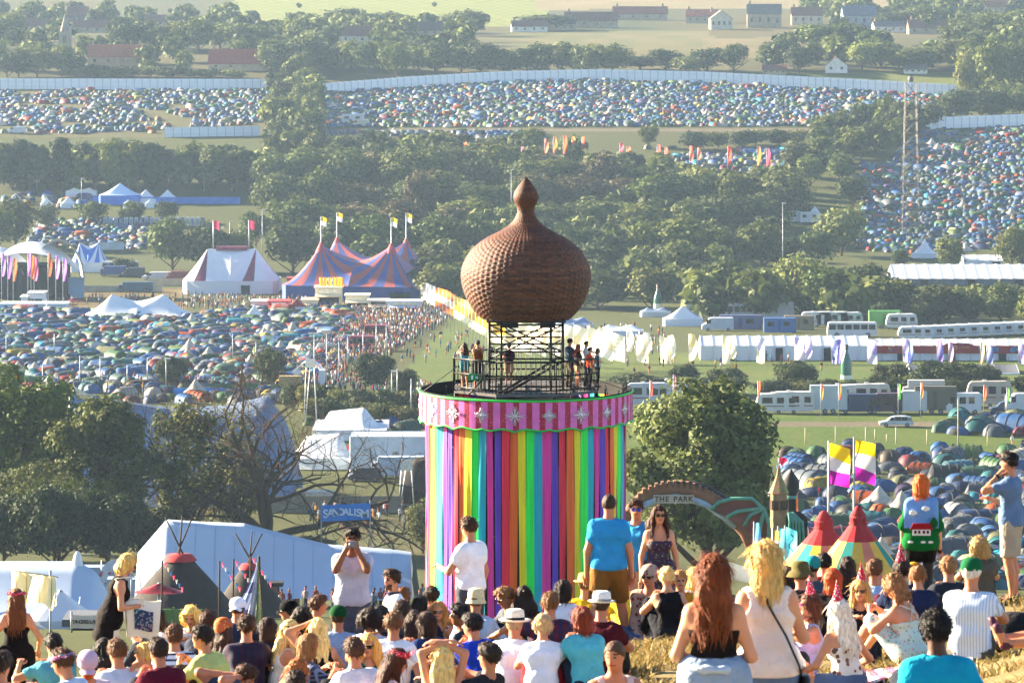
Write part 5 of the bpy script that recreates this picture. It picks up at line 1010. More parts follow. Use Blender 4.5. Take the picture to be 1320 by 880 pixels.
def belt(x0, x1, base, top, step, kinds, label, jitter=6, wf=1.6):
    x = x0
    while x <= x1:
        t = (x - x0) / max(1, x1 - x0); b = (base[0] * (1 - t) + base[1] * t) + rng.uniform(-jitter, jitter) * .5; tp = top[0] * (1 - t) + top[1] * t + rng.uniform(-jitter, jitter)
        if base[0] < 103 and hides_house(x, b, b - tp, step * 1.2): x += step * .5; continue
        tree_px(x + rng.uniform(-.25, .25) * step, tp, b, step * wf * rng.uniform(.9, 1.35), kinds[int(rng.integers(len(kinds)))], label, label); x += step * rng.uniform(.75, 1.2)
# beyond the boundary fence
belt(5, 85, (99, 99), (57, 55), 26, 'dds', 'tree in the dark clump behind the fence, below the church', 4)
belt(10, 130, (50, 56), (8, 22), 32, 'rsdl', 'tree among the village houses round the church spire', 6)
belt(140, 335, (66, 64), (27, 28), 26, 'sdrs', 'tree in the wood above the old manor house', 5)
belt(95, 300, (100, 101), (80, 86), 24, 'uu', 'dark clipped hedge bush behind the fence and manor', 2, 1.8)
belt(335, 470, (96, 90), (48, 52), 26, 'drsd', 'tree in the belt right of the red-roofed barn', 6)
belt(480, 800, (97, 94), (52, 58), 28, 'drdsd', 'tree in the dark belt behind the middle of the fence', 7)
belt(440, 630, (44, 46), (10, 14), 36, 'dsr', 'tree between the village cottages at the top of the picture', 6)
belt(690, 900, (40, 36), (18, 8), 46, 'prs', 'tree in a cottage garden on the far hill', 5)
belt(795, 930, (93, 92), (62, 64), 32, 'drl', 'scattered tree behind the fence by the hay field', 8)
tree_px(946, 51, 94, 44, 'r', 'rounded oak standing alone behind the fence')
belt(1005, 1235, (92, 91), (46, 52), 32, 'rsdl', 'tree in the thick village wood at the right behind the fence', 9)
belt(880, 1320, (38, 42), (10, 12), 48, 'rspd', 'tree between the stone houses on the far hill', 6)
belt(1060, 1320, (66, 66), (28, 30), 38, 'rsd', 'tree on the slope below the stone houses', 7)
belt(1245, 1325, (128, 130), (62, 40), 30, 'rrl', 'big sunlit tree at the right end of the fence', 8)
belt(1235, 1325, (158, 152), (108, 108), 30, 'dr', 'tree in front of the right end of the fence', 6)
for p in ((150, 26), (219, 16), (385, 9), (560, 8)): tree_px(p[0], p[1] - 6, p[1] + 2, 9, 'd', 'small lone tree in the mown field', 'lone trees in the mown field')
# hedgerow running down between the tent fields
for x, t, b in ((392, 60, 100), (372, 78, 112), (400, 84, 122), (362, 98, 138), (388, 104, 142), (405, 112, 150), (372, 124, 162), (395, 138, 176), (360, 150, 190), (383, 162, 200), (404, 172, 206), (350, 168, 215), (420, 186, 222)):
    tree_px(x, t, b, rng.uniform(26, 38), 'rdsw'[int(rng.integers(4))], 'tree in the hedgerow running down between the two upper tent fields', 'hedgerow between the upper tent fields')
belt(895, 1050, (192, 186), (166, 160), 26, 'u', 'bush in the dark hedge under the upper tent field', 3, 1.7)
belt(415, 700, (190, 192), (170, 174), 30, 'u', 'bush in the hedge along the foot of the upper tent field', 3, 1.7)
for x, t, b, w_ in ((688, 160, 196, 34), (836, 158, 190, 30), (1057, 146, 172, 34), (1025, 178, 228, 46), (1062, 170, 214, 44), (1100, 162, 206, 44), (1128, 150, 196, 44), (1165, 126, 166, 48), (1200, 128, 166, 40), (1145, 140, 180, 40), (1085, 192, 236, 44), (1045, 196, 240, 44)):
    tree_px(x, t, b, w_, 'drs'[int(rng.integers(3))], 'tree in the copse between the flags and the right-hand tent hill', 'copse left of the right-hand tent hill')
# left belt of tall trees and centre wood
belt(-5, 350, (246, 246), (176, 182), 20, 'tpdt', 'tall slim tree in the long belt behind the blue marquee', 7, 1.7)
for rb, x0, x1, hh in ((232, 405, 780, 48), (256, 360, 800, 62), (268, 800, 1010, 52), (285, 360, 1010, 64), (315, 370, 1005, 66), (345, 435, 980, 66), (375, 545, 905, 64), (398, 570, 860, 58)):
    for xa, xb, sd_ in ((x0, min(x1, 590), 'left of the wicker dome'), (max(x0, 610), min(x1, 760), 'behind the wicker dome'), (max(x0, 780), x1, 'right of the wicker dome')):
        if xb > xa: belt(xa, xb, (rb, rb), (rb - hh, rb - hh), 54, 'rwdrwsb' if rb < 330 else 'rwdsr', 'tree in the %s row of the big wood %s' % ({232: 'top', 256: 'second', 268: 'top', 285: 'third', 315: 'middle', 345: 'fifth', 375: 'sixth', 398: 'lowest'}[rb], sd_), 9, 1.3)
for x, t, b, w_, k in ((560, 212, 282, 70, 'b'), (545, 208, 290, 50, 'b'), (900, 205, 275, 75, 'l'), (525, 184, 262, 96, 'r'), (985, 240, 300, 70, 'd'), (930, 240, 310, 80, 'd')): tree_px(x, t, b, w_, k, 'broad tree standing out in the big wood', 'broad trees in the big wood')
for x, t, b, w_ in ((222, 278, 348, 82), (268, 282, 350, 74), (305, 292, 350, 56), (378, 276, 352, 84), (20, 246, 318, 70), (-5, 260, 325, 60), (60, 262, 296, 40), (120, 256, 288, 50), (170, 258, 288, 44), (215, 256, 285, 36), (160, 330, 352, 40), (330, 268, 318, 50)):
    tree_px(x, t, b, w_, 'rdw'[int(rng.integers(3))], 'tree between the left marquees and the wood', 'trees round the left marquees')
for x, t, b, w_, k in ((935, 330, 408, 74, 'r'), (975, 338, 412, 80, 's'), (1035, 318, 410, 84, 'l'), (1070, 335, 416, 86, 'r'), (1110, 330, 408, 70, 'd'), (1160, 352, 414, 66, 's'), (1210, 360, 418, 74, 'd'), (1250, 372, 418, 52, 'd'), (1290, 362, 418, 54, 'r'), (1100, 222, 266, 50, 'd'), (1085, 258, 330, 78, 'l'), (1055, 290, 345, 60, 'r'), (1225, 300, 348, 46, 's'), (1305, 284, 350, 52, 'r'), (1330, 300, 350, 40, 'd'), (1160, 318, 345, 30, 'd'), (1010, 300, 345, 50, 'd'), (1185, 386, 420, 40, 'd'), (1135, 385, 420, 40, 'd')):
    tree_px(x, t, b, w_, k, 'large tree in the line of trees right of the tower', 'line of trees right of the tower')
# bushes in the campsite and along the arena
for x, t, b, w_, lb in ((222, 451, 503, 56, 'dark rounded bush in the left tent field'), (348, 441, 502, 54, 'dark rounded bush by the white arch'), (483, 447, 505, 64, 'dark bush beside the crowded walkway'), (520, 470, 512, 44, 'small dark bush left of the tower rim')):
    tree_px(x, t, b, w_, 'U', lb, name='bush')
for x0, x1, rb, tp in ((380, 545, 528, 494), (400, 548, 545, 512)):
    belt(x0, x1, (rb, rb + 4), (tp - 6, tp + 8), 20, 'u', 'bush in the pale green hedge left of the tower', 3, 1.8)
belt(800, 1330, (512, 514), (482, 482), 38, 'UUu', 'bush in the dark hedge behind the parked vans', 5, 1.6)
for x, t, b, w_ in ((880, 464, 506, 50), (935, 468, 508, 60), (1025, 459, 510, 74), (1150, 462, 508, 66), (1215, 458, 512, 90), (1260, 462, 512, 70)): tree_px(x, t, b, w_, 'U', 'tall bush in the dark hedge behind the parked vans', 'tall bushes behind the parked vans', name='bush')
# ---- near trees: big leafy crowns of their own
def big_tree(px, d, top_row, wpx, seed, tone, label, nl=15000, nb=38, ls=.013, base=.16, rad=.024, limbs=12, fill=.1, low=False):
    x, y, z = at(px, d); hm = zrow(top_row, d) - z; w_ = mpx(wpx, d) / hm
    o = thing('tree', label, 'tree', (x, y, z), 0, None, hm)
    link('crown', crown_mesh(seed, w=w_, h=1 - base, base=base, nb=nb, nl=nl, ls=ls, tone=tone, rough=1.4, fill=fill, low=low), o); link('trunk', trunk_mesh(seed, w_, 1 - base, base, rad, limbs), o); return o
big_tree(28, 470, 462, 190, 11, 'ash', 'big leafy tree at the left edge above the white marquee', 17000, 60)
big_tree(132, 462, 506, 170, 12, 'oak', 'dark leafy tree second from the left edge', 15000, 56)
big_tree(75, 455, 590, 230, 17, 'oak', 'low dark tree under the two big trees at the left', 15000, 36, base=.05, low=True)
big_tree(240, 470, 506, 125, 13, 'ash', 'thin olive-leaved tree beside the bare oak', 6500, 54, ls=.0135, fill=.05); big_tree(305, 474, 545, 90, 23, 'willow', 'sparse olive tree behind the bare oak branches', 3200, 46, ls=.015, fill=.05)
big_tree(908, 330, 484, 262, 14, 'ash', 'big leafy oak right of the tower above the park arch', 24000, 70, base=.22, rad=.03)
big_tree(545, 470, 640, 56, 16, 'willow', 'small green tree left of the tower foot', 4000, 16, ls=.02, base=.05, low=True)
for px, d, tp, wp in ((5, 445, 620, 120), (70, 442, 608, 130), (140, 444, 618, 120), (200, 448, 640, 90), (400, 470, 690, 90), (300, 480, 668, 60)):
    x, y, z = at(px, d); hm = zrow(tp, d) - z; tree(px, d, hm, 'U', 'dark undergrowth bush beneath the big left-hand trees', 'undergrowth below the left trees', mpx(wp, d) / hm / 1.3, 'bush')
def bare_tree():
    x, y, z = at(345, 465); o = thing('bare_tree', 'gnarled bare oak with spreading leafless branches', 'tree', (x, y, z)); r = np.random.default_rng(4); mb = MB(); tips = []
    def grow(p, d, L_, rad, lev):
        pts, rr = [p], [rad]; n = 5 if lev < 2 else 4 if lev < 4 else 3
        for i in range(n):
            d = unit(d + r.normal(size=3) * (.22 + .07 * lev) * np.array([1, 1, .8]) + V3(0, 0, .02 if lev > 1 else .0)); p = p + d * L_ / n; pts.append(p); rr.append(rad * (1 - .62 * (i + 1) / n))
            if lev < 5 and i >= 1:
                for _ in range(1 if lev else 2):
                    s_ = unit(np.cross(d, r.normal(size=3))); grow(p, unit(d * .55 + s_ * .85 + V3(0, 0, .12)), L_ * (.52 + .2 * r.random()), rr[-1] * .72, lev + 1)
        mb.tube(pts, rr, 7 if lev < 2 else 3, cap=False)
        if lev >= 3: tips.append(p)
    H_ = zrow(505, 465) - z
    mb.tube([(0, 0, -.3), (.1, 0, 1.2), (-.1, 0, 2.2)], [1.3, 1.05, .9], 10)
    for dx, dz, L_, rd in ((-.9, .75, 8.5, .36), (-.25, 1.0, 8.5, .40), (.45, 1, 8.6, .36), (1.0, .42, 9.2, .36), (1.0, .05, 7.5, .26), (-1, .25, 7, .28), (.1, 1, 7, .3)): grow(V3(0, 0, 2.0), unit(V3(dx, r.normal() * .35, dz)), L_ * H_ / 11.6, rd * 1.35, 0)
    mb.obj('trunk', bark, o); t = np.array(tips); t = t[(t[:, 0] < -2.0) & (t[:, 2] < H_ * .93)]; t = t[r.random(len(t)) < min(1, 700 / len(t))]
    c = np.repeat(t, 7, 0) + r.normal(size=(len(t) * 7, 3)) * .4; V, Q, col = leaves(c, r.normal(size=c.shape) + V3(0, 0, .5), .16, r, np.tile(np.array(lin(GREENS['willow'])[:3]), (len(c), 1)))
    link('crown', mesh_np('crown', V, Q, [leafm], None, False, col), o)
bare_tree()

# the woods read as one mass: coarse crowns packed between the single trees
def woodland():
    r = np.random.default_rng(77); lod = []
    for sd_, tone in ((1, 'oak'), (2, 'dark'), (3, 'ash'), (4, 'dark'), (5, 'oak')):
        me = crown_mesh(200 + sd_, w=1.05, h=.97, base=.02, nb=12, nl=240, ls=.11, tone=tone, low=True); V = np.empty(len(me.vertices) * 3, np.float32); me.vertices.foreach_get('co', V); c = np.empty(len(me.loops) * 4, np.float32); me.attributes['Col'].data.foreach_get('color', c); lod.append((V.reshape(-1, 3), c.reshape(-1, 4, 4)[:, 0, :3])); bpy.data.meshes.remove(me)
    VV, CC = [], []
    for poly, sp, n, h in (([(345, 300), (360, 235), (410, 200), (700, 196), (800, 232), (1005, 246), (1010, 310), (985, 345), (880, 400), (560, 400), (430, 345)], 9, 210, 10), ([(-20, 100), (-20, 20), (330, 30), (345, 98)], 13, 120, 11), ([(335, 98), (350, 45), (610, 42), (600, 80), (800, 92), (800, 98)], 12, 110, 11), ([(990, 92), (1035, 48), (1040, 15), (1345, 15), (1345, 92)], 15, 130, 12), ([(1240, 150), (1250, 60), (1345, 40), (1345, 150)], 11, 40, 13), ([(345, 210), (350, 60), (405, 60), (412, 215)], 9, 50, 10), ([(-20, 246), (-20, 232), (350, 232), (350, 246)], 7, 40, 13), ([(895, 415), (900, 395), (1130, 395), (1130, 418)], 8, 24, 11), ([(1130, 415), (1130, 398), (1345, 398), (1345, 418)], 7, 24, 7), ([(1040, 235), (1060, 180), (1150, 150), (1215, 160), (1120, 205)], 9, 30, 9)):
        for x, d, px in scatter(poly, sp, n, r):
            rw_ = YH - g(x, d) / d * F
            if rw_ < 103 and hides_house(px, rw_, h * F / d, h * F / d): continue
            V, c = lod[int(r.integers(5))]; a = r.uniform(0, 6.28); s = h * r.uniform(.75, 1.15); z = g(x, d); VV.append(np.stack([x + s * (V[:, 0] * math.cos(a) - V[:, 1] * math.sin(a)), d + s * (V[:, 0] * math.sin(a) + V[:, 1] * math.cos(a)), z + s * V[:, 2]], 1)); CC.append(c * r.uniform(.8, 1.2))
    V = np.concatenate(VV); o = link('woodland', mesh_np('woodland', V, np.arange(len(V)).reshape(-1, 4), [leafm], None, False, np.concatenate(CC))); tag(o, 'dense woodland filling the slopes between the tent fields and village', 'woodland', kind='stuff')
# ------------------------------------------------------------------ tents by the thousand
def tent_dome(seed, lx, ly, h, n=12, rings=4, flat=.75):
    """crossed-pole dome: panels between the poles pulled in a little; returns V, quads, panel number per face"""
    V, Q, P = [], [], []
    for i in range(rings + 1):
        t = i / rings * math.pi / 2
        for j in range(n):
            a = 2 * math.pi * (j + .5) / n; rr = math.cos(t) ** flat * (1 + .10 * abs(math.cos(2 * a))); V.append((lx / 2 * rr * math.cos(a), ly / 2 * rr * math.sin(a), h * math.sin(t) ** .9 + (.03 if i == 0 else 0)))
    for i in range(rings):
        for j in range(n):
            k = (j + 1) % n; Q.append((i * n + j, i * n + k, (i + 1) * n + k, (i + 1) * n + j)); P.append(j * 4 // n)
    return np.array(V), np.array(Q), np.array(P)
def tent_tunnel(lx, ly, h, hoops=5, n=9, sag=.07):
    V, Q, P = [], [], []; m = hoops * 2 - 1
    for i in range(m + 2):
        if i == 0: x, s = -lx / 2, .16
        elif i == m + 1: x, s = lx / 2, .16
        else: x = -lx / 2 + lx * (.12 + .76 * (i - 1) / (m - 1)); s = 1 - (sag if i % 2 == 0 else 0) - .10 * abs((i - 1) / (m - 1) - .4)
        for j in range(n):
            a = math.pi * j / (n - 1); V.append((x, ly / 2 * (math.cos(a)) * (1 if s > .5 else .75), h * math.sin(a) ** .8 * s + .02))
    for i in range(m + 1):
        for j in range(n - 1): Q.append((i * n + j, i * n + j + 1, (i + 1) * n + j + 1, (i + 1) * n + j)); P.append(min(3, i * 4 // (m + 1)))
    return np.array(V), np.array(Q), np.array(P)
def tent_cone(r, h, wall, n=12):
    V, Q, P = [], [], []
    for i, (rr, z) in enumerate(((r, 0), (r * .98, wall), (r * .45, wall + (h - wall) * .42), (.06, h))):
        for j in range(n): a = 2 * math.pi * j / n; V.append((rr * math.cos(a), rr * math.sin(a), z))
    for i in range(3):
        for j in range(n): k = (j + 1) % n; Q.append((i * n + j, i * n + k, (i + 1) * n + k, (i + 1) * n + j)); P.append(0 if i else 2)
    return np.array(V), np.array(Q), np.array(P)
TENTS = [tent_dome(1, 3.0, 2.6, 1.45, 12, 3), tent_dome(2, 3.6, 2.4, 1.3, 14, 3), tent_tunnel(4.6, 2.5, 1.6), tent_tunnel(5.6, 3.0, 1.9, 4), tent_cone(2.2, 2.5, .5), tent_dome(3, 2.5, 1.8, 1.05, 10, 3), tent_tunnel(3.4, 2.2, 1.3, 3)]
TENTS_LO = [tent_dome(1, 3.0, 2.6, 1.45, 8, 2), tent_dome(2, 3.6, 2.4, 1.3, 8, 2), tent_tunnel(4.6, 2.5, 1.6, 2, 5), tent_tunnel(5.4, 2.9, 1.9, 2, 5), tent_cone(2.2, 2.5, .5, 8), tent_dome(3, 2.5, 1.8, 1.05, 6, 2), tent_tunnel(3.4, 2.2, 1.3, 2, 5)]
TCOL = [('2f5f9e', 14), ('3b73b4', 12), ('27406e', 10), ('5c86b8', 6), ('3f6a5a', 11), ('4a7a4c', 10), ('6d8a4a', 6), ('2f7f86', 7), ('54616e', 9), ('7d8893', 7), ('a2aab0', 3), ('8a8f6a', 5), ('b5382f', 4), ('d0622c', 4), ('8c3348', 3), ('d8d6cc', 3), ('cfc29a', 3), ('c9b23c', 2), ('6a5a8c', 3), ('39a0b8', 4), ('2a3138', 5), ('5a4a3c', 3)]
_tp = np.array([c for _, c in TCOL], float); _tp /= _tp.sum(); _tc = np.array([raw(c)[:3] for c, _ in TCOL]); _tc = np.clip(_tc.mean(1, keepdims=True) + (_tc - _tc.mean(1, keepdims=True)) * 1.08, .004, 1) * .42
tentm = mat('tent_fabric_mixed', (.3, .3, .3), .6, .2, var=.06, scale=2, attr='Col', transl=.15)
tentflym = mat('tent_fabric', (.3, .3, .3), .6, .2, var=.12, scale=1.4, objcol=True, transl=.15, bump=.3, bscale=5)
def scatter(poly, spacing, n_max, r, keep=None):
    poly = np.array(poly, float); rows = poly[:, 1]; d0, d1 = float(row_d(rows.max())), float(row_d(rows.min())); pts = []; cell = {}
    tries = n_max * 14
    D = np.sqrt(r.uniform(d0 ** 2, d1 ** 2, tries)); PX = r.uniform(poly[:, 0].min(), poly[:, 0].max(), tries); RW = YH - _pchip(D) / D * F
    ok = inpoly(PX, RW, poly)
    if keep is not None: ok &= keep(PX, RW, r)
    for px, d in zip(PX[ok], D[ok]):
        x = (px - CX) / F * d; k = (int(x // spacing), int(d // spacing)); bad = False
        for i in (-1, 0, 1):
            for j in (-1, 0, 1):
                for q in cell.get((k[0] + i, k[1] + j), ()):
                    if (q[0] - x) ** 2 + (q[1] - d) ** 2 < spacing ** 2: bad = True
        if bad: continue
        cell.setdefault(k, []).append((x, d)); pts.append((x, d, px))
        if len(pts) >= n_max: break
    return pts
woodland()
def weights(r, n): return r.choice(len(TENTS), n, p=[.28, .21, .14, .08, .012, .198, .08])
STUFF_V, STUFF_Q, STUFF_C = [], [], []; _off = 0
def add_stuff_tents(pts, r, smul=1.0, TENTS=TENTS_LO):
    global _off
    n = len(pts); kinds = weights(r, n); ci = r.choice(len(TCOL), n, p=_tp); X = np.array([p[0] for p in pts]); Y = np.array([p[1] for p in pts]); Zs = G(X, Y)
    for k in range(len(TENTS)):
        V, Q, P = TENTS[k]; sel = np.nonzero(kinds == k)[0]
        if not len(sel): continue
        a = r.uniform(0, 6.28, len(sel)); s = smul * r.uniform(.85, 1.3, len(sel)); ca, sa = np.cos(a), np.sin(a)
        W = np.stack([X[sel][:, None] + s[:, None] * (V[:, 0] * ca[:, None] - V[:, 1] * sa[:, None]), Y[sel][:, None] + s[:, None] * (V[:, 0] * sa[:, None] + V[:, 1] * ca[:, None]), Zs[sel][:, None] + s[:, None] * V[:, 2] * r.uniform(.85, 1.2, len(sel))[:, None]], 2)
        c1 = _tc[ci[sel]] * r.uniform(.85, 1.15, (len(sel), 1)); 
        if k == 4: c1 = np.tile(np.array(lin('b9b3a6')[:3]), (len(sel), 1))
        c2 = np.where(r.random((len(sel), 1)) < .45, c1, np.where(r.random((len(sel), 1)) < .5, c1 * .6 + .07, _tc[r.choice(len(TCOL), len(sel), p=_tp)])); dark = np.full_like(c1, .03); hasd = r.random((len(sel), 1)) < .3
        pc = np.stack([c1, c2, c1, np.where(hasd, dark * .5 + c1 * .25, c2)], 1)          # panel colours
        STUFF_V.append(W.reshape(-1, 3)); STUFF_Q.append((Q[None] + (np.arange(len(sel)) * len(V))[:, None, None] + _off).reshape(-1, 4)); STUFF_C.append(pc[:, P].reshape(-1, 3)); _off += len(sel) * len(V)
CNAME = {'2f5f9e': 'blue', '3b73b4': 'bright blue', '27406e': 'navy', '5c86b8': 'pale blue', '3f6a5a': 'bottle-green', '4a7a4c': 'green', '6d8a4a': 'lime-green', '2f7f86': 'teal', '54616e': 'slate-grey', '7d8893': 'grey', 'a2aab0': 'silver-grey', '8a8f6a': 'olive', 'b5382f': 'red', 'd0622c': 'orange', '8c3348': 'maroon', 'd8d6cc': 'white', 'cfc29a': 'sand-coloured', 'c9b23c': 'yellow', '6a5a8c': 'violet', '39a0b8': 'turquoise', '2a3138': 'charcoal', '5a4a3c': 'brown'}
SHAPE = ['dome tent', 'low dome tent', 'tunnel tent', 'large tunnel tent', 'conical bell tent', 'small pop-up tent', 'short tunnel tent']
_tm, _dm, _pm = {}, {}, {}
doorm = mat('tent_door', '1c2026', .8, var=.1); ribm = mat('tent_pole_sleeve', '2b2f36', .6, var=.1)
def tent_parts(k):
    if k not in _tm:
        V, Q, P = TENTS[k]; _tm[k] = mesh_np('fly', V, Q, [tentflym], None, False)
        mb = MB(); n = {0: 12, 1: 14, 5: 10}.get(k)
        if k in (0, 1, 5):
            lx = abs(V[:, 0]).max(); hh = V[:, 2].max(); w_ = .36; ins = 1.02
            def on(u, v): a = math.pi * 1.5 + (u - .5) * 1.1 * (1 - .45 * v); i = v * .62 * math.pi / 2; ly = abs(V[:, 1]).max(); rr = math.cos(i) ** .75 * ins * (1 + .10 * abs(math.cos(2 * a)) * 0); return (lx * .93 * rr * math.cos(a), ly * .98 * rr * math.sin(a), hh * math.sin(i) ** .9 * ins + .03)
            mb.grid(on, 4, 4)
        elif k == 4: mb.grid(lambda u, v: (2.2 * .985 * math.cos(4.71 + (u - .5) * .5 * (1 - v * .8)) * (1.02 - .40 * v), 2.2 * math.sin(4.71 + (u - .5) * .5 * (1 - v * .8)) * (1.02 - .40 * v), .02 + 1.25 * v), 2, 3)
        else:
            lx, ly, hh = V[:, 0].max(), V[:, 1].max(), V[:, 2].max(); mb.grid(lambda u, v: (lx * (1.005 - .20 * v), (u - .5) * ly * 1.1 * (1 - .35 * v), .03 + hh * .80 * v), 3, 3)
        _dm[k] = mb.mesh('door', doorm); mb = MB()
        if k in (2, 3, 6):
            n = 9; rows_ = V.reshape(-1, n, 3)
            for i in range(1, len(rows_) - 1, 2): mb.tube(rows_[i] * 1.012, .035, 4, cap=False)
        elif k != 4:
            nn = {0: 12, 1: 14, 5: 10}[k]; rr = V.reshape(-1, nn, 3)
            for j0 in (0, nn // 4, nn // 2, 3 * nn // 4): mb.tube(rr[:, j0] * 1.015, .03, 4, cap=False)
        else: mb.tube([(0, 0, 2.4), (0, 0, 2.75)], .05, 5)
        _pm[k] = mb.mesh('pole_sleeve', ribm)
    return _tm[k], _dm[k], _pm[k]
def add_tents(pts, r, where, smul=1.0):
    n = len(pts); kinds = weights(r, n); ci = r.choice(len(TCOL), n, p=_tp)
    for (x, d, px), k, c in zip(pts, kinds, ci):
        hx = 'd8d6cc' if k == 4 else TCOL[c][0]; f, dr, pl = tent_parts(k); lb = '%s %s %s' % (CNAME[hx], SHAPE[k], where); s = smul * r.uniform(.9, 1.25)
        o = link('tent', f, None, (x, d, g(x, d)), r.uniform(0, 6.28), None, (s, s, s * r.uniform(.9, 1.15))); tag(o, lb[0].upper() + lb[1:] if 0 else lb, 'tent', lb); o.color = tuple((_tc[c] if k != 4 else np.array(lin('b9b3a6')[:3])) * r.uniform(.75, 1.25)) + (1,)
        link('door', dr, o); link('pole_sleeve', pl, o)
rt = np.random.default_rng(21)
# nearest: right-hand camp below the meadow, camp beside the vans, tents left of the tower
add_tents(scatter([(1000, 712), (1012, 580), (1100, 568), (1345, 560), (1345, 712)], 3.9, 200, rt, lambda px, row, r: (row > 584 + 5 * np.sin(px * .05))), rt, 'in the crowded camp at the right', 1.05)
add_tents(scatter([(1120, 764), (1125, 712), (1345, 712), (1345, 764)], 3.4, 60, rt), rt, 'low down behind the picnickers at the right', .95)
add_tents(scatter([(1228, 562), (1230, 545), (1345, 540), (1345, 562)], 4.0, 24, rt), rt, 'on the grass by the parked vans', 1.1)
add_tents(scatter([(1195, 566), (1195, 552), (1235, 552), (1235, 566)], 6, 1, rt), rt, 'pitched alone on the meadow', 1.5)
add_tents(scatter([(395, 552), (400, 520), (520, 535), (535, 560)], 4.5, 12, rt), rt, 'below the pale hedge left of the tower', 1.1)
add_tents(scatter([(150, 522), (150, 508), (380, 508), (380, 520)], 4.2, 26, rt), rt, 'at the near edge of the left tent field', 1.05)
_left = scatter([(-25, 508), (-25, 401), (120, 404), (240, 412), (350, 392), (420, 392), (462, 412), (440, 455), (395, 505)], 2.55, 3400, rt, lambda px, row, r: r.random(len(px)) < np.where(np.abs((px * .35 + row * 1.1) % 60 - 30) < 3, .5, 1))
_left.sort(key=lambda p: p[1]); add_tents(_left[:60], rt, 'in the near rows of the left tent field', 1.0); add_stuff_tents(_left[60:], rt, .88, TENTS)
gap = lambda k, th: (lambda px, row, r: vnoise(np.stack([px * .03, row * k, 0 * px], 1), 4) > th)
add_stuff_tents(scatter([(410, 164), (412, 122), (640, 107), (760, 104), (900, 108), (1000, 113), (1100, 118), (1225, 124), (1150, 160), (1040, 163)], 2.35, 5200, rt), rt, .76)
add_stuff_tents(scatter([(415, 186), (415, 170), (700, 172), (700, 188)], 2.6, 600, rt), rt, .78); add_stuff_tents(scatter([(830, 218), (830, 192), (1010, 192), (1040, 215), (1040, 228)], 2.6, 700, rt, gap(.2, -.25)), rt, .78)
add_stuff_tents(scatter([(-10, 172), (-10, 118), (348, 117), (345, 160), (215, 166), (200, 172)], 2.6, 1900, rt, gap(.22, -.22)), rt, .78)
add_stuff_tents(scatter([(1105, 322), (1120, 230), (1190, 170), (1345, 163), (1345, 310), (1200, 330)], 2.4, 3600, rt), rt, .78)
add_stuff_tents(scatter([(40, 318), (50, 285), (190, 284), (185, 322)], 2.5, 600, rt), rt, .8); add_stuff_tents(scatter([(5, 262), (10, 250), (120, 255), (120, 272)], 4.5, 50, rt), rt)
add_stuff_tents(scatter([(880, 335), (880, 310), (960, 310), (960, 335)], 4, 60, rt), rt); add_stuff_tents(scatter([(1150, 236), (1100, 240), (1110, 210), (1150, 215)], 3.5, 60, rt), rt)
o = link('distant_tents', mesh_np('distant_tents', np.concatenate(STUFF_V), np.concatenate(STUFF_Q), [tentm], None, False, np.concatenate(STUFF_C))); tag(o, 'dense carpet of small coloured tents on the far camping fields', 'tents', kind='stuff')
# ------------------------------------------------------------------ far crowd: small figures
def figure_mesh():
    mb = MB()
    for s_ in (-1, 1): mb.tube([(.09 * s_, .04 * s_, 0), (.09 * s_, .02 * s_, .45), (.08 * s_, 0, .88)], [.06, .07, .09], 5, 1)
    mb.tube([(0, 0, .85), (0, 0, 1.05), (0, 0, 1.3), (0, 0, 1.46)], [.16, .15, .19, .08], 7, 0)
    for s_ in (-1, 1): mb.tube([(.19 * s_, 0, 1.4), (.25 * s_, .02, 1.12), (.22 * s_, .12, .88)], [.055, .05, .04], 4, 0)
    mb.tube([(0, 0, 1.42), (0, 0.01, 1.5), (0, .01, 1.58), (0, .0, 1.68), (0, 0, 1.74)], [.05, .06, .095, .09, .03], 6, 2); mb.tube([(0, -.03, 1.58), (0, -.02, 1.70), (0, -.01, 1.77)], [.085, .1, .04], 6, 3); return mb
FIG = figure_mesh(); FIG_HI = FIG; FIG = MB(); FIG.tube([(0, 0, 0), (0, 0, .85)], [.13, .16], 4, 1, False).tube([(0, 0, .85), (0, 0, 1.3), (0, 0, 1.46)], [.17, .25, .08], 5, 0, False).tube([(0, 0, 1.45), (0, .01, 1.62)], [.07, .1], 4, 2, False).tube([(0, 0, 1.62), (0, 0, 1.77)], [.1, .04], 4, 3, False); _fv = np.array(FIG.v); SHIRTS = [lin(c)[:3] for c in ('e4e4e6', 'd8d8dc', '2a2c34', '3a5a9a', 'a83238', '3a7a5a', 'c8a04a', '6a7a92', '8a4a6a', '1c1c22', 'b8c4d4', 'a8583a', '4a8aa8', 'c8b8b4')]; SHIRTS = [tuple(v * .62 for v in c) for c in SHIRTS]
LEGS = [lin(c)[:3] for c in ('2a2f3c', '4a5a78', '8a7a5c', '1a1a1e', '33415c', '6a5a48')]; SKN = [lin(c)[:3] for c in ('a8765c', 'b08064', '98664c')]; HAR = [lin(c)[:3] for c in ('2a1c14', '5a3c22', 'b08a50', '1a1412', '7a4422')]
figm = [mat('figure_clothes', (.3, .3, .3), .9, .1, var=.1, objcol=True)] + [mat('figure_' + n, c, .85, .15, var=.1) for n, c in (('legs', '39404e'), ('skin', 'a8765c'), ('hair', '3a2618'))]
_fm = FIG_HI.mesh('person', figm)
figm2 = [figm[0], mat('figure_bare_legs', 'b98a6a', .8, var=.1), figm[2], mat('figure_fair_hair', '9a7444', .8, var=.1)]; _fm2 = FIG_HI.mesh('person', figm2)
CROWD = [[], [], []]; _co = 0
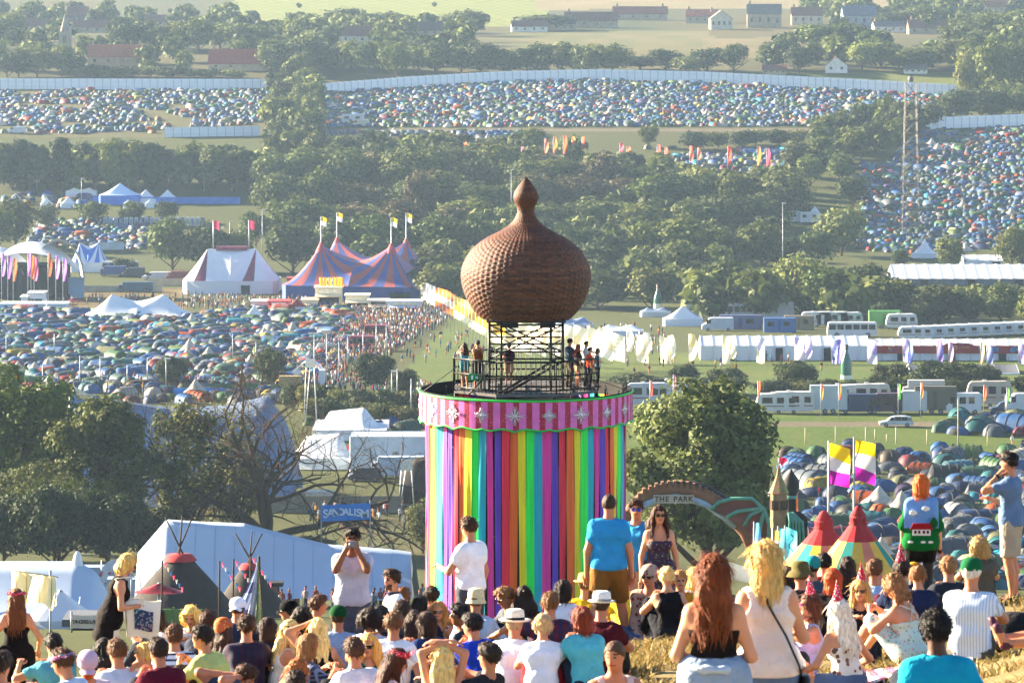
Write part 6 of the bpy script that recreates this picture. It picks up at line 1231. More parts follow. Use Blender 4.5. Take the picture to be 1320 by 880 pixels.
def crowd_stuff(pts, r):
    global _co
    q4 = [(np.array([f for f, m in zip(FIG.f, FIG.m) if m == k and len(f) == 4])) for k in range(4)]
    for x, d, px in pts:
        a = r.uniform(0, 6.28); s = r.uniform(.9, 1.05); c, sn = math.cos(a), math.sin(a); z = g(x, d)
        W = np.stack([x + s * (_fv[:, 0] * c - _fv[:, 1] * sn), d + s * (_fv[:, 0] * sn + _fv[:, 1] * c), z + s * _fv[:, 2]], 1); cols = (SHIRTS[int(r.integers(len(SHIRTS)))], LEGS[int(r.integers(len(LEGS)))], SKN[int(r.integers(3))], HAR[int(r.integers(5))])
        CROWD[0].append(W)
        for k in range(4): CROWD[1].append(q4[k] + _co); CROWD[2].append(np.tile(cols[k], (len(q4[k]), 1)))
        _co += len(_fv)
SN = ['white', 'pale grey', 'black', 'blue', 'red', 'green', 'ochre', 'grey-blue', 'plum', 'black', 'pale blue', 'orange', 'turquoise', 'pink']
def crowd_people(pts, r, where):
    for x, d, px in pts:
        i = int(r.integers(len(SHIRTS))); lb = 'distant person in a %s top %s' % (SN[i], where); o = link('person', _fm if r.random() < .6 else _fm2, None, (x, d, g(x, d)), r.uniform(0, 6.28), None, r.uniform(.9, 1.05)); tag(o, lb, 'person', lb); o.color = tuple(SHIRTS[i]) + (1,)
rc = np.random.default_rng(33)
crowd_people(scatter([(395, 672), (395, 655), (560, 655), (560, 690)], .9, 48, rc), rc, 'near the blue banner')
crowd_people(scatter([(440, 688), (440, 668), (490, 668), (490, 690)], .8, 22, rc), rc, 'queueing under the blue banner')
crowd_people([((px - CX) / F * d, d, px) for px, d in zip(rc.uniform(335, 545, 60), rc.uniform(312, 345, 60))], rc, 'in front of the long white marquee')
crowd_people([((px - CX) / F * d, d, px) for px, d in zip(rc.uniform(840, 990, 40), rc.uniform(255, 330, 40))], rc, 'under the oak by the park arch')
crowd_people(scatter([(235, 700), (235, 655), (345, 655), (345, 700)], .9, 30, rc), rc, 'behind the long white marquee')
crowd_people(scatter([(500, 470), (520, 440), (600, 430), (640, 470)], 2.2, 40, rc), rc, 'strolling on the meadow left of the tower')
crowd_people(scatter([(800, 486), (800, 462), (1080, 462), (1080, 480)], 3, 26, rc), rc, 'on the arena grass by the pale flags')
crowd_people(scatter([(1015, 690), (1030, 580), (1320, 570), (1320, 690)], 9, 14, rc), rc, 'between the tents of the right-hand camp')
crowd_stuff(scatter([(360, 470), (420, 440), (455, 398), (560, 398), (585, 412), (530, 440), (480, 478), (400, 500)], .95, 1300, rc), rc); crowd_stuff(scatter([(230, 400), (235, 382), (460, 390), (470, 402)], 1.2, 260, rc), rc)
crowd_stuff(scatter([(400, 506), (405, 484), (560, 500), (540, 512)], 1.1, 130, rc), rc); crowd_stuff(scatter([(860, 350), (880, 330), (925, 330), (915, 385), (880, 390)], 1.3, 200, rc), rc); crowd_stuff(scatter([(60, 500), (60, 485), (180, 490), (330, 495), (330, 505), (60, 508)], 1.4, 110, rc), rc)
crowd_stuff(scatter([(70, 392), (70, 384), (230, 384), (230, 392)], 1.2, 40, rc), rc); crowd_stuff(scatter([(690, 455), (690, 420), (860, 425), (860, 460)], 2.5, 70, rc), rc)
o = link('crowd', mesh_np('crowd', np.concatenate(CROWD[0]), CROWD[1], [mat('crowd_mixed', (.3, .3, .3), .85, .15, var=.05, attr='Col')], None, True, np.concatenate(CROWD[2]))); tag(o, 'dense far-off crowd on the walkway between the tents and the big tops', 'crowd', kind='stuff')
# ------------------------------------------------------------------ boundary fence
steelp = mat('fence_panel_steel', 'd9dde2', .6, .3, var=.12, scale=1.5, metal=.2); postm = mat('galvanised_post', 'a0a6ac', .5, .4, metal=.6, var=.1)
def fence_section(pts, label, hgt=4.1, pw=3.0):
    """pts: (column, foot row) along the fence; one panel and one post after another"""
    W = [np.array(rowpt(a, b)) for a, b in pts]; root = thing('boundary_fence', label, 'fence', tuple(W[0])); o0 = W[0]
    mb = MB(); mb.box((pw / 2, 0, hgt / 2), (pw - .16, .06, hgt)); [mb.box((x, -.05, hgt / 2), (.06, .05, hgt - .1)) for x in np.linspace(.35, pw - .35, 6)]; pm_ = mb.mesh('panel', steelp)
    mb = MB(); mb.box((0, -.06, hgt / 2), (.16, .2, hgt + .25)); mb.box((0, .6, hgt * .35), (.1, 1.2, .1)); qm = mb.mesh('post', postm)
    seg = np.concatenate([[0], np.cumsum([np.linalg.norm((b - a)[:2]) for a, b in zip(W, W[1:])])]); s = 0.0
    while s < seg[-1] - pw:
        p = [np.interp(s, seg, [w_[i] for w_ in W]) for i in (0, 1)]; q = [np.interp(s + pw, seg, [w_[i] for w_ in W]) for i in (0, 1)]; a = math.atan2(q[1] - p[1], q[0] - p[0]); z = g(p[0], p[1])
        link('panel', pm_, root, (p[0] - o0[0], p[1] - o0[1], z - o0[2]), a); link('post', qm, root, (p[0] - o0[0], p[1] - o0[1], z - o0[2]), a); s += pw
fence_section([(-20, 115), (352, 116)], 'grey steel boundary fence above the upper left tent field')
fence_section([(410, 122), (520, 113), (640, 106), (760, 103), (900, 106), (1000, 111), (1100, 116), (1240, 124)], 'long curving grey steel boundary fence above the middle tent field')
fence_section([(1188, 167), (1345, 161)], 'grey steel fence along the top of the right-hand tent hill'); fence_section([(212, 177), (345, 175)], 'short grey fence at the foot of the upper left tent field', 3.4)
# ------------------------------------------------------------------ houses of the far village
glass = mat('window_dark', '1c242c', .15, .6, var=0); chim = mat('chimney_stone', '9a8a74', .9, var=.2)
def house(px, row, wpx, wallh, roofh, wall, roof, label, dep=7.0, gable=False, chimneys=1, wins=4, name='house'):
    d = float(row_d(row)); w_, h, rh = mpx(wpx, d), mpx(wallh, d), mpx(roofh, d); o = thing(name, label, 'house', at(px, d), RAD(rng.uniform(-8, 8))); wm, rm = mat('wall_' + wall, wall, .9, var=.15, scale=.8), mat('roof_' + roof, roof, .85, var=.25, scale=1.2)
    mb = MB(); mb.box((0, 0, h / 2 - .3), (w_, dep, h + .6))
    if gable: mb.extrude([(-w_ / 2, h), (w_ / 2, h), (0, h + rh)], -dep / 2, dep / 2)
    else: mb.add([(x, y, z) for x in (-w_ / 2, w_ / 2) for y, z in ((-dep / 2, h), (dep / 2, h), (0, h + rh * .96))], [(0, 1, 2), (3, 5, 4), (0, 2, 5, 3), (1, 4, 5, 2)])
    mb.obj('wall', wm, o); mb = MB(); ov = .35
    if gable: [mb.add([(0, -dep / 2 - ov, h + rh + .12), (0, dep / 2 + ov, h + rh + .12), (s_ * (w_ / 2 + ov), dep / 2 + ov, h - ov * rh / w_ * 2 + .1), (s_ * (w_ / 2 + ov), -dep / 2 - ov, h - ov * rh / w_ * 2 + .1)] + [(0, -dep / 2 - ov, h + rh - .1), (0, dep / 2 + ov, h + rh - .1), (s_ * (w_ / 2 + ov), dep / 2 + ov, h - ov * rh / w_ * 2 - .12), (s_ * (w_ / 2 + ov), -dep / 2 - ov, h - ov * rh / w_ * 2 - .12)], [(0, 1, 2, 3), (7, 6, 5, 4), (0, 3, 7, 4), (1, 0, 4, 5), (2, 1, 5, 6), (3, 2, 6, 7)]) for s_ in (-1, 1)]
    else: mb.extrude([(-dep / 2 - ov, h - .2), (0, h + rh), (dep / 2 + ov, h - .2), (dep / 2 + ov, h), (0, h + rh + .25), (-dep / 2 - ov, h)], -w_ / 2 - .25, w_ / 2 + .25); mb.v = [(y, x, z) for x, y, z in mb.v]
    rf = mb.obj('roof', rm, o)
    for i in range(chimneys): mb = MB(); x = (-w_ * .42, w_ * .42, 0)[i]; mb.box((x, 0, h + rh + .4), (.9, .7, 2.2)); mb.box((x, 0, h + rh + 1.65), (.5, .4, .4)); mb.obj('chimney', chim, rf)
    for i in range(wins): x = (i + .5) / wins * w_ - w_ / 2; mb = MB(); mb.box((x, -dep / 2 - .02, h * .58), (min(1.1, w_ / wins * .45), .08, h * .34)); mb.obj('window', glass, o)
STN, WHT, RED, GRY, BRN = 'a89a82', 'd6d2c6', '8f5a44', '6f6a66', '7a5648'
for a in [(46, 42, 32, 9, 9, STN, BRN, 'brown-roofed stone house left of the church spire'), (101, 28, 27, 8, 11, GRY, BRN, 'tall grey house with brown roof behind the church'), (120, 42, 50, 7, 8, STN, BRN, 'long low stone house right of the church spire'), (201, 33, 40, 5, 8, STN, BRN, 'farmhouse on the edge of the mown field'),
          (150, 85, 72, 12, 15, 'b09a7c', 'a3664c', 'old manor house with orange tiled roof and tall chimneys'), (308, 90, 76, 8, 18, 'b8a488', '98523f', 'long red-roofed barn behind the fence'), (462, 56, 42, 10, 12, WHT, BRN, 'whitewashed cottage among the trees at the upper left'), (555, 46, 50, 7, 10, STN, '5a4c46', 'dark-roofed cottage row among the trees'),
          (682, 41, 46, 7, 7, WHT, BRN, 'low white cottage above the hay field'), (722, 39, 38, 8, 10, STN, GRY, 'grey-roofed cottage right of the low white one'), (762, 36, 68, 9, 11, STN, BRN, 'long terrace of stone cottages with brown roof'), (825, 26, 70, 8, 9, STN, RED, 'red-roofed terrace at the top edge of the village'),
          (985, 36, 44, 18, 12, STN, GRY, 'large stone house with grey roof on the far hill'), (1040, 32, 40, 12, 10, 'c0b49c', BRN, 'tall pale house right of the large stone house'), (1107, 36, 44, 16, 12, '8f969c', '5f6a78', 'blue-grey slate house on the far hill'), (1145, 42, 40, 8, 6, WHT, GRY, 'low flat-roofed white house below the slate house'), (1285, 16, 34, 7, 8, STN, RED, 'red-roofed house at the top right'), (1200, 44, 60, 8, 10, STN, BRN, 'brown-roofed cottage between the right-hand trees'), (1340, 14, 30, 9, 8, WHT, BRN, 'white house at the top right corner'),
          (1180, 94, 30, 5, 6, WHT, GRY, 'small pale shed roof behind the right end of the fence'), (998, 95, 30, 5, 6, STN, BRN, 'low shed roof behind the fence right of the oak'), (905, 30, 40, 9, 8, STN, RED, 'cottage with red roof left of the gabled villa')]: house(*a, chimneys=2 if 'manor' in a[7] or 'terrace' in a[7] else 1)
house(929, 38, 28, 14, 10, 'c2b8a4', GRY, 'pale gabled villa facing us above the hay field', gable=True); house(1078, 93, 28, 9, 11, 'dcd8ce', BRN, 'small white gabled house behind the fence', gable=True, wins=2)
def church():
    d = float(row_d(64)); o = thing('church', 'stone church tower with a tall thin spire among the trees', 'church', at(84, d)); s = d / F; mb = MB(); mb.box((0, 0, 11 * s), (15 * s, 15 * s, 24 * s)); mb.box((-20 * s, 0, 5 * s), (26 * s, 16 * s, 12 * s)); [mb.box((x * 6.5 * s, y * 6.5 * s, 26 * s), (2.5 * s, 2.5 * s, 8 * s)) for x in (-1, 1) for y in (-1, 1)]; mb.obj('wall', mat('wall_' + STN, STN, .9), o)
    MB().lathe([(7 * s, 22 * s), (.3 * s, 46 * s), (0, 46 * s)], 8, smooth=False).obj('spire', mat('spire_stone', '8f8a80', .9, var=.15), o); mb = MB(); mb.box((0, -7.6 * s, 14 * s), (4 * s, .3, 9 * s)); mb.obj('window', glass, o)
church()
# ------------------------------------------------------------------ big tops and marquees
def canopy(o, nx, ny, a, b, H, eave, sad, m1, m2=None, stripe=2, p=1.45, walls=None, wall_m=None, poles=True, polem=None, topcap=None, n=32, flags=None, pat=None):
    """tensioned canopy of nx by ny peaks, each over a cell of half-size a x b, built as striped fans"""
    mb = MB(); tops = []
    for ix in range(nx):
        for iy in range(ny):
            cx, cy_ = (ix - (nx - 1) / 2) * 2 * a, (iy - (ny - 1) / 2) * 2 * b; tops.append((cx, cy_)); bd = []
            for k in range(n):
                t = k / n * 4; s_ = int(t); f = t - s_; q = [(-1 + 2 * f, -1), (1, -1 + 2 * f), (1 - 2 * f, 1), (-1, 1 - 2 * f)][s_]; bx, by = q; rx = ry = 1.0
                outx = (bx < -.99 and ix == 0) or (bx > .99 and ix == nx - 1); outy = (by < -.99 and iy == 0) or (by > .99 and iy == ny - 1)
                ex = (ix == 0 and bx < 0) or (ix == nx - 1 and bx > 0); ey = (iy == 0 and by < 0) or (iy == ny - 1 and by > 0)
                if outx or outy: z = eave
                else:
                    wgt = max(abs(by) if abs(bx) > .99 and ey else 0, abs(bx) if abs(by) > .99 and ex else 0); z = sad + (eave - sad) * wgt ** 1.5
                if ex and ey: cf = 1 - .17 * (abs(bx) * abs(by)) ** 3; bx, by = bx * cf, by * cf
                bd.append((cx + bx * a, cy_ + by * b, z))
            K = 9
            for k in range(n):
                q0, q1 = bd[k], bd[(k + 1) % n]
                def fn(u, v):
                    t = .03 + .97 * v; x = q0[0] * (1 - u) + q1[0] * u; y = q0[1] * (1 - u) + q1[1] * u; zb = q0[2] * (1 - u) + q1[2] * u
                    return (cx + (x - cx) * t, cy_ + (y - cy_) * t, zb + (H - zb) * (1 - t) ** p)
                mb.grid(fn, 1, K, 1 if (m2 is not None and ((k in pat) if pat else (k // stripe) % 2)) else 0)
    mb.obj('canopy', [m1, m2] if m2 is not None else [m1], o)
    if walls:
        A, B = a * nx, b * ny; mb = MB(); c = .10; pl = [(-A, -B * (1 - c * 2)), (-A * (1 - c), -B), (A * (1 - c), -B), (A, -B * (1 - c * 2)), (A, B * (1 - c * 2)), (A * (1 - c), B), (-A * (1 - c), B), (-A, B * (1 - c * 2))]; pl = [(x * .985, y * .985) for x, y in pl]
        for i in range(8): q0, q1 = pl[i], pl[(i + 1) % 8]; mb.grid(lambda u, v: (q0[0] + (q1[0] - q0[0]) * u, q0[1] + (q1[1] - q0[1]) * u, eave * (1 - v) * .995 - .3 * v), 8, 1, smooth=False)
        mb.obj('side_wall', wall_m, o)
    for i, (x, y) in enumerate(tops):
        if poles: mb = MB(); mb.tube([(x, y, 0), (x, y, H + (flags or 0))], .14 if flags else .1, 6); kp = mb.obj('king_pole', polem or postm, o)
        if topcap: mb = MB(); mb.lathe([(.25, H + .5), (a * .06 + .45, H - .9), (a * .11 + .5, H - 2.0)], 12, c=(x, y, .12)); mb.obj('peak_collar', topcap, o)
    return tops
def flagcloth(o, x, y, z, w_, h, cols, seed=0, name='flag', tri=False):
    for i, c in enumerate(cols):
        n = len(cols); mb = MB(); z1, z0_ = z - h * i / n, z - h * (i + 1) / n
        mb.grid(lambda u, v: (x + w_ * u * (1 - (v if tri else 0) * .7), y + .14 * w_ * math.sin(u * 5 + seed + i), (z1 * (1 - v) + z0_ * v) - .25 * w_ * u * u - .08 * w_ * math.sin(u * 6 + seed)), 6, 2); mb.obj(name, mat('flag_' + c, c, .8, var=.08, transl=.4), o)
def topflag(o, x, y, z, sgn, cols, s=1.0): flagcloth(o, x, y, z, sgn * 2.4 * s, 3.6 * s, cols, x, 'pennant_flag')
wm = mat('marquee_white', 'dfe3e8', .6, .3, var=.05, scale=.4, transl=.15); wm2 = mat('marquee_white_wall', 'd4dae2', .6, .3, var=.05, transl=.1); cream = mat('marquee_cream', 'e9dfc8', .6, var=.06, transl=.15)
# blue and red big top
d = float(row_d(381)); s = d / F; o = thing('big_top', 'big top with blue and salmon-red stripes and four flagged masts', 'tent', at(469, d), RAD(-10.5))
tp = canopy(o, 2, 2, 46 * s, 46 * s, 68 * s, 19 * s, 46 * s, mat('bigtop_blue', '4a5f9c', .6, .3, var=.06, transl=.1), mat('bigtop_salmon', 'b0625c', .6, .3, var=.06, transl=.1), 2, 1.5, True, mat('bigtop_wall_blue', '2f4f94', .7, var=.08), True, postm, mat('bigtop_cap_red', 'b04a58', .7, var=.08), 48, 36 * s)
for i, (x, y) in enumerate(tp): topflag(o, x, y, 68 * s + 36 * s, 1, ['e2c82c', 'e8e8e8'], .62)
mb = MB(); mb.box((66 * s, -92.5 * s, 6 * s), (26 * s, .6, 12 * s)); mb.obj('entrance', doorm, o)
# white and maroon big top
d = float(row_d(376)); s = d / F; o = thing('big_top', 'white big top with wavy maroon bands and a flat ridge', 'tent', at(299, d))
canopy(o, 2, 1, 31 * s, 42 * s, 56 * s, 17 * s, 53 * s, wm, mat('bigtop_maroon', '8a4c62', .7, var=.08), 3, 1.15, True, wm2, False, n=32, pat=(2, 3, 12, 20, 27))
mb = MB(); mb.box((0, 0, 56 * s), (40 * s, 9 * s, 5 * s)); mb.obj('ridge_cap', mat('bigtop_maroon'), o)
for x, sg in ((-24, 1), (22, 1)): mb = MB(); mb.tube([(x * s, 0, 50 * s), (x * s, 0, 92 * s)], .16, 6); mb.obj('king_pole', postm, o); topflag(o, x * s, 0, 92 * s, 1, ['c8486a'], .6)
mb = MB(); mb.box((20 * s, -41.6 * s, 6 * s), (11 * s, .5, 11 * s)); mb.obj('entrance', doorm, o)
def marquee(px, row, wpx, hpx, eave, nx, label, m1=wm, m2=None, dep=.5, ny=1, walls=True, p=1.35, stripe=3, d=None, sad=.8, wallm=None, rz=0.0, caps=None):
    d = d or float(row_d(row)); s = d / F; o = thing('marquee', label, 'tent', at(px, d), rz); H = hpx * s; canopy(o, nx, ny, wpx * s / 2 / nx, wpx * s / 2 * dep / ny, H, eave * s, H * sad if nx > 1 else H, m1, m2, stripe, p, walls, wallm or wm2, True, n=24, topcap=caps); return o
marquee(178, 411, 134, 32, 7, 2, 'large white marquee with two peaks in the left tent field', walls=False, dep=.55, sad=.72)
marquee(115, 349, 48, 36, 12, 2, 'blue and white striped marquee behind the curved stage', wm, mat('stripe_blue', '4f7fc4', .6, var=.06), .9, stripe=2, sad=.88)
marquee(155, 262, 54, 26, 11, 1, 'blue-walled marquee with a pale peaked roof', mat('pale_blue_canvas', 'b9cde4', .6, var=.06), None, .6, wallm=mat('blue_canvas', '3f78c8', .6, var=.08)); marquee(105, 254, 40, 12, 8, 2, 'low pale tent left of the blue-walled marquee', cream)
for px, row, w_, h in ((188, 262, 30, 18), (216, 261, 26, 17), (60, 268, 16, 14), (88, 268, 20, 15), (20, 262, 18, 13), (165, 268, 12, 11), (193, 268, 12, 11)): tag(marquee(px, row, w_, h, 6, 1, 'small white pagoda tent near the blue-walled marquee'), None, None, 'small pagodas near the blue-walled marquee')
tag(marquee(328, 414, 22, 22, 9, 1, 'small white square tent beside the big white marquee'), None, None)
marquee(1192, 332, 34, 24, 6, 1, 'white pointed stretch tent below the lattice mast', p=1.8); marquee(930, 396, 24, 24, 8, 1, 'pointed white pagoda beside the parked lorries', p=1.9); marquee(880, 420, 52, 26, 10, 1, 'white hexagonal tent behind the pale flags'); marquee(1050, 284, 16, 20, 9, 1, 'little white pagoda among the trees right of the wood'); marquee(888, 396, 16, 16, 6, 1, 'little pointed tent left of the pagoda')
for px, row, w_, h, lb in ((740, 424, 50, 16, 'grey-blue tent row behind the wicker dome'), (800, 432, 60, 14, 'long pale canopy right of the scaffold'), (845, 408, 40, 12, 'dark peaked stall by the first bottle')): marquee(px, row, w_, h, 7, 2, lb, mat('grey_blue_canvas', '8d9cb4', .6, var=.08) if 'grey' in lb or 'dark' in lb else wm)
marquee(383, 404, 30, 20, 9, 1, 'red canopied stall beside the big top', mat('red_canvas', '9c2f3e', .7, var=.08)); marquee(94, 392, 24, 8, 4, 1, 'red parasol tent on the dry ground by the stage', mat('red_canvas'), walls=False)
# block with shop fronts
def stall(px, row, wpx, hpx, wall, roof, label, dep=6, sign=None, awn=True, cat='stall', d=None, name='stall'):
    d = d or float(row_d(row)); s = d / F; w_, h = wpx * s, hpx * s; o = thing(name, label, cat, at(px, d)); mb = MB(); mb.box((0, 0, h / 2 - .1), (w_, dep, h)); mb.obj('wall', mat('wall_' + wall, wall, .8, var=.12), o); mb = MB(); mb.box((0, 0, h + .1), (w_ + .6, dep + .6, .3)); mb.obj('roof', mat('roof_' + roof, roof, .7, var=.1), o)
    mb = MB(); mb.box((0, -dep / 2 - .05, h * .34), (w_ * .8, .12, h * .42)); mb.obj('counter_opening', doorm, o)
    if awn: mb = MB(); mb.grid(lambda u, v: ((u - .5) * w_, -dep / 2 - .1 - 1.6 * v, h * .72 - .5 * v), 2, 1); mb.grid(lambda u, v: ((.5 - u) * w_, -dep / 2 - .1 - 1.6 * v, h * .72 - .5 * v - .05), 2, 1); mb.obj('awning', mat('roof_' + roof), o)
    if sign: mb = MB(); mb.box((0, -dep / 2 - .2, h * .86), (w_ * .7, .1, h * .2)); mb.obj('sign_board', mat('sign_' + sign, sign, .8, var=.2, scale=2), o)
    return o
stall(424, 397, 34, 27, 'efe2c0', 'e6d9b4', 'tall cream stall with a row of yellow flags on top', sign='f2e8cc'); stall(461, 399, 30, 19, 'f0e6c6', 'e8dcba', 'cream shop front right of the yellow-flag stall'); stall(488, 401, 26, 14, 'd8cfb8', 'b8b2a4', 'low cream shop front with a dark board', sign='4a4a48'); stall(522, 402, 44, 14, 'd8dade', 'c2cad6', 'grey-roofed shop front with a cream sign', sign='e4d8b4'); stall(400, 398, 20, 12, 'e8dcc0', 'd6c8a4', 'small cream kiosk left of the yellow-flag stall')
stall(360, 402, 26, 14, 'c8483c', 'b83c34', 'red-fronted snack stall left of the red canopy', sign='e8e0d8'); stall(336, 400, 22, 12, 'd8d4cc', 'c8c4bc', 'white snack stall left of the red one'); stall(378, 380, 14, 22, 'b04434', '9a3a2e', 'narrow red tower stall behind the canopy', awn=False)
for i, x in enumerate((412, 417, 423, 429, 434, 438)):
    d = float(row_d(397)); o = thing('flag', 'yellow flag on top of the tall cream stall', 'flag', (at(x, d)[0], d, at(x, d)[2] + 27 * d / F), 0, 'yellow flags on the cream stall'); mb = MB(); mb.tube([(0, 0, 0), (0, 0, 2.4)], .05, 5); mb.obj('pole', postm, o); flagcloth(o, 0, 0, 2.4, .8, 2.2, ['ecae1e'], i, 'cloth')
# portable toilets and blue hoardings by the far marquee
d = float(row_d(291)); cab = MB(); cab.box((0, 0, 1.15), (1.1, 1.1, 2.3)); cab.extrude([(-.6, 2.3), (.6, 2.3), (.4, 2.55), (-.4, 2.55)], -.6, .6); cabm = cab.mesh('cabin', mat('toilet_grey', 'b4bac2', .6, var=.08)); cabm2 = cab.mesh('cabin', mat('toilet_blue', '5f6f88', .6, var=.08)); dr = MB(); dr.box((0, -.57, 1.1), (.8, .05, 1.9)); drm = dr.mesh('door', mat('toilet_door', '8a93a0', .6, var=.05))
for i in range(20): o = thing('portable_toilet', 'portable toilet in the row behind the left marquees', 'toilet', at(136 + i * 6.6, d), 0, 'row of portable toilets'); link('cabin', cabm2 if i % 4 == 3 else cabm, o); link('door', drm, o)
def hoarding(x0, x1, row, hpx, col, label, name='hoarding', d=None):
    d = d or float(row_d(row)); s = d / F; a = at(x0, d); o = thing(name, label, name, a); n = max(2, int((x1 - x0) * s / 4)); w_ = (x1 - x0) * s / n
    mb = MB(); mb.box((w_ / 2, 0, hpx * s / 2), (w_ - .06, .1, hpx * s)); mb.box((.06, .1, hpx * s / 2), (.12, .12, hpx * s + .2)); pm_ = mb.mesh('panel', mat('hoard_' + col, col, .7, var=.15, scale=.5))
    for i in range(n): link('panel', pm_, o, (i * w_, 0, g(a[0] + i * w_, d) - a[2]))
    return o
hoarding(120, 310, 263, 9, '4a80c4', 'bright blue hoarding round the far left marquees'); hoarding(950, 1035, 200, 5, '5f93cc', 'pale blue hoarding below the orange flags', d=float(row_d(197)))
hoarding(190, 250, 368, 9, 'b0a48c', 'beige screen fence left of the white big top'); hoarding(118, 160, 322, 10, 'b0b8be', 'grey hoarding above the striped marquee'); hoarding(60, 210, 376, 8, 'a8a596', 'pale screen fence beside the curved stage')
hoarding(224, 290, 512, 12, '2f86d6', 'bright blue tarpaulin screen behind the bare oak'); hoarding(270, 335, 506, 12, '2f6a4a', 'dark green net fence behind the bare oak'); hoarding(345, 520, 646, 22, '8a8574', 'weathered screen fence behind the blue banner', d=535.)
# curved white stage roof
def stage():
    d = float(row_d(384)); s = d / F; o = thing('stage', 'curved white stage roof with a dark open mouth and side screens', 'stage', at(48, d)); shell = mat('stage_shell', 'cfd2d4', .5, .4, var=.06, scale=.3, transl=.05)
    def roof(x0, x1, ztop, zl, zr, y0, y1, sh):
        mb = MB()
        def fn(u, v, e=0): x = x0 + (x1 - x0) * u; arc = math.sin(math.pi * u ** .9) ** .5; z = (zl * (1 - u) + zr * u) * (1 - arc) + (ztop - 9 * v * (1 - v) + sh * v) * arc; return ((x + (0 - x) * .18 * v) * s, (y0 + (y1 - y0) * v) * s, (z + 3 * math.sin(u * 9) * .0 - e) * s)
        mb.grid(fn, 24, 8); mb.grid(lambda u, v: fn(1 - u, v, .7), 24, 8); mb.obj('roof_shell', shell, o)
    roof(-78, 62, 60, 16, 24, -26, 40, 10); roof(-4, 60, 75, 40, 24, 16, 70, -4); roof(-120, -20, 58, 30, 30, 10, 60, 4)
    mb = MB(); mb.box((-8 * s, 0, 3 * s), (104 * s, 30 * s, 6 * s)); mb.obj('stage_floor', mat('stage_black', '1a1a1c', .7, var=.1), o); mb = MB(); mb.box((-8 * s, 26 * s, 22 * s), (96 * s, 2, 44 * s)); mb.obj('back_drape', mat('stage_black'), o)
    mb = MB(); [mb.tube([(x * s, -14 * s, 0), (x * s, -14 * s, 44 * s)], .35, 5) for x in (-40, -20, 2, 24, 40)]; mb.tube([(-44 * s, -14 * s, 44 * s), (44 * s, -14 * s, 44 * s)], .4, 5); mb.obj('lighting_truss', mat('truss', '3a3c42', .5, metal=.5), o)
    mb = MB(); mb.box((50 * s, -8 * s, 14 * s), (22 * s, 2, 26 * s)); mb.obj('side_wall', mat('stage_side', '7d94aa', .7, var=.1), o)
stage()
d = float(row_d(392)); stall(145 - 100, 399, 84, 8, 'c9d6e4', 'd4dde6', 'long pale blue cabin in front of the curved stage', awn=False, name='cabin', cat='cabin'); stall(35, 392, 12, 10, 'e2e4e8', 'd8dade', 'left white screen box in front of the stage', awn=False, name='screen_box', cat='screen'); stall(48, 392, 20, 15, 'e2e4e8', 'd8dade', 'right white screen box in front of the stage', awn=False, name='screen_box', cat='screen')
# ------------------------------------------------------------------ flags on poles
def pole_flag(px, d, top_row, w_, h, cols, label, group=None, feather=False, sgn=1, seed=0, foot=None):
    x, y, z = at(px, d); H = zrow(top_row, d) - z; o = thing('flag', label, 'flag', (x, y, z), 0, group); mb = MB(); mb.tube([(0, 0, -.2), (0, 0, H * .6), (0, 0, H)], [.07, .06, .04], 5); mb.obj('pole', postm, o)
    n = len(cols)
    for i, c in enumerate(cols):
        mb = MB()
        def fn(u, v): vv = (i + v) / n; wd = w_ * (1 if not feather else (.35 + .65 * math.sin(math.pi * min(1, .12 + vv * .8)) ** .8)); return (sgn * (.06 + wd * u), .16 * w_ * math.sin(u * 4 + vv * 5 + seed), H - .1 - h * vv - .10 * w_ * u * math.sin(seed + vv * 6) - (.3 * w_ * u if not feather else 0))
        mb.grid(fn, 6, 6); mb.obj('cloth', mat('flag_' + c, raw(c), .75, var=.08, transl=.7), o)
    return o
for i in range(20):
    t = i / 19; px = 543 + 92 * t ** .9; d = 1010 - 250 * t; c = ['f0ece4'] if i < 3 else (['e07830', 'f0e0c8', 'd8682c'] if i < 8 else ['f2d860', 'e8b428', 'f4ecc4']); s = d / F
    pole_flag(px, d, 362 + 44 * t, (10 + 6 * t) * s, (24 + 10 * t) * s, c, '%s banner flag in the slanting row left of the tower' % ('white' if i < 3 else 'orange and white' if i < 8 else 'yellow'), 'banner flags in the slanting row, ' + ('white' if i < 3 else 'orange' if i < 8 else 'yellow'), seed=i)
for i, px in enumerate((650, 668, 686, 704, 722, 740, 757, 772)): d = 772 + 2 * i; pole_flag(px, d, 412 + i * 1.2, 17 * d / F, 38 * d / F, ['f4ead0', 'f2dfae', 'f6efe0'], 'cream banner flag seen through the tower scaffold', 'cream flags behind the scaffold', seed=i * 1.3)
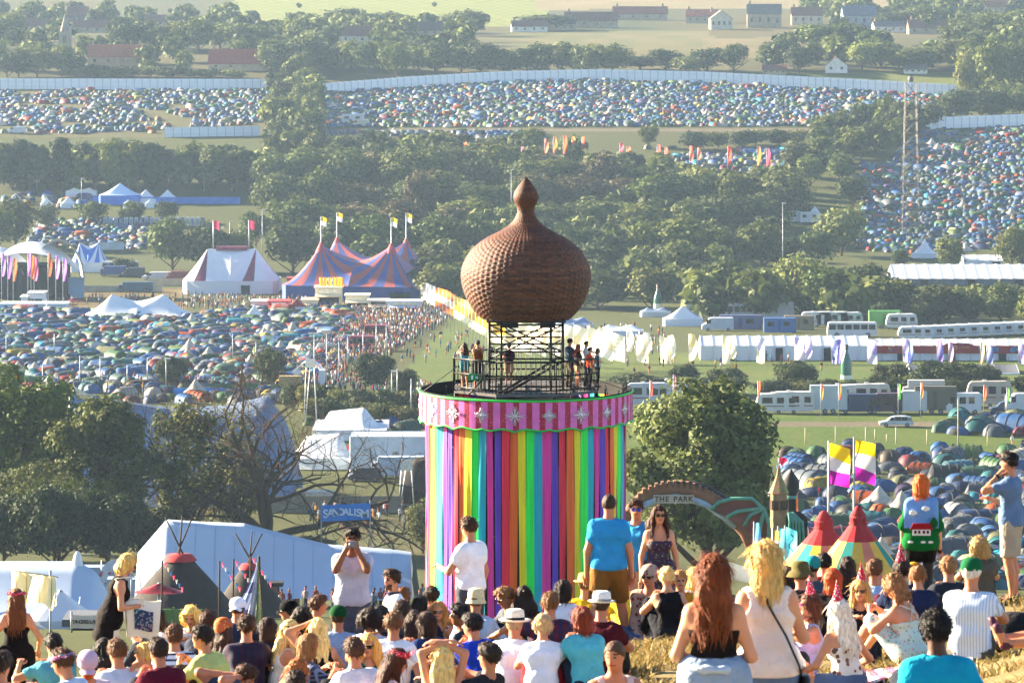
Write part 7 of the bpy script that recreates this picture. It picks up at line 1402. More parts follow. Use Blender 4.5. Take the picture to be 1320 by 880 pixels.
for i, (px, top, w_, h, c, f) in enumerate([(789, 428, 16, 34, ['f2e8cc'], 0), (808, 426, 9, 26, ['ece4d2'], 1), (820, 430, 15, 34, ['f4ead2', 'efe0c0'], 0), (830, 428, 10, 28, ['efe6d4'], 1), (851, 432, 14, 34, ['f2e4bc'], 0), (861, 432, 10, 30, ['f4ecd8'], 1), (888, 430, 11, 34, ['f0d890', 'f2e8cc'], 1), (931, 431, 10, 36, ['f2e0a0', 'f0e4c4'], 0), (941, 440, 8, 22, ['f0e4c4'], 1), (975, 432, 10, 34, ['d8cfe4', 'efe4cc'], 0), (1024, 433, 12, 30, ['b9a8d4', 'd8cce4'], 0), (1037, 434, 10, 28, ['c4b4dc'], 1), (1072, 436, 9, 34, ['9aa0d4'], 0), (1079, 436, 10, 36, ['8478bc'], 1), (1118, 436, 12, 34, ['a294cc', 'd4c8e0'], 0), (1164, 435, 9, 30, ['b4a8d4'], 0), (1170, 440, 7, 30, ['7488c4'], 1), (1208, 437, 8, 34, ['7d6fb8'], 1), (1223, 440, 6, 28, ['b08ab0'], 1), (1264, 440, 5, 30, ['d8b890'], 1), (1272, 444, 8, 30, ['7a84bc'], 1), (1313, 441, 10, 36, ['a494c8'], 0)]):
    d = 800.; pole_flag(px, d, top, w_ * d / F, h * d / F, c, '%s %s flag on the arena grass, number %s from the tower' % ('cream' if px < 980 else 'violet', 'feather' if f else 'banner', ['one', 'two', 'three', 'four', 'five', 'six', 'seven', 'eight', 'nine', 'ten', 'eleven', 'twelve', 'thirteen', 'fourteen', 'fifteen', 'sixteen', 'seventeen', 'eighteen', 'nineteen', 'twenty', 'twenty-one', 'twenty-two'][i]), feather=bool(f), seed=i * 2.1)
for i, (px, top, h, c) in enumerate([(702, 179, 18, 'd87a5c'), (713, 176, 22, 'e0944c'), (726, 174, 24, 'e2603c'), (737, 176, 16, 'e08a48'), (750, 176, 16, 'd8684c'), (672, 189, 8, 'd85a7a'), (685, 188, 10, 'd86a8a'), (799, 184, 12, 'd0566a'), (808, 188, 10, 'd86a44'), (847, 186, 24, 'c85a50'), (857, 190, 20, 'c8604c'), (889, 188, 20, 'e0604a'), (899, 190, 16, 'd8705a'), (938, 188, 24, 'e0503c'), (976, 188, 26, 'e2853c'), (988, 191, 26, 'd84a60'), (598, 183, 14, 'd86a44')]):
    d = float(row_d(top + h + 22)); pole_flag(px, d, top, 5 * d / F, h * d / F, [c], 'tall feather flag on the hillside, coral or orange, above the wood', 'feather flags above the wood', feather=True, seed=i)
for i, (px, c) in enumerate([(2, '8a6ab0'), (10, '8a5aa0'), (17, 'b0603c'), (36, 'a060a0'), (40, 'c0682c'), (44, 'b05a80'), (62, 'a8502c'), (72, 'b07ab8'), (81, 'a06ac0'), (-6, 'a060b0')]): d = float(row_d(398)); pole_flag(px, d, 326 + (i % 3) * 3, 5 * d / F, 30 * d / F, [c], 'slim %s feather flag in front of the curved stage' % ('orange' if c in ('b0603c', 'c0682c', 'a8502c') else 'violet'), 'feather flags before the stage, ' + ('orange' if c in ('b0603c', 'c0682c', 'a8502c') else 'violet'), feather=True, seed=i)
for i, (px, top, c, lb) in enumerate([(1058, 494, 'e8782c', 'orange streamer flag at the left end of the vans'), (1081, 494, 'e86a2c', 'orange streamer flag above the white horsebox'), (1158, 494, '6ac83c', 'green curved streamer flag behind the maroon van'), (1187, 492, 'e8742c', 'orange streamer flag above the grey lorry'), (1268, 496, 'e06a34', 'orange streamer flag above the teal tent'), (1298, 499, '62c444', 'green curved streamer flag at the right edge'), (1296, 508, 'e8e0e0', 'small white flag with red cross at the right edge'), (838, 490, 'd84a34', 'red streamer flag right of the tower rim'), (868, 482, 'b06a90', 'striped thin flag right of the red streamer'), (977, 490, 'e0662c', 'orange streamer flag above the big oak')]):
    d = 662.; pole_flag(px, d, top, 3 * d / F, 20 * d / F, [c], lb, feather=True, seed=i * 1.7)
for px, top, lb in ((1068, 568, 'yellow, white and purple flag left of its twin above the red tents'), (1101, 563, 'yellow, white and purple flag nearer the red-haired woman')):
    d = 205.; o = pole_flag(px, d, top, 26 * d / F, 52 * d / F, ['e8bc12', 'c9c4c8', '9a1f8a'], lb, seed=px * .3)
for px, top, d, w_, h, cols, lb in ((972, 672, 262., 8, 44, ['58a8d8', 'e0e4e8'], 'blue and white feather flag by the park arch'), (1003, 678, 250., 9, 48, ['62d4e0'], 'left cyan banner flag by the park turret'), (1012, 677, 250., 14, 44, ['6adce8'], 'right cyan banner flag with dark writing by the park turret'), (996, 680, 248., 7, 40, ['c8a04a', 'd8d8d8', 'd84a3a'], 'ochre and red banner strip beside the cyan flags'), (1022, 622, 380., 6, 52, ['d8682c'], 'tall orange feather flag behind the park turret')):
    o = pole_flag(px, d, top, w_ * d / F, h * d / F, cols, lb, feather='feather' in lb, seed=px)
    if 'writing' in lb:
        x, y, z = at(px, d); H = zrow(top, d) - z; mb = MB(); pts = [(.35 + .12 * math.sin(t * 9) , -.16, H - .5 - t * 1.25) for t in np.linspace(0, 1, 40)]; mb.tube(pts, .035, 4); mb.obj('squiggle_writing', mat('dark_ink', '1a4a6a', .8, var=0), o)
# poles, lamps and masts
def lamp(px, row, top, label, group=None, d=None, head=True):
    d = d or float(row_d(row)); x, y, z = at(px, d); H = zrow(top, d) - z; o = thing('lamp_post', label, 'lamp post', (x, y, z), 0, group); mb = MB(); mb.tube([(0, 0, -.2), (0, 0, H)], [.1, .07], 6); mb.obj('pole', postm, o)
    if head: mb = MB(); mb.box((.3, 0, H), (.9, .3, .22)); mb.obj('lamp_head', mat('lamp_head', 'c8ccd0', .4, var=.05), o)
for i, (px, row, top) in enumerate([(214, 505, 462), (190, 500, 462), (103, 500, 458), (129, 498, 460), (164, 500, 470), (55, 506, 470), (405, 505, 430), (421, 500, 430), (437, 495, 440), (448, 480, 432), (468, 470, 425), (485, 465, 415), (498, 460, 420), (300, 470, 430), (330, 480, 440), (8, 470, 430), (60, 410, 385), (70, 460, 430), (505, 520, 478), (512, 522, 475), (530, 540, 488), (895, 515, 492)]): lamp(px, row, top, 'slim lamp pole in the campsite', 'lamp poles in the campsite', head=i % 3 == 0)
for px, row, top in ((659, 300, 219), (263, 247, 207), (299, 246, 207), (338, 345, 270), (296, 345, 285), (1009, 375, 262), (105, 262, 230), (47, 246, 224)): lamp(px, row, top, 'tall thin floodlight pole rising above the trees', 'tall floodlight poles')
def lattice():
    d = float(row_d(302)); x, y, z = at(1174, d); H = zrow(106, d) - z; o = thing('lattice_mast', 'tall steel lattice mast on the right-hand tent hill', 'mast', (x, y, z)); mb = MB(); n = 12; w0 = lambda t: 2.5 - .95 * t
    for sx in (-1, 1):
        for sy in (-1, 1): mb.tube([(sx * w0(t), sy * w0(t), H * t) for t in (0, 1)], .10, 5)
    mb.obj('leg_frame', mat('mast_steel', '6f6a64', .6, .4, metal=.4, var=.15), o)
    for i in range(n):
        t, t2 = i / n, (i + 1) / n; a, b = w0(t), w0(t2); mb = MB()
        for s_ in (-1, 1):
            mb.tube([(-a, s_ * a, H * t), (b, s_ * b, H * t2)], .06, 4); mb.tube([(a, s_ * a, H * t), (-b, s_ * b, H * t2)], .06, 4); mb.tube([(s_ * a, -a, H * t), (s_ * b, b, H * t2)], .08, 4); mb.tube([(-a, s_ * a, H * t), (a, s_ * a, H * t)], .1, 4); mb.tube([(s_ * a, -a, H * t), (s_ * a, a, H * t)], .09, 4)
        mb.obj('cross_brace', mat('mast_steel'), o)
    mb = MB(); mb.lathe([(.6, 0), (.9, .7), (.7, 1.5), (0, 1.9)], 10, c=(0, 0, H)); mb.obj('mast_head', mat('mast_steel'), o)
lattice()
# bottle sculptures
for px, base, top, lb in ((848, 405, 366, 'giant green bottle sculpture beside the food stalls'), (1091, 489, 444, 'giant green bottle sculpture by the hedge with a brown cap')):
    d = float(row_d(base)); s = d / F; H = (base - top) * s; R_ = 7.2 * s if px > 1000 else 5.6 * s; o = thing('bottle_sculpture', lb, 'sculpture', at(px, d)); MB().lathe([(R_, 0), (R_, H * .45), (R_ * .9, H * .55), (R_ * .42, H * .74), (R_ * .30, H * .80), (R_ * .30, H * .88), (0, H * .88)], 18).obj('bottle_body', mat('bottle_green', '1f6a56', .3, .5, var=.08), o); MB().lathe([(R_ * .33, H * .84), (R_ * .33, H), (0, H)], 12).obj('bottle_cap', mat('bottle_cap', '5a3a22', .5, var=.1), o); mb = MB(); mb.lathe([(R_ * 1.02, H * .02 if px > 1000 else H * .2), (R_ * 1.02, H * .13 if px > 1000 else H * .36)], 18); mb.obj('bottle_label', mat('bottle_label', 'e6e2d4', .7, var=.05), o)
# long tents behind the arena flags
def longtent(x0, x1, row, hpx, eave, label, bays, m=wm, d=None, wallm=None, dep=10.0, roofm=None):
    d = d or float(row_d(row)); s = d / F; L_ = (x1 - x0) * s; H, e = hpx * s, eave * s; o = thing('marquee', label, 'tent', at((x0 + x1) / 2, d)); w_ = L_ / bays
    mb = MB(); mb.grid(lambda u, v: ((u - .5) * w_ * .99, -dep / 2 + dep * v, e + (H - e) * (1 - abs(2 * v - 1)) - .25 * (1 - abs(2 * u - 1)) * 0 - .15 * math.sin(math.pi * u)), 4, 6, smooth=False); rmesh = mb.mesh('roof_bay', roofm or m); mb = MB(); mb.grid(lambda u, v: ((u - .5) * w_ * .985, -dep / 2 + .05 * math.sin(u * 12), e * (1 - v) - .2 * v), 6, 1, smooth=False); mb.tube([(-w_ / 2, -dep / 2 - .06, 0), (-w_ / 2, -dep / 2 - .06, e)], .08, 5); wmesh = mb.mesh('wall_bay', [wallm or wm2]); mb = MB(); mb.box((0, -dep / 2 + .12, e * .45), (w_ * .6, .1, e * .8)); omesh = mb.mesh('opening', doorm)
    for i in range(bays):
        x = (i + .5) * w_ - L_ / 2; link('roof_bay', rmesh, o, (x, 0, 0)); link('wall_bay', wmesh, o, (x, 0, 0))
        if i % 4 == 2: link('opening', omesh, o, (x, -.25, 0))
    mb = MB(); [mb.extrude([(-dep / 2, 0), (dep / 2, 0), (dep / 2, e), (0, H), (-dep / 2, e)], q, q + .1) for q in (-L_ / 2, L_ / 2 - .1)]; mb.v = [(y, x, z) for x, y, z in mb.v]; mb.obj('gable_wall', wallm or wm2, o); return o
longtent(902, 1118, 462, 30, 20, 'long white marquee wall behind the cream flags', 14); o = longtent(1118, 1345, 462, 26, 20, 'long tent with a red painted front at the right', 14)
d = float(row_d(462)); s = d / F; a = np.array(at(1230, d)); loc0 = np.array(o.location); mb = MB(); mb.box((0, -5.4, 15 * s), (222 * s, .15, 10 * s)); mb.extrude([(-22 * s, 20 * s), (22 * s, 20 * s), (12 * s, 23.5 * s), (-12 * s, 23.5 * s)], -5.5, -5.3); bd_ = mb.obj('painted_fascia', spots('red_mural', '9c3034', 'c8842c', .9, .22, c3='4a7ab0'), o)
mb = MB()
for cx_ in (-64, 46, 72, 94):
    for k in range(3): mb.tube([(cx_ * s + t * 7 * s, -5.55, 15 * s + (k - 1) * 2 * s + math.sin(t * 5 + k) * 1.3 * s) for t in np.linspace(-.8, .8, 9)], .12, 4)
mb.obj('painted_swirl', mat('mural_blue', '5a9ac8', .8, var=.2), bd_); mb = MB(); [mb.lathe([(2.6 * s, 0), (2.1 * s, .01)], 14, c=(0, 0, 0)) for _ in range(1)]; mb.v = [(x - 4 * s, -5.56, 17.5 * s + y) for x, y, z in mb.v]; n_ = len(mb.v); mb.tube([(1 * s, -5.56, 17.5 * s), (14 * s, -5.56, 17.8 * s)], .3 * s, 4); mb.tube([(6 * s, -5.56, 19.4 * s), (7 * s, -5.56, 15.5 * s)], .25 * s, 4); mb.tube([(10 * s, -5.56, 19 * s), (10.5 * s, -5.56, 16 * s)], .25 * s, 4); mb.obj('painted_emblem', mat('mural_yellow', 'd8b43c', .8, var=.1), bd_)
longtent(1148, 1345, 364, 24, 9, 'very long white-roofed hall at the right among the trees', 13, d=float(row_d(364)), dep=22., wallm=mat('hall_wall', '6a7078', .8, var=.1)); longtent(1170, 1310, 487, 11, 3, 'low grey tarpaulin roof in front of the red painted tent', 5, mat('grey_tarp', '6d6f74', .7, var=.15), d=float(row_d(480))); longtent(820, 880, 500, 13, 7, 'low white tent roof right of the tower rim behind the hedge', 6); longtent(1240, 1290, 346, 18, 12, 'white hut with red stripe below the right-hand tent hill', 3)
# ------------------------------------------------------------------ vehicles: side on, real body profiles
tyre = mat('tyre', '17171a', .9, var=.1); rimm = mat('wheel_rim', '9a9ca2', .35, .5, metal=.7, var=.05); vglass = mat('vehicle_glass', '1b2530', .08, .8, var=0); lightm = mat('headlight', 'e2e4e4', .2, .6, var=0); redl = mat('tail_light', 'a01818', .3, .5, var=0)
def wheel(o, x, y, r):
    mb = MB(); mb.lathe([(r * .6, -.1), (r, -.09), (r, .09), (r * .6, .1)], 14); mb.v = [(x + a, y + c, r + b) for a, b, c in mb.v]; wobj = mb.obj('wheel', tyre, o); mb = MB(); mb.lathe([(0, .0), (r * .62, 0)], 10); mb.v = [(x + a, y - .104 if y < 0 else y + .104, r + b) for a, b, c in mb.v]; mb.obj('rim', rimm, wobj)
PROF = {'car': [(-.5, .18), (-.5, .36), (-.47, .46), (-.30, .53), (-.17, .86), (-.05, .97), (.28, .99), (.44, .90), (.485, .55), (.5, .45), (.5, .2)],
        'van': [(-.5, .12), (-.5, .36), (-.46, .47), (-.37, .56), (-.27, .93), (-.2, .99), (.48, 1.0), (.5, .95), (.5, .12)],
        'caravan': [(-.44, .12), (-.5, .30), (-.49, .55), (-.44, .88), (-.38, .97), (.36, 1.0), (.45, .95), (.5, .6), (.49, .3), (.45, .12)],
        'box': [(-.5, .15), (-.5, 1.0), (.5, 1.0), (.5, .15)], 'cabin': [(-.5, 0), (-.5, 1), (.5, 1), (.5, 0)], 'bus': [(-.5, .12), (-.5, .55), (-.48, .95), (-.44, 1.0), (.48, 1.0), (.5, .95), (.5, .12)],
        'lorry': [(-.5, .14), (-.5, .5), (-.47, .72), (-.36, .74), (-.36, .99), (.5, 1.0), (.5, .14)]}
WINS = {'car': [(-.25, -.06, .58, .90), (-.045, .14, .58, .92), (.16, .33, .58, .90), (.35, .45, .58, .84)], 'van': [(-.36, -.22, .58, .86)], 'caravan': [(-.36, -.12, .52, .80), (-.02, .14, .52, .80), (.26, .40, .52, .78)], 'box': [], 'cabin': [(-.38, -.18, .45, .75), (.12, .3, .45, .75)], 'bus': [(-.46 + i * .16, -.33 + i * .16, .52, .86) for i in range(6)], 'lorry': [(-.46, -.38, .5, .68)]}
def vehicle(px, d, L_, H, kind, col, label, yaw=0.0, W=2.0, wins=None, extra=None, cat=None, dz=0.0):
    nm = {'car': 'parked_car', 'van': 'van', 'caravan': 'caravan', 'box': 'box_trailer', 'cabin': 'cabin', 'bus': 'bus', 'lorry': 'lorry'}[kind]; o = thing(nm, label, cat or nm.replace('_', ' ').split()[-1], at(px, d, dz), yaw)
    mb = MB(); pr = PROF[kind]; n = len(pr); ins = .90 if kind == 'car' else .98
    for j, (y, k) in enumerate(((-W / 2 * ins, 1), (-W / 2, .86 if kind in ('car',) else .97))): pass
    V, Fc = [], []
    for y, sc_ in ((-W / 2 * .96, .985), (-W / 2, .96), (W / 2, .96), (W / 2 * .96, .985)):
        for x, z in pr: V.append((x * L_ * (1 if sc_ > .97 else .985), y * (1 if z < .55 or kind != 'car' else .86), z * H * (1 if z < .5 else (1 if sc_ > .97 else .985))))
    for r_ in range(3):
        for i in range(n): Fc.append((r_ * n + i, (r_ + 1) * n + i, (r_ + 1) * n + (i + 1) % n, r_ * n + (i + 1) % n))
    Fc += [tuple(range(n)), tuple(range(4 * n - 1, 3 * n - 1, -1))]; mb.add(V, Fc); mb.obj('body', mat('paint_' + col, raw(col, .66), .35 if kind == 'car' else .5, .5, var=.08, scale=.8), o)
    for x0, x1, z0_, z1 in (WINS[kind] if wins is None else wins):
        for sd_ in (-1, 1):
            mb = MB(); yy = sd_ * (W / 2 * (.86 if kind == 'car' else 1) + .012); sl = .05 if kind == 'car' and x0 < -.2 else 0; mb.add([(x0 * L_, yy * (1.06 if kind == 'car' else 1), z0_ * H), (x1 * L_, yy * (1.06 if kind == 'car' else 1), z0_ * H), (x1 * L_, yy, z1 * H), ((x0 + sl * 2) * L_, yy, z1 * H)] + [(x0 * L_, yy * .9, z0_ * H), (x1 * L_, yy * .9, z0_ * H), (x1 * L_, yy * .88, z1 * H), ((x0 + sl * 2) * L_, yy * .88, z1 * H)], [(0, 1, 2, 3), (0, 4, 5, 1), (1, 5, 6, 2), (2, 6, 7, 3), (3, 7, 4, 0)]); mb.obj('window', vglass, o)
            if sd_ < 0 and kind in ('cabin',): break
    if kind != 'cabin':
        r_ = {'car': .31, 'van': .34, 'caravan': .30, 'box': .4, 'bus': .5, 'lorry': .46}[kind]; xs_ = {'caravan': (0.02,), 'box': (-.1, .12), 'lorry': (-.38, .26, .36)}.get(kind, (-.31, .32))
        for x in xs_:
            for y in (-W / 2 + .08, W / 2 - .08): wheel(o, x * L_, y, r_)
    if kind == 'caravan': mb = MB(); mb.box((0, -W / 2 - .008, .38 * H), (.9 * L_, .03, .05 * H)); mb.obj('stripe', mat('caravan_stripe', '8a6a5a', .6, var=.1), o); mb = MB(); mb.box((-.1 * L_, 0, H + .06), (.6, .6, .16)); mb.obj('roof_vent', mat('vent_grey', 'b0b4b8', .6, var=.05), o)
    if kind in ('car', 'van', 'lorry', 'bus'):
        for y in (-.7, .7): mb = MB(); mb.box((-.497 * L_, y * W / 2, .40 * H * (1 if kind != 'bus' else .7)), (.08, .3, .14)); mb.obj('headlight', lightm, o); mb = MB(); mb.box((.499 * L_, y * W / 2, .45 * H * (1 if kind != 'bus' else .6)), (.06, .2, .25)); mb.obj('tail_light', redl, o)
    if kind in ('box', 'cabin', 'caravan') : mb = MB(); mb.box((.2 * L_ if kind == 'caravan' else -.02 * L_, -W / 2 - .015, .48 * H), (.09 * L_ if kind != 'caravan' else .1 * L_, .04, .68 * H)); mb.obj('door', mat('door_' + col, tuple(np.array(lin(col)[:3]) * .75), .5, var=.05), o)
    return o
W_ = 'd8dade'
vehicle(1155, float(row_d(549.5)), 5.1, 1.66, 'car', 'cfd2d4', 'silver-white estate car driving along the track', W=1.75)
V = [(1022, 5.8, 2.6, 'caravan', 'e2dfd6', 'cream caravan left of the white horsebox'), (1068, 4.8, 3.3, 'box', 'c9d2d4', 'tall pale horsebox with an orange stripe edge'), (1105, 5.0, 2.3, 'van', '27375c', 'navy blue van between horsebox and maroon van'), (1140, 4.6, 2.4, 'van', '4a2a34', 'maroon panel van with two bright windows'), (1173, 4.4, 2.7, 'van', 'd4d8d8', 'white high-roofed van right of the maroon van'), (1206, 5.4, 3.2, 'box', '6e6552', 'lorry with a slatted wooden side'), (1241, 4.6, 2.4, 'van', 'e4e6ea', 'white minibus right of the slatted lorry'), (1318, 4.6, 2.4, 'van', 'd8dce2', 'white van at the right picture edge'), (1296, 3.9, 1.5, 'car', '3a4560', 'dark blue car by the teal tent'), (1002, 5.6, 2.4, 'caravan', 'e6e4de', 'white caravan half hidden by the oak')]
for px, L_, H, k, c, lb in V: vehicle(px, 672., L_ * 1.22, H * 1.35, k, c, lb, rng.uniform(-.1, .1), wins=[(-.40, -.12, .45, .80), (.0, .26, .45, .80)] if 'bright' in lb else ([(-.38, -.2, .5, .82), (-.12, .06, .5, .82), (.14, .3, .5, .82)] if 'minibus' in lb else None))
for px, L_, H, k, c, lb in [(835, 6, 2.7, 'caravan', 'c8ccd2', 'pale caravan right of the tower rim'), (860, 5.2, 2.4, 'van', 'd2d4da', 'white van behind the oak tree top'), (1085, 5.4, 2.5, 'caravan', 'dcdcd8', 'caravan roof behind the horsebox'), (1122, 5.2, 2.6, 'caravan', 'd6d2c8', 'awning caravan behind the navy van'), (1190, 5.5, 3.0, 'lorry', 'cfcac0', 'cream lorry behind the slatted lorry'), (1275, 6, 2.9, 'caravan', 'c2b9a8', 'beige caravan behind the teal tent')]: vehicle(px, 688., L_ * 1.25, H * 1.45, k, c, lb, rng.uniform(-.1, .1))
i = 0
for px, row, L_, H, k, c, lb in [(918, 404, 11, 3, 'cabin', 'e4e0d4', 'long cream site cabin behind the arena'), (905, 412, 9, 2.8, 'lorry', 'd8dce0', 'white lorry left of the cream cabins'), (945, 413, 8, 3, 'bus', 'dfe2e6', 'white coach behind the arena fence'), (988, 410, 9, 3.4, 'cabin', 'e2e4e8', 'tall white cabin right of the coach'), (1000, 413, 7, 3.2, 'lorry', 'e6e8ec', 'white lorry beside the tall cabin'), (1045, 408, 5, 3.2, 'cabin', 'd8d8d4', 'white shed before the tall trees'), (1052, 421, 6, 2.6, 'caravan', 'dcdedc', 'first caravan before the tall trees'), (1073, 421, 6.2, 2.6, 'caravan', 'e4e4e0', 'second caravan before the tall trees'), (1094, 421, 5.4, 2.5, 'caravan', 'd6d8da', 'third caravan before the tall trees'), (1140, 423, 6, 3, 'box', '5fa84a', 'bright green container before the tall trees'), (1162, 424, 6, 2.6, 'caravan', 'dcdcda', 'white caravan right of the green container'), (1098, 434, 9, 2.4, 'bus', 'e2e4e8', 'low white coach roof behind the marquee'), (1005, 428, 6, 2.4, 'cabin', '3f6fae', 'blue container behind the long marquee'), (1030, 425, 5.6, 2.4, 'cabin', '8a7a5c', 'brown wooden cabin right of the blue container'), (955, 424, 8, 2.4, 'cabin', '5a5f8a', 'violet-fronted cabin behind the long marquee'), (925, 426, 6, 2.2, 'van', 'c8ccd4', 'white van behind the long marquee')]:
    vehicle(px, float(row_d(row)), L_ * 1.15, H * 1.3, k, c, lb, W=2.4)
for j in range(11): vehicle(1180 + j * 15, float(row_d(437 - j * .7)), 7.4, 2.7, 'caravan', ['e0e2e4', 'd8dce0', 'e6e6e2'][j % 3], 'white caravan in the long row behind the red painted tent', W=2.3)['group'] = 'caravans behind the red painted tent'
for px, row, L_, H, k, c, lb in [(155, 352, 10, 3.2, 'bus', 'd4d6da', 'white coach beside the striped marquee'), (146, 356, 7, 2.8, 'lorry', '3f5a8c', 'blue lorry in front of the white coach'), (172, 357, 6, 2.6, 'van', '3a4048', 'dark van right of the blue lorry'), (205, 360, 9, 2.0, 'van', 'd0d4d8', 'low white pick-up truck behind the screen fence'), (228, 361, 6, 2.4, 'van', '8a2a34', 'red van by the white and maroon big top'), (175, 376, 9, 2.6, 'lorry', '41627a', 'steel-blue lorry on the dry ground'), (485, 437, 5, 3, 'bus', '9a3048', 'maroon bus stuck in the crowd, farther one'), (466, 452, 5, 3, 'bus', 'a23a50', 'maroon bus stuck in the crowd, nearer one'), (372, 505, 4.5, 2.8, 'lorry', 'b89a5c', 'small tan lorry beside the dark bush'), (970, 285, 7, 3, 'cabin', 'd4d8dc', 'white cabin block among the trees') , (1044, 286, 6, 3, 'cabin', 'dadcde', 'white cabin right of the wood'), (22, 172, 6, 2.4, 'van', 'd2d4d8', 'white van in the upper left tent field'), (465, 163, 6, 2.4, 'van', 'cfd4b8', 'pale green van on the upper track'), (455, 158, 8, 3, 'cabin', 'd0d4da', 'white cabin by the upper track'), (1018, 285, 6, 3, 'cabin', 'd8dadc', 'white cabin by the floodlight pole')]: vehicle(px, float(row_d(row)), L_, H, k, c, lb, W=2.4)
# wooden posts and wire along the meadow
for px, row, top in ((1077, 571, 550), (1116, 573, 551), (1155, 572, 551), (1195, 573, 554), (1235, 575, 514), (1273, 574, 556), (1128, 566, 553), (1143, 569, 560), (1038, 572, 552)): d = float(row_d(row)); x, y, z = at(px, d); H = zrow(top, d) - z; o = thing('fence_post', 'pale wooden fence post on the meadow edge', 'post', (x, y, z), 0, 'meadow fence posts'); mb = MB(); mb.tube([(0, 0, -.2), (0, 0, H)], [.09, .08], 6); mb.obj('shaft', mat('pale_wood', 'b8ae98', .9, var=.2), o); mb = MB(); mb.lathe([(.1, H - .02), (.06, H + .06), (0, H + .08)], 6); mb.obj('cap', mat('pale_wood'), o)
# ------------------------------------------------------------------ middle distance: marquees below the hill, park arch, signs
def text_mesh(txt, size, m, depth=.01):
    cu = bpy.data.curves.new('lettering', 'FONT'); cu.body = txt; cu.size = size; cu.align_x = 'CENTER'; cu.align_y = 'CENTER'; cu.extrude = depth; cu.offset = size * .022; ob = bpy.data.objects.new('lettering', cu); COL.objects.link(ob); dg = bpy.context.evaluated_depsgraph_get(); me = bpy.data.meshes.new_from_object(ob.evaluated_get(dg)); bpy.data.objects.remove(ob); bpy.data.curves.remove(cu); me.materials.clear(); me.materials.append(m); return me
def letters(parent, txt, width, size, m, loc, curve=0.0, rx=True):
    ws = [{'I': .5, 'M': 1.3, ' ': .6, '-': .6}.get(c_, 1.0) for c_ in txt]; tw_ = sum(ws); n = len(txt)
    for i, ch in enumerate(txt):
        if ch == ' ': continue
        u = (sum(ws[:i]) + ws[i] / 2) / tw_ - .5; sz = size * (1 + curve * 1.6 * abs(u) ** 1.5); o = link('letter', text_mesh(ch, sz, m), parent, (loc[0] + u * width, loc[1], loc[2] - curve * abs(u) ** 2 * size * 2.2), None, (RAD(90), 0, 0))
# long white marquee
d = 330.; s = d / F; o = thing('marquee', 'long white sail-roofed marquee across the lower left', 'tent', at(355, d)); x0 = at(355, d)[0]; z0 = at(355, d)[2]
rows_ = [(178, 712), (215, 669), (262, 672), (315, 674), (345, 682), (422, 701), (500, 707), (530, 711)]
mb = MB()
ridx = [(a - 355) * s for a, b in rows_]; ridz = [zrow(b, d) - z0 for a, b in rows_]
def roofz(u, v):
    x = ridx[0] + (ridx[-1] - ridx[0]) * u; zt = float(np.interp(x, ridx, ridz)); e = zrow(757, d) - z0; t = abs(2 * v - 1); return (x + (0 if t < .2 else .3 * (t - .2)), -6 + 12 * v, e + (zt - e) * (1 - t) - .30 * math.sin(math.pi * min(1, t)) + .07 * math.sin(u * 34 + v * 3) * t)
mb.grid(roofz, 98, 20); mb.obj('canopy', mat('marquee_pale_blue', 'bccadc', .55, .3, var=.04, scale=.3, transl=.15, bump=.2, bscale=1.2), o)
for k in range(1, 14): mb = MB(); mb.tube([Vector(roofz(k / 14, v)) + Vector((0, 0, .03)) for v in np.linspace(.02, .98, 20)], .014, 4); mb.obj('seam', mat('seam_grey', '9fb0c4', .7), o)
e = zrow(757, d) - z0; mb = MB(); mb.grid(lambda u, v: (ridx[0] + (ridx[-1] - ridx[0]) * u, 5.7, e * (1 - v)), 12, 1); mb.obj('back_wall', wm2, o)
for k in range(9): x = ridx[0] + (ridx[-1] - ridx[0]) * k / 8; mb = MB(); mb.tube([(x, -5.9, 0), (x, -5.9, e + .1)], .06, 5); mb.obj('pole', postm, o)
mb = MB(); mb.grid(lambda u, v: (ridx[-1] + .2 + .4 * v, -5.5 + 11 * u, (zrow(716, d) - z0) * (1 - v) * (1 - abs(2 * u - 1) * .3)), 6, 3); mb.obj('dark_end_flap', mat('dark_canvas', '2a2420', .9, var=.15), o)
# dark conical tipis with red crowns
def tipi(px, d, top, wpx, label, poles=6, lean=.25):
    x, y, z = at(px, d); s = d / F; H = zrow(top, d) - z; R_ = wpx * s / 2; o = thing('tipi', label, 'tent', (x, y, z)); mb = MB()
    mb.lathe([(R_, 0), (R_ * .82, H * .22), (R_ * .5, H * .60), (R_ * .20, H * .94), (R_ * .14, H)], 22); mb.obj('canvas', mat('tipi_canvas', '3d3733', .9, var=.2, scale=1.5, bump=.3, bscale=3), o); mb = MB(); mb.lathe([(R_ * .27, H * .93), (R_ * .2, H * 1.02), (0, H * 1.04)], 16); mb.obj('red_crown', mat('tipi_red', 'b83a3e', .8, var=.1), o)
    for k in range(poles): a = k * 2.1 + .4; mb = MB(); mb.tube([(math.cos(a) * .35, math.sin(a) * .35, H * .97), (-math.cos(a) * H * lean, -math.sin(a) * H * lean * .6, H * 1.62)], [.07, .05], 5); mb.obj('pole', mat('tipi_pole', '4a3c30', .9, var=.2), o)
tipi(232, 296., 716, 165, 'large dark canvas tipi with a red crown'); tipi(322, 300., 728, 110, 'smaller dark tipi right of the large one', 5, .3)
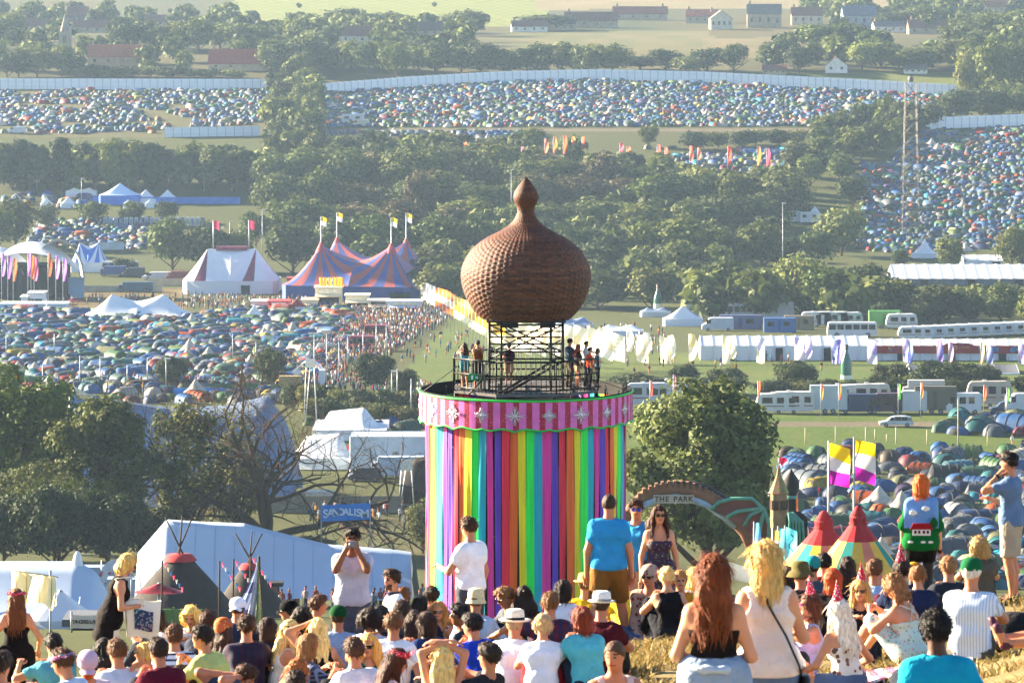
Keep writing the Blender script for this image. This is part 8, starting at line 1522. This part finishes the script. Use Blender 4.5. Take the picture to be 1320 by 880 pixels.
def ridge_marquee():
    d = 226.; s = d / F; x, y, z = at(40, d); o = thing('marquee', 'broad pale blue-white marquee at the lower left corner', 'tent', (x, y, z)); H = zrow(723, d) - z; e = zrow(775, d) - z; pts = [(-110, 1), (60, 1), (84, .84), (104, .42), (112, .12)]; mb = MB(); X_ = [p[0] * s for p in pts]; K = [p[1] for p in pts]
    mb.grid(lambda u, v: (X_[0] + (X_[-1] - X_[0]) * u, -7 + 14 * v, (e * .55 + (H - e * .55) * (1 - abs(2 * v - 1) ** .95) - .3 * math.sin(math.pi * abs(2 * v - 1))) * float(np.interp(X_[0] + (X_[-1] - X_[0]) * u, X_, K))), 50, 14); mb.obj('canopy', mat('marquee_pale_blue'), o); mb = MB(); mb.grid(lambda u, v: (X_[0] + (X_[-1] - X_[0]) * u * .97, -6.95, e * .54 * (1 - v)), 20, 1); mb.obj('side_wall', mat('marquee_pale_blue'), o)
    mb = MB(); mb.lathe([(.42, -.3), (.28, .15), (.2, .55), (.1, .75), (0, .8)], 10, c=(60 * s, 0, H - .25)); mb.obj('wrapped_peak', wm, o)
    for k in range(4): xx = (-60 + k * 44) * s; mb = MB(); mb.box((xx, -.1, 0), (.05, .05, .05)); mb.tube([(xx, -7.02, .2), (xx, -3.5, e * .55 + (H - e * .55) * .5)], .03, 4); mb.obj('seam_rope', mat('rope_grey', 'a8b2bc', .8), o)
ridge_marquee()
marquee(78, 0, 82, 50, 16, 1, 'small white pyramid gazebo in front of the corner marquee', d=185., dep=1.0, p=1.05, walls=True)
for px, d, L_, H, c, lb in ((80, 372., 2.6, 2.2, '2b2725', 'dark open-sided trailer behind the corner marquee'), (130, 374., 5.4, 2.5, 'a9bbd0', 'pale blue box trailer behind the corner marquee'), (205, 352., 9.5, 1.9, 'b3c4d6', 'long pale cabin behind the large tipi')): vehicle(px, d, L_, H, 'box', c, lb)
# hand-painted sign on poles, cream banner, red parasol canopy, green screens
def board_sign(px, d, row_c, wpx, hpx, col, txt, tcol, label, tsize, curve=0., name='banner', tilt=0.0):
    x, y, z = at(px, d); s = d / F; w_, h = wpx * s, hpx * s; zc = zrow(row_c, d) - z; o = thing(name, label, 'sign', (x, y, z)); mb = MB(); n = 12; mb.grid(lambda u, v: ((u - .5) * w_, .04 * math.sin(u * 9), zc + h / 2 - h * v + tilt * (u - .5) * w_), n, 4); mb.grid(lambda u, v: ((.5 - u) * w_, .03 + .04 * math.sin((1 - u) * 9), zc + h / 2 - h * v + tilt * (.5 - u) * w_), n, 4); b = mb.obj('panel', mat('sign_' + col, col, .7, var=.08), o)
    for sg in (-1, 1): mb = MB(); mb.tube([(sg * w_ * .5, .06, 0), (sg * w_ * .5, .06, zc + h * .75)], .05, 6); mb.obj('pole', postm, o)
    if txt: letters(b, txt, w_ * .92, tsize, mat('ink_' + tcol, tcol, .8, var=.05), (0, -.09, zc + h * .02 + .0), curve)
    return o
o = board_sign(445.5, 452., 660, 63, 21, '2f86cc', 'SANDALISM', 'd4dde6', 'blue banner lettered SANDALISM strung between two poles', 1.0, .5, tilt=.05)
board_sign(111, 172., 801, 38, 17, 'd6d0c4', 'TANGERE-LAND', '6a6258', 'cream hand-painted sign board above a dark stall opening', .20, 0.)
stall(113, 0, 40, 12, '3a332c', '6a6e74', 'small dark stall beneath the cream sign board', d=180., dep=2.0, awn=False)
def cream_banner():
    d = 120.; x, y, z = at(65, d); s = d / F; o = thing('flag', 'ragged cream and ochre striped banner flag on a pole', 'flag', (x, y, z)); H = zrow(737, d) - z; mb = MB(); mb.tube([(0, 0, 0), (0, 0, H + .05)], .035, 6); mb.obj('pole', postm, o); zt = zrow(735, d) - z
    edge = lambda u: 46 - 10 * abs(math.sin(u * 7)) - (14 * (u - .75) if u > .75 else 0)
    c = ['f4e6b8', 'c9942e', 'f6ecc8', 'f4e6b8', 'd8a83c', 'f6ecc8', 'f4e6b8', 'cf9c34', 'f6ecc8', 'f4e6b8', 'f6ecc8', 'c9942e', 'f6ecc8']; wd = [6, 1.2, 8, 10, 1.5, 10, 8, 1.3, 7, 6, 8, 1.4, 7]; tot = sum(wd); a = 0
    for cc, w_ in zip(c, wd):
        u0, u1 = a / tot, (a + w_) / tot; a += w_; mb = MB(); mb.grid(lambda u, v: ((-50 + 58 * (u0 + (u1 - u0) * u)) * s, .12 * math.sin((u0 + (u1 - u0) * u) * 11 + v * 2) - .03, zt - (8 * (u0 + (u1 - u0) * u) + v * edge(u0 + (u1 - u0) * u)) * s), 3, 8); mb.obj('cloth_strip', mat('flag_' + cc, cc, .8, var=.06, transl=.5), o)
    mb = MB(); mb.tube([(-52 * s, 0, zt + .02), (10 * s, 0, zt - 8.5 * s)], .02, 5); mb.obj('spar', mat('pale_wood'), o)
cream_banner()
def arch_sign():
    d = 300.; x, y, z = at(150, d); s = d / F; o = thing('entrance_arch', 'small pale arch with red dots on two poles beside the tipi', 'arch', (x, y, z)); zc = zrow(752, d) - z; mb = MB()
    for k in range(1): mb.grid(lambda u, v: ((13 + 11 * v) * s * math.cos(math.pi * (1 - u * .92)) , .06, zc + (16 + 26 * v * .6 + 0) * s * math.sin(math.pi * (1 - u * .92))), 16, 3); mb.grid(lambda u, v: ((13 + 11 * (1 - v)) * s * math.cos(math.pi * (1 - u * .92)), .12, zc + (16 + 26 * (1 - v) * .6) * s * math.sin(math.pi * (1 - u * .92))), 16, 3)
    mb.obj('arch_panel', spots('arch_dots', 'c2ccd8', 'b06a78', 2.2, .3), o)
    for sg in (-1, 1): mb = MB(); mb.tube([(sg * 19 * s, .1, 0), (sg * 19 * s, .1, zc + 30 * s)], .05, 5); mb.obj('pole', postm, o)
arch_sign()
o = marquee(205, 0, 62, 58, 46, 1, 'flat red canopy in front of the large tipi', mat('red_canvas'), None, .6, walls=False, d=250., p=1.2); hoarding(182, 262, 0, 24, '6d8a4a', 'green and yellow screen panels below the red canopy', d=246.)
def shawl_tent():
    d = 150.; x, y, z = at(325, d); s = d / F; o = thing('blanket_shelter', 'patchwork blanket shelter draped over a tall pole', 'shelter', (x, y, z)); H = zrow(722, d) - z
    for nm, c, a0, a1 in (('blue_blanket', '8f9cc4', -46, -14), ('lace_blanket', 'c4c2c8', -14, 4), ('green_blanket', '8a9a68', 4, 20)):
        mb = MB(); mb.grid(lambda u, v: ((a0 + (a1 - a0) * u) * s * v + 8 * s * (1 - v), -1.2 * v + .25 * math.sin(u * 7 + v * 3) * v, H * (1 - v ** .85)), 8, 10); mb.obj(nm, spots('shawl_' + nm, c, 'b2b0bc', 9, .25) if nm != 'blue_blanket' else stripes('shawl_blue', 'a3aed0', '5e668e', 1.1, 'Z', duty=.4, transl=.15), o)
    mb = MB(); mb.tube([(.3, .05, 0), (.24, 0, H + .15)], .05, 6); mb.obj('pole', mat('tipi_pole', '6a523c', .9), o)
shawl_tent()
for px, d, top, lb in ((208, 230., 722, 'pole with dangling bunting, left'), (282, 230., 722, 'bunting pole in front of the small tipi, left one'), (300, 230., 720, 'bunting pole in front of the small tipi, middle one'), (322, 230., 716, 'bunting pole in front of the small tipi, right one')):
    x, y, z = at(px, d); H = zrow(top, d) - z; o = thing('bunting_pole', lb, 'pole', (x, y, z)); mb = MB(); mb.tube([(0, 0, 0), (.05, 0, H)], .05, 6); mb.obj('pole', mat('tipi_pole'), o)
    for k in range(7): t = k / 6; mb = MB(); mb.add([(.15 + .9 * t, 0, H - .1 - 1.3 * t * (1.2 - .2 * t)), (.30 + .9 * t, 0, H - .16 - 1.3 * t), (.22 + .9 * t, .02, H - .42 - 1.3 * t), (.22 + .9 * t, -.02, H - .42 - 1.3 * t)], [(0, 1, 2), (0, 3, 1)]); mb.obj('pennant', mat('flag_' + ['d86a8a', 'e8e4dc', '6a9ac8'][k % 3], ['d86a8a', 'e8e4dc', '6a9ac8'][k % 3], .8, transl=.3), o)
stall(354, 0, 12, 34, '3c3836', '2a2725', 'narrow dark signboard kiosk by the long marquee', d=318., dep=.6, awn=False, sign='8a5a48')
# red and yellow pixie tents
def pixie(px, top, wpx, d, label, ang):
    x, y, z = at(px, d); s = d / F; H = zrow(top, d) - z; R_ = wpx * s / 2; o = thing('pixie_tent', label, 'tent', (x, y, z), ang); ms = [mat('pixie_red', 'b52a34', .75, var=.08, transl=.2), mat('pixie_yellow', 'e8c45a', .75, var=.06, transl=.2), mat('pixie_teal', '1f9a94', .75, var=.06, transl=.2), mat('pixie_salmon', 'dd8f78', .75, var=.06, transl=.2)]; n = 16; zs = [0, .25, .47, .73, .86, .92, 1.0]; rs_ = [1.0, .8, .56, .25, .10, .11, .03]
    for j in range(n):
        mb = MB(); a0, a1 = 2 * math.pi * j / n, 2 * math.pi * (j + 1) / n
        for k in range(6): mb.add([(R_ * rs_[q] * math.cos(a), R_ * rs_[q] * math.sin(a), H * zs[q]) for q, a in ((k, a0), (k, a1), (k + 1, a1), (k + 1, a0))], [(0, 1, 2, 3)], 1 if k >= 3 else 0)
        mb.obj('panel', [ms[(1, 2, 1, 3)[j % 4]], ms[0]], o)
    mb = MB(); mb.lathe([(R_ * .09, H * .84), (R_ * .12, H * .87), (R_ * .07, H * .90), (R_ * .10, H * .94), (R_ * .03, H * 1.01), (0, H * 1.02)], 10); mb.obj('twisted_peak', ms[0], o)
pixie(1062, 660, 225, 205., 'red and yellow pointed tent, the one farther left', .2); pixie(1106, 654, 205, 196., 'red, yellow and teal pointed tent nearer the green jumper', .5)
# white sail canopy
mb = MB(); d = 140.; x, y, z = at(975, d); s = d / F; mb.grid(lambda u, v: ((-55 + 75 * u) * s, 1.5 * v, (zrow(718, d) - z) * (1 - v * .1) - (22 * u * (1 - .2 * v)) * s - .5 * math.sin(math.pi * v)), 12, 8); o = thing('sail_canopy', 'white sail canopy behind the two standing women', 'canopy', (x, y, z)); mb.obj('sail', wm, o)
for k, xx in enumerate((-54, 19)): mb = MB(); mb.tube([(xx * s, .1, 0), (xx * s, .1, zrow(716 + k * 24, d) - z)], .05, 6); mb.obj('pole', postm, o)
stall(1010, 0, 70, 26, 'c9d4e0', 'd8e0e8', 'low pale blue stall roof behind the cyan flags', d=255., awn=False)
# park arch: dragon-backed arch with wing and turret
def park():
    d = 300.; s = d / F; x, y, z = at(868, d); o = thing('park_arch', 'dragon-shaped arch lettered THE PARK with a wing and folded tail', 'arch', (x, y, z)); Z = lambda r_: zrow(r_, d) - z; X_ = lambda p: (p - 868) * s
    brown = mat('dragon_brown', '8a6448', .85, var=.25, scale=1.2, bump=.3, bscale=3); blue = mat('dragon_blue', '9fb2c2', .8, var=.2); verd = mat('verdigris', '5f9a8a', .7, var=.2); memb = mat('dragon_wing', '7d5348', .85, var=.3, scale=.8)
    arc = [(800, 678), (815, 655), (830, 640), (850, 632), (870, 630), (890, 632), (910, 639), (930, 652), (948, 668), (962, 686), (975, 715)]
    mb = MB(); mb.tube([(X_(a), 0, Z(b)) for a, b in arc], [.42, .44, .45, .45, .45, .46, .5, .55, .55, .5, .45], 10); ar = mb.obj('arch_beam', brown, o)
    for i in range(26): t = i / 25 * (len(arc) - 1.001); k = int(t); f = t - k; a = arc[k][0] * (1 - f) + arc[k + 1][0] * f; b = arc[k][1] * (1 - f) + arc[k + 1][1] * f; mb = MB(); mb.box((X_(a), -.05, Z(b) + .25), (.20, .75, .75)); mb.obj('back_scale', brown, ar)
    mb = MB(); mb.tube([(X_(a), -.25, Z(b + 10)) for a, b in arc[1:-2]], .26, 8); mb.obj('belly_band', blue, o)
    mb = MB(); mb.tube([(X_(a), .3, Z(b - 6)) for a, b in arc[3:10]], [.1, .2, .35, .45, .5, .5, .3], 8); mb.obj('spine', mat('dragon_dark', '2a2826', .8, var=.2), o)
    mb = MB(); mb.box((X_(868), -.62, Z(641.5)), (52 * s, .12, 10.5 * s)); sb = mb.obj('name_board', mat('park_board', 'b8b0a0', .8, var=.15), o); letters(sb, 'THE PARK', 50 * s, .52, mat('ink_park', '5a4a3e', .8, var=.1), (X_(868), -.70, Z(641.5)))
    # wing
    root_ = (916, 655); tips = [(938, 640), (970, 638), (982, 652), (990, 675), (986, 700)]; mb = MB(); ctr = (972, 655)
    outl = [(916, 655), (925, 645), (940, 640), (955, 638), (970, 639), (980, 648), (988, 662), (991, 680), (987, 700), (976, 692), (968, 684), (958, 676), (948, 670), (936, 665), (926, 660)]
    tp_, bt_ = outl[:9], [outl[0]] + outl[:8:-1] + [outl[8]]; ux, bx_ = np.linspace(0, 1, 9), np.linspace(0, 1, len(bt_)); it = lambda P_, X0, u, k: float(np.interp(u, X0, [q[k] for q in P_]))
    WF = lambda u, v, e: (X_(it(tp_, ux, u, 0) * (1 - v) + it(bt_, bx_, u, 0) * v), -.62 - .010 * (it(tp_, ux, u, 0) - 916) + e + .12 * math.sin(math.pi * v), Z(it(tp_, ux, u, 1) * (1 - v) + it(bt_, bx_, u, 1) * v))
    mb.grid(lambda u, v: WF(u, v, 0), 16, 5); mb.grid(lambda u, v: WF(1 - u, v, .06), 16, 5); wg = mb.obj('wing', memb, o)
    for pth in ([(916, 655), (926, 645), (942, 640), (968, 639), (983, 652), (990, 672), (988, 698)], [(936, 664), (950, 656), (982, 651)], [(958, 675), (966, 660), (983, 652)], [(976, 690), (980, 668), (984, 653)]): mb = MB(); mb.tube([(X_(a), -.72 - .012 * (a - 916), Z(b)) for a, b in pth], .14, 6); mb.obj('wing_bone', verd, wg)
    # turret
    xt, yt, zt = at(1004, 296.); s2 = 296. / F; o2 = thing('turret', 'little stone turret with a pink pennant beside the arch', 'turret', (xt, yt, zt)); Zt = lambda r_: zrow(r_, 296.) - zt; r_ = 11 * s2; stone = mat('turret_stone', '9a7f5e', .9, var=.25, scale=1.5, bump=.3, bscale=4)
    mb = MB(); mb.lathe([(r_, 0), (r_, Zt(672)), (r_ * 1.06, Zt(668)), (r_, Zt(664)), (r_, Zt(636)), (r_ * 1.08, Zt(633))], 8, smooth=False); mb.obj('turret_wall', stone, o2); mb = MB(); mb.lathe([(r_ * 1.2, Zt(635)), (r_ * .75, Zt(624)), (r_ * .3, Zt(612)), (r_ * .1, Zt(600)), (0, Zt(598))], 8, smooth=False); mb.obj('turret_roof', mat('turret_roof', '8f8a5c', .8, var=.35, scale=2, var2='b06a58'), o2)
    for k in range(8): a = (k + .5) * math.pi / 4; mb = MB(); mb.box((r_ * .93 * math.cos(a), r_ * .93 * math.sin(a), Zt(650)), (.12, .36, 12 * s2), 0, a); mb.obj('arched_window', mat('turret_dark', '5a4432', .9, var=.1), o2)
    mb = MB(); mb.tube([(0, 0, Zt(600)), (0, 0, Zt(590))], .04, 5); mb.obj('flag_pole', postm, o2); flagcloth(o2, 0, 0, Zt(589), .62, .42, ['d8305a'], 1, 'pennant_flag', tri=True)
    # dark onion-topped tower and ribbed verdigris wings behind
    xo, yo, zo = at(1020, 305.); s3 = 305. / F; o3 = thing('black_turret', 'black onion-topped turret behind the stone turret', 'turret', (xo, yo, zo)); Zo = lambda q: zrow(q, 305.) - zo; q = 8 * s3; mb = MB(); mb.lathe([(q * .8, 0), (q * .8, Zo(640)), (q * 1.3, Zo(628)), (q * 1.2, Zo(618)), (q * .3, Zo(608)), (0, Zo(603))], 14); mb.obj('onion_tower', mat('dragon_dark'), o3); MB().lathe([(q * .9, Zo(642)), (q * .98, Zo(640)), (q * .9, Zo(638))], 14).obj('collar_ring', verd, o3)
    xr, yr, zr_ = at(1022, 290.); s4 = 290. / F; o4 = thing('dragon_wing', 'folded dark wing with verdigris ribs right of the turret', 'sculpture', (xr, yr, zr_)); Zr = lambda q_: zrow(q_, 290.) - zr_; mb = MB(); mb.grid(lambda u, v: ((-9 + 28 * u) * s4, .5 * math.sin(math.pi * u), Zr(660 + 6 * abs(2 * u - 1) ** 2) * (1 - v) + Zr(704) * v), 10, 6); mb.grid(lambda u, v: ((19 - 28 * u) * s4, .12 + .5 * math.sin(math.pi * u), Zr(660 + 6 * abs(2 * u - 1) ** 2) * (1 - v) + Zr(704) * v), 10, 6); wg = mb.obj('membrane', mat('dragon_dark'), o4)
    for k in range(5): mb = MB(); mb.tube([((-4 + (k - 1.5) * 1.0) * s4, -.15, Zr(660)), ((-4 + k * 4) * s4, -.2, Zr(672)), ((-6 + k * 5) * s4, -.15, Zr(700))], .10, 5); mb.obj('rib', verd, wg)
    mb = MB(); mb.tube([(0, .2, 0), (0, .2, Zr(700))], .25, 6); mb.obj('support', brown, o4)
park()
# grey-blue marquees and white shed behind the bare oak
def slope_tent(px, d, pts, dep, label, m):
    x, y, z = at(px, d); s = d / F; o = thing('marquee', label, 'tent', (x, y, z)); X_ = [(a - px) * s for a, b in pts]; Z_ = [zrow(b, d) - z for a, b in pts]; e = 1.6; mb = MB(); mb.grid(lambda u, v: (X_[0] + (X_[-1] - X_[0]) * u, -dep / 2 + dep * v, max(e, e + (float(np.interp(X_[0] + (X_[-1] - X_[0]) * u, X_, Z_)) - e) * (1 - abs(2 * v - 1) ** 1.1) - .25 * math.sin(math.pi * abs(2 * v - 1)))), 30, 10); mb.obj('canopy', m, o); [MB().grid(lambda u, v: (X_[0] + (X_[-1] - X_[0]) * u, q * dep / 2, e * (1 - v)), 10, 1).obj('side_wall', m, o) for q in (-1, 1)]; return o
gb = mat('marquee_grey_blue', '74859f', .6, .3, var=.06, scale=.3, transl=.1)
slope_tent(230, 555., [(92, 500), (130, 512), (180, 520), (225, 526), (290, 522), (345, 510), (372, 545), (385, 600)], 22, 'huge grey-blue saddle marquee behind the bare oak', gb)
o = thing('tent_edge', 'sunlit timber-edged lip of the huge grey-blue marquee', 'canopy', at(118, 535.)); s = 535. / F; z = at(118, 535.)[2]; mb = MB(); mb.tube([((a - 118) * s, 0, zrow(b, 535.) - z) for a, b in ((90, 497), (105, 508), (125, 518), (150, 532))], [.3, .45, .5, .3], 6); mb.obj('beam', mat('cream_edge', 'd8ccb0', .8, var=.25), o); mb = MB(); [mb.tube([((a - 118) * s, .1, 0), ((a - 118) * s, .1, zrow(b, 535.) - z)], .1, 5) for a, b in ((90, 498), (150, 533))]; mb.obj('support', postm, o)
slope_tent(455, 636., [(405, 563), (425, 530), (470, 525), (500, 563)], 14, 'white pitched marquee left of the tower', wm); slope_tent(410, 600., [(370, 600), (395, 562), (440, 558), (455, 600)], 10, 'pale low tent behind the bare oak branches', wm)
vehicle(502, 592., 10.8, 5.3, 'cabin', 'cfdbe6', 'big white flat-roofed shed left of the tower', W=7.0, wins=[(.05, .12, .3, .6)]); vehicle(512, 584., 7.4, 3.0, 'lorry', 'c4d6e8', 'pale blue box lorry in front of the white shed', W=2.3); vehicle(470, 580., 4.4, 1.9, 'van', '3a4452', 'dark van beside the pale blue lorry', W=2.0); vehicle(405, 545., 5.0, 2.0, 'van', 'c9c6bc', 'cream van behind the bare oak trunk', W=2.0)
slope_tent(545, 552., [(515, 612), (535, 590), (560, 586), (590, 600)], 6, 'black tarpaulin shelter beside the tower', mat('dark_canvas', '2a2420', .9, var=.15)); slope_tent(445, 608., [(425, 590), (440, 574), (465, 576), (480, 590)], 5, 'small red tarpaulin behind the oak branches', mat('red_canvas'))
def white_arch():
    d = float(row_d(503)); x, y, z = at(396, d); s = d / F; o = thing('entrance_arch', 'white arched gateway by the crowded walkway', 'arch', (x, y, z)); mb = MB(); mb.grid(lambda u, v: ((-14 + 34 * u) * s, 4 * v - 2, (22 + 16 * math.sin(math.pi * (.08 + .84 * u)) ** .8) * s), 12, 3); mb.obj('arch_roof', wm, o)
    for a in (-13, 19): mb = MB(); mb.box((a * s, 0, 13 * s), (1.0, 3.6, 26 * s)); mb.obj('leg', wm, o)
white_arch()
for px, d, top, lb in ((524, 535., 592, 'tall white-framed ladder sign left of the tower'), (400, 640., 462, 'tall white-framed ladder sign by the walkway')):
    x, y, z = at(px, d); s = d / F; H = zrow(top, d) - z; o = thing('ladder_sign', lb, 'sign', (x, y, z)); mb = MB(); [mb.tube([(q * 1.0, 0, 0), (q * .55, 0, H)], .08, 5) for q in (-1, 1)]; mb.tube([(-.9, .8, 0), (0, 0, H * .9)], .06, 5); mb.obj('frame', postm, o); mb = MB(); mb.box((0, -.05, H - .7), (1.5, .08, 1.3)); mb.obj('sign_board', mat('sign_pale', 'd8d4c8', .8, var=.15), o)
for rec, p in zip(PEOPLE, _pp):
    person(*rec, loc=(p[0], p[1], g(p[0], p[1])), group=None)
# ------------------------------------------------------------------ foreground grass, litter
def near_grass():
    r = np.random.default_rng(5); n = 78000; y = 29 + 25 * r.random(n) ** .9; x = (r.uniform(.0, .142, n)) * y; keep = vnoise(np.stack([x * 1.3, y * .8, 0 * x], 1), 2) > -.55; x, y = x[keep], y[keep]; n = len(x); z = G(x, y); h = (.03 + .09 * r.random(n) ** 2) * (1 + .5 * vnoise(np.stack([x * 2, y * 1.2, 0 * x], 1), 8)); a = r.uniform(0, 6.28, n); w_ = .007 + .008 * r.random(n); ln = h * r.uniform(.4, 1.8, n); b = r.uniform(0, 6.28, n)
    P = np.stack([x, y, z - .01], 1); dx = np.stack([np.cos(a) * w_, np.sin(a) * w_, 0 * a], 1); mid = P + np.stack([np.cos(b) * ln * .35, np.sin(b) * ln * .35, h * .65], 1); tip = P + np.stack([np.cos(b) * ln, np.sin(b) * ln, h], 1); V = np.stack([P - dx, P + dx, mid + dx * .7, mid - dx * .7, tip], 1).reshape(-1, 3); k = np.arange(n) * 5
    c = np.array([lin(q)[:3] for q in ('ccb47c', 'bfa468', 'a8925c', '98905a', 'd8c698')])[r.integers(0, 5, n)]; c = c * .62; col = np.concatenate([c, c])
    o = link('grass', mesh_np('grass', V, [np.stack([k, k + 1, k + 2, k + 3], 1), np.stack([k + 3, k + 2, k + 4], 1)], [mat('straw_blades', (.4, .3, .12), .8, .2, var=.1, attr='Col', transl=.3)], None, False, col)); tag(o, 'dry straw-coloured trampled grass on the picnic hill', 'grass', kind='stuff')
near_grass()
def ground_at(px, d, dz=0): x = (px - CX) / F * d; return (x, d, g(x, d) + dz)
o = thing('bottle', 'green plastic bottle lying on the straw grass', 'bottle', ground_at(843, 36.5, .045), RAD(8)); mb = MB(); mb.lathe([(.0, 0), (.035, .0), (.038, .12), (.03, .19), (.013, .22), (.013, .25)], 12); mb.v = [(z - .12, y, x) for x, y, z in mb.v]; mb.obj('bottle_body', mat('pet_green', '3f7a3a', .2, .6, var=.05), o); mb = MB(); mb.lathe([(.016, .245), (.016, .27), (0, .27)], 10); mb.v = [(z - .12, y, x) for x, y, z in mb.v]; mb.obj('cap', mat('cap_white', 'e0e0e0', .5, var=0), o)
o = thing('crisp_packet', 'crumpled white and violet packet on the straw grass', 'litter', ground_at(872, 38.0, .03), .3); mb = MB(); mb.grid(lambda u, v: ((u - .5) * .22, (v - .5) * .16, .03 * math.sin(u * 9 + v * 4) + .03), 8, 6); mb.grid(lambda u, v: ((.5 - u) * .22, (v - .5) * .16, -.02 + .02 * math.sin(u * 7)), 8, 6); mb.obj('foil', spots('packet_print', 'dcdce4', '6a5aa8', 12, .4), o); mb = MB(); mb.box((.11, 0, .01), (.012, .15, .012)); mb.obj('crimped_end', mat('foil_silver', 'c8c8cc', .3, metal=.6, var=.1), o)
o = thing('rucksack', 'black rucksack slumped on the grass beside the man in a pink vest', 'bag', ground_at(820, 34.5, .0), .4); mb = MB(); mb.lathe([(0, 0), (.17, .01), (.19, .12), (.16, .26), (.08, .34), (0, .36)], 14, sy=.7); mb.obj('bag_body', mat('bag_black', '15140f', .9, var=.2, bump=.4), o); mb = MB(); mb.tube([(-.1, .1, .3), (-.15, .2, .2), (-.12, .14, .05)], .015, 5); mb.obj('strap', mat('bag_black'), o)
o = thing('rucksack', 'dark navy rucksack on the ground beside the pale striped shirt', 'bag', ground_at(1308, 38.5), -.2); mb = MB(); mb.lathe([(0, 0), (.26, .01), (.28, .14), (.22, .28), (.1, .36), (0, .37)], 14, sy=.7); mb.obj('bag_body', mat('bag_navy', '1a1d26', .9, var=.2, bump=.4), o); mb = MB(); mb.tube([(-.1, -.15, .3), (-.2, -.22, .16), (-.12, -.2, .03)], .015, 5); mb.obj('strap', mat('bag_navy'), o)
p_ = ground_at(1432, 33.6); person(1428, 745, 155, 'out', 90, dict(h='3a2618', hs='short', t='5a5f6a', b='c8987a', bs='shorts', shoe='5a2f4a', acc=[]), 'person stretched out at the right edge in plum trainers', loc=p_)
o = thing('picnic_blanket', 'pink and white checked blanket under the girls in party hats', 'blanket', ground_at(1062, 37.6)); mb = MB(); xo, yo, zo = ground_at(1062, 37.6); GB = lambda u, v, e: ((u - .5) * 1.9, (v - .5) * 1.7, g(xo + (u - .5) * 1.9, yo + (v - .5) * 1.7) - zo + e + .015 * math.sin(u * 17 + v * 9)); mb.grid(lambda u, v: GB(u, v, .06), 18, 14); mb.obj('cloth', stripes('blanket_check', 'e8d8dc', 'c86a86', 7, 'X', duty=.45, c3='c86a86'), o); mb = MB(); [mb.tube([GB(u, v, .06), (GB(u, v, .02)[0], GB(u, v, .02)[1] - .05, GB(u, v, .02)[2])], .006, 4) for u in np.linspace(0, 1, 24) for v in (0,)]; mb.obj('fringe', mat('fringe_white', 'e8e0e0', .9), o)
for px, d, c, lb in ((1268, 37.0, 'e4e4e8', 'crumpled white paper on the grass beside the turquoise T-shirt'), (905, 36.0, 'dcdce0', 'crumpled white paper on the grass left of the black crop top'), (1010, 36.2, 'd8c8d0', 'crumpled pinkish paper on the grass between the standing women')):
    o = thing('paper_litter', lb, 'litter', ground_at(px, d, .03), px * .1); mb = MB(); mb.grid(lambda u, v: ((u - .5) * .2, (v - .5) * .15, .025 * math.sin(u * 11 + v * 5 + px) + .04 * u * v), 7, 6, smooth=False); mb.obj('sheet', mat('paper_' + c, c, .9, var=.05), o); mb = MB(); mb.grid(lambda u, v: (.06 + u * .09, -.05 + v * .1, .05 + .03 * math.sin(u * 6 + v * 7)), 4, 4, smooth=False); mb.obj('fold', mat('paper_' + c), o)
for px, d, lb in ((858, 35.2, 'clear plastic beer cup standing near the green bottle'), (1248, 34.6, 'clear plastic beer cup in the straw right of the turquoise T-shirt')):
    o = thing('plastic_cup', lb, 'cup', ground_at(px, d, .02)); MB().lathe([(.028, 0), (.04, .13), (.038, .13), (.026, .005), (0, .005)], 14).obj('cup_wall', mat('cup_plastic', 'd8dce0', .2, .5, var=.03, transl=.5), o); MB().lathe([(.027, .01), (.034, .075), (0, .075)], 12).obj('beer', mat('beer_amber', 'b8842c', .2, .5, var=.05), o)
# ------------------------------------------------------------------ evening haze: one closed box of thin air
mb = MB(); mb.box((0, 4500, -45), (11600, 9300, 132)); hz = mb.obj('haze', []); hz['kind'] = 'stuff'; hz['label'] = 'thin pale evening haze lying over the whole valley'
hm = bpy.data.materials.new('haze'); hm.use_nodes = True; N, L = hm.node_tree.nodes, hm.node_tree.links; N.remove(N['Principled BSDF']); pv = N.new('ShaderNodeVolumePrincipled'); pv.inputs['Color'].default_value = (.52, .73, 1.0, 1); pv.inputs['Density'].default_value = HAZE; pv.inputs['Anisotropy'].default_value = .25
for nm in ('Density Attribute', 'Color Attribute', 'Temperature Attribute'):
    try: pv.inputs[nm].default_value = ''
    except Exception: pass
L.new(pv.outputs[0], N['Material Output'].inputs['Volume']); hz.data.materials.append(hm)
print('SCRIPT TIME', round(time.time() - T0, 1), 'objects', len(sc.objects), 'tris', sum(sum(len(p.vertices) - 2 for p in m.polygons) if len(m.polygons) < 3000 else len(m.polygons) * 2 for m in bpy.data.meshes))
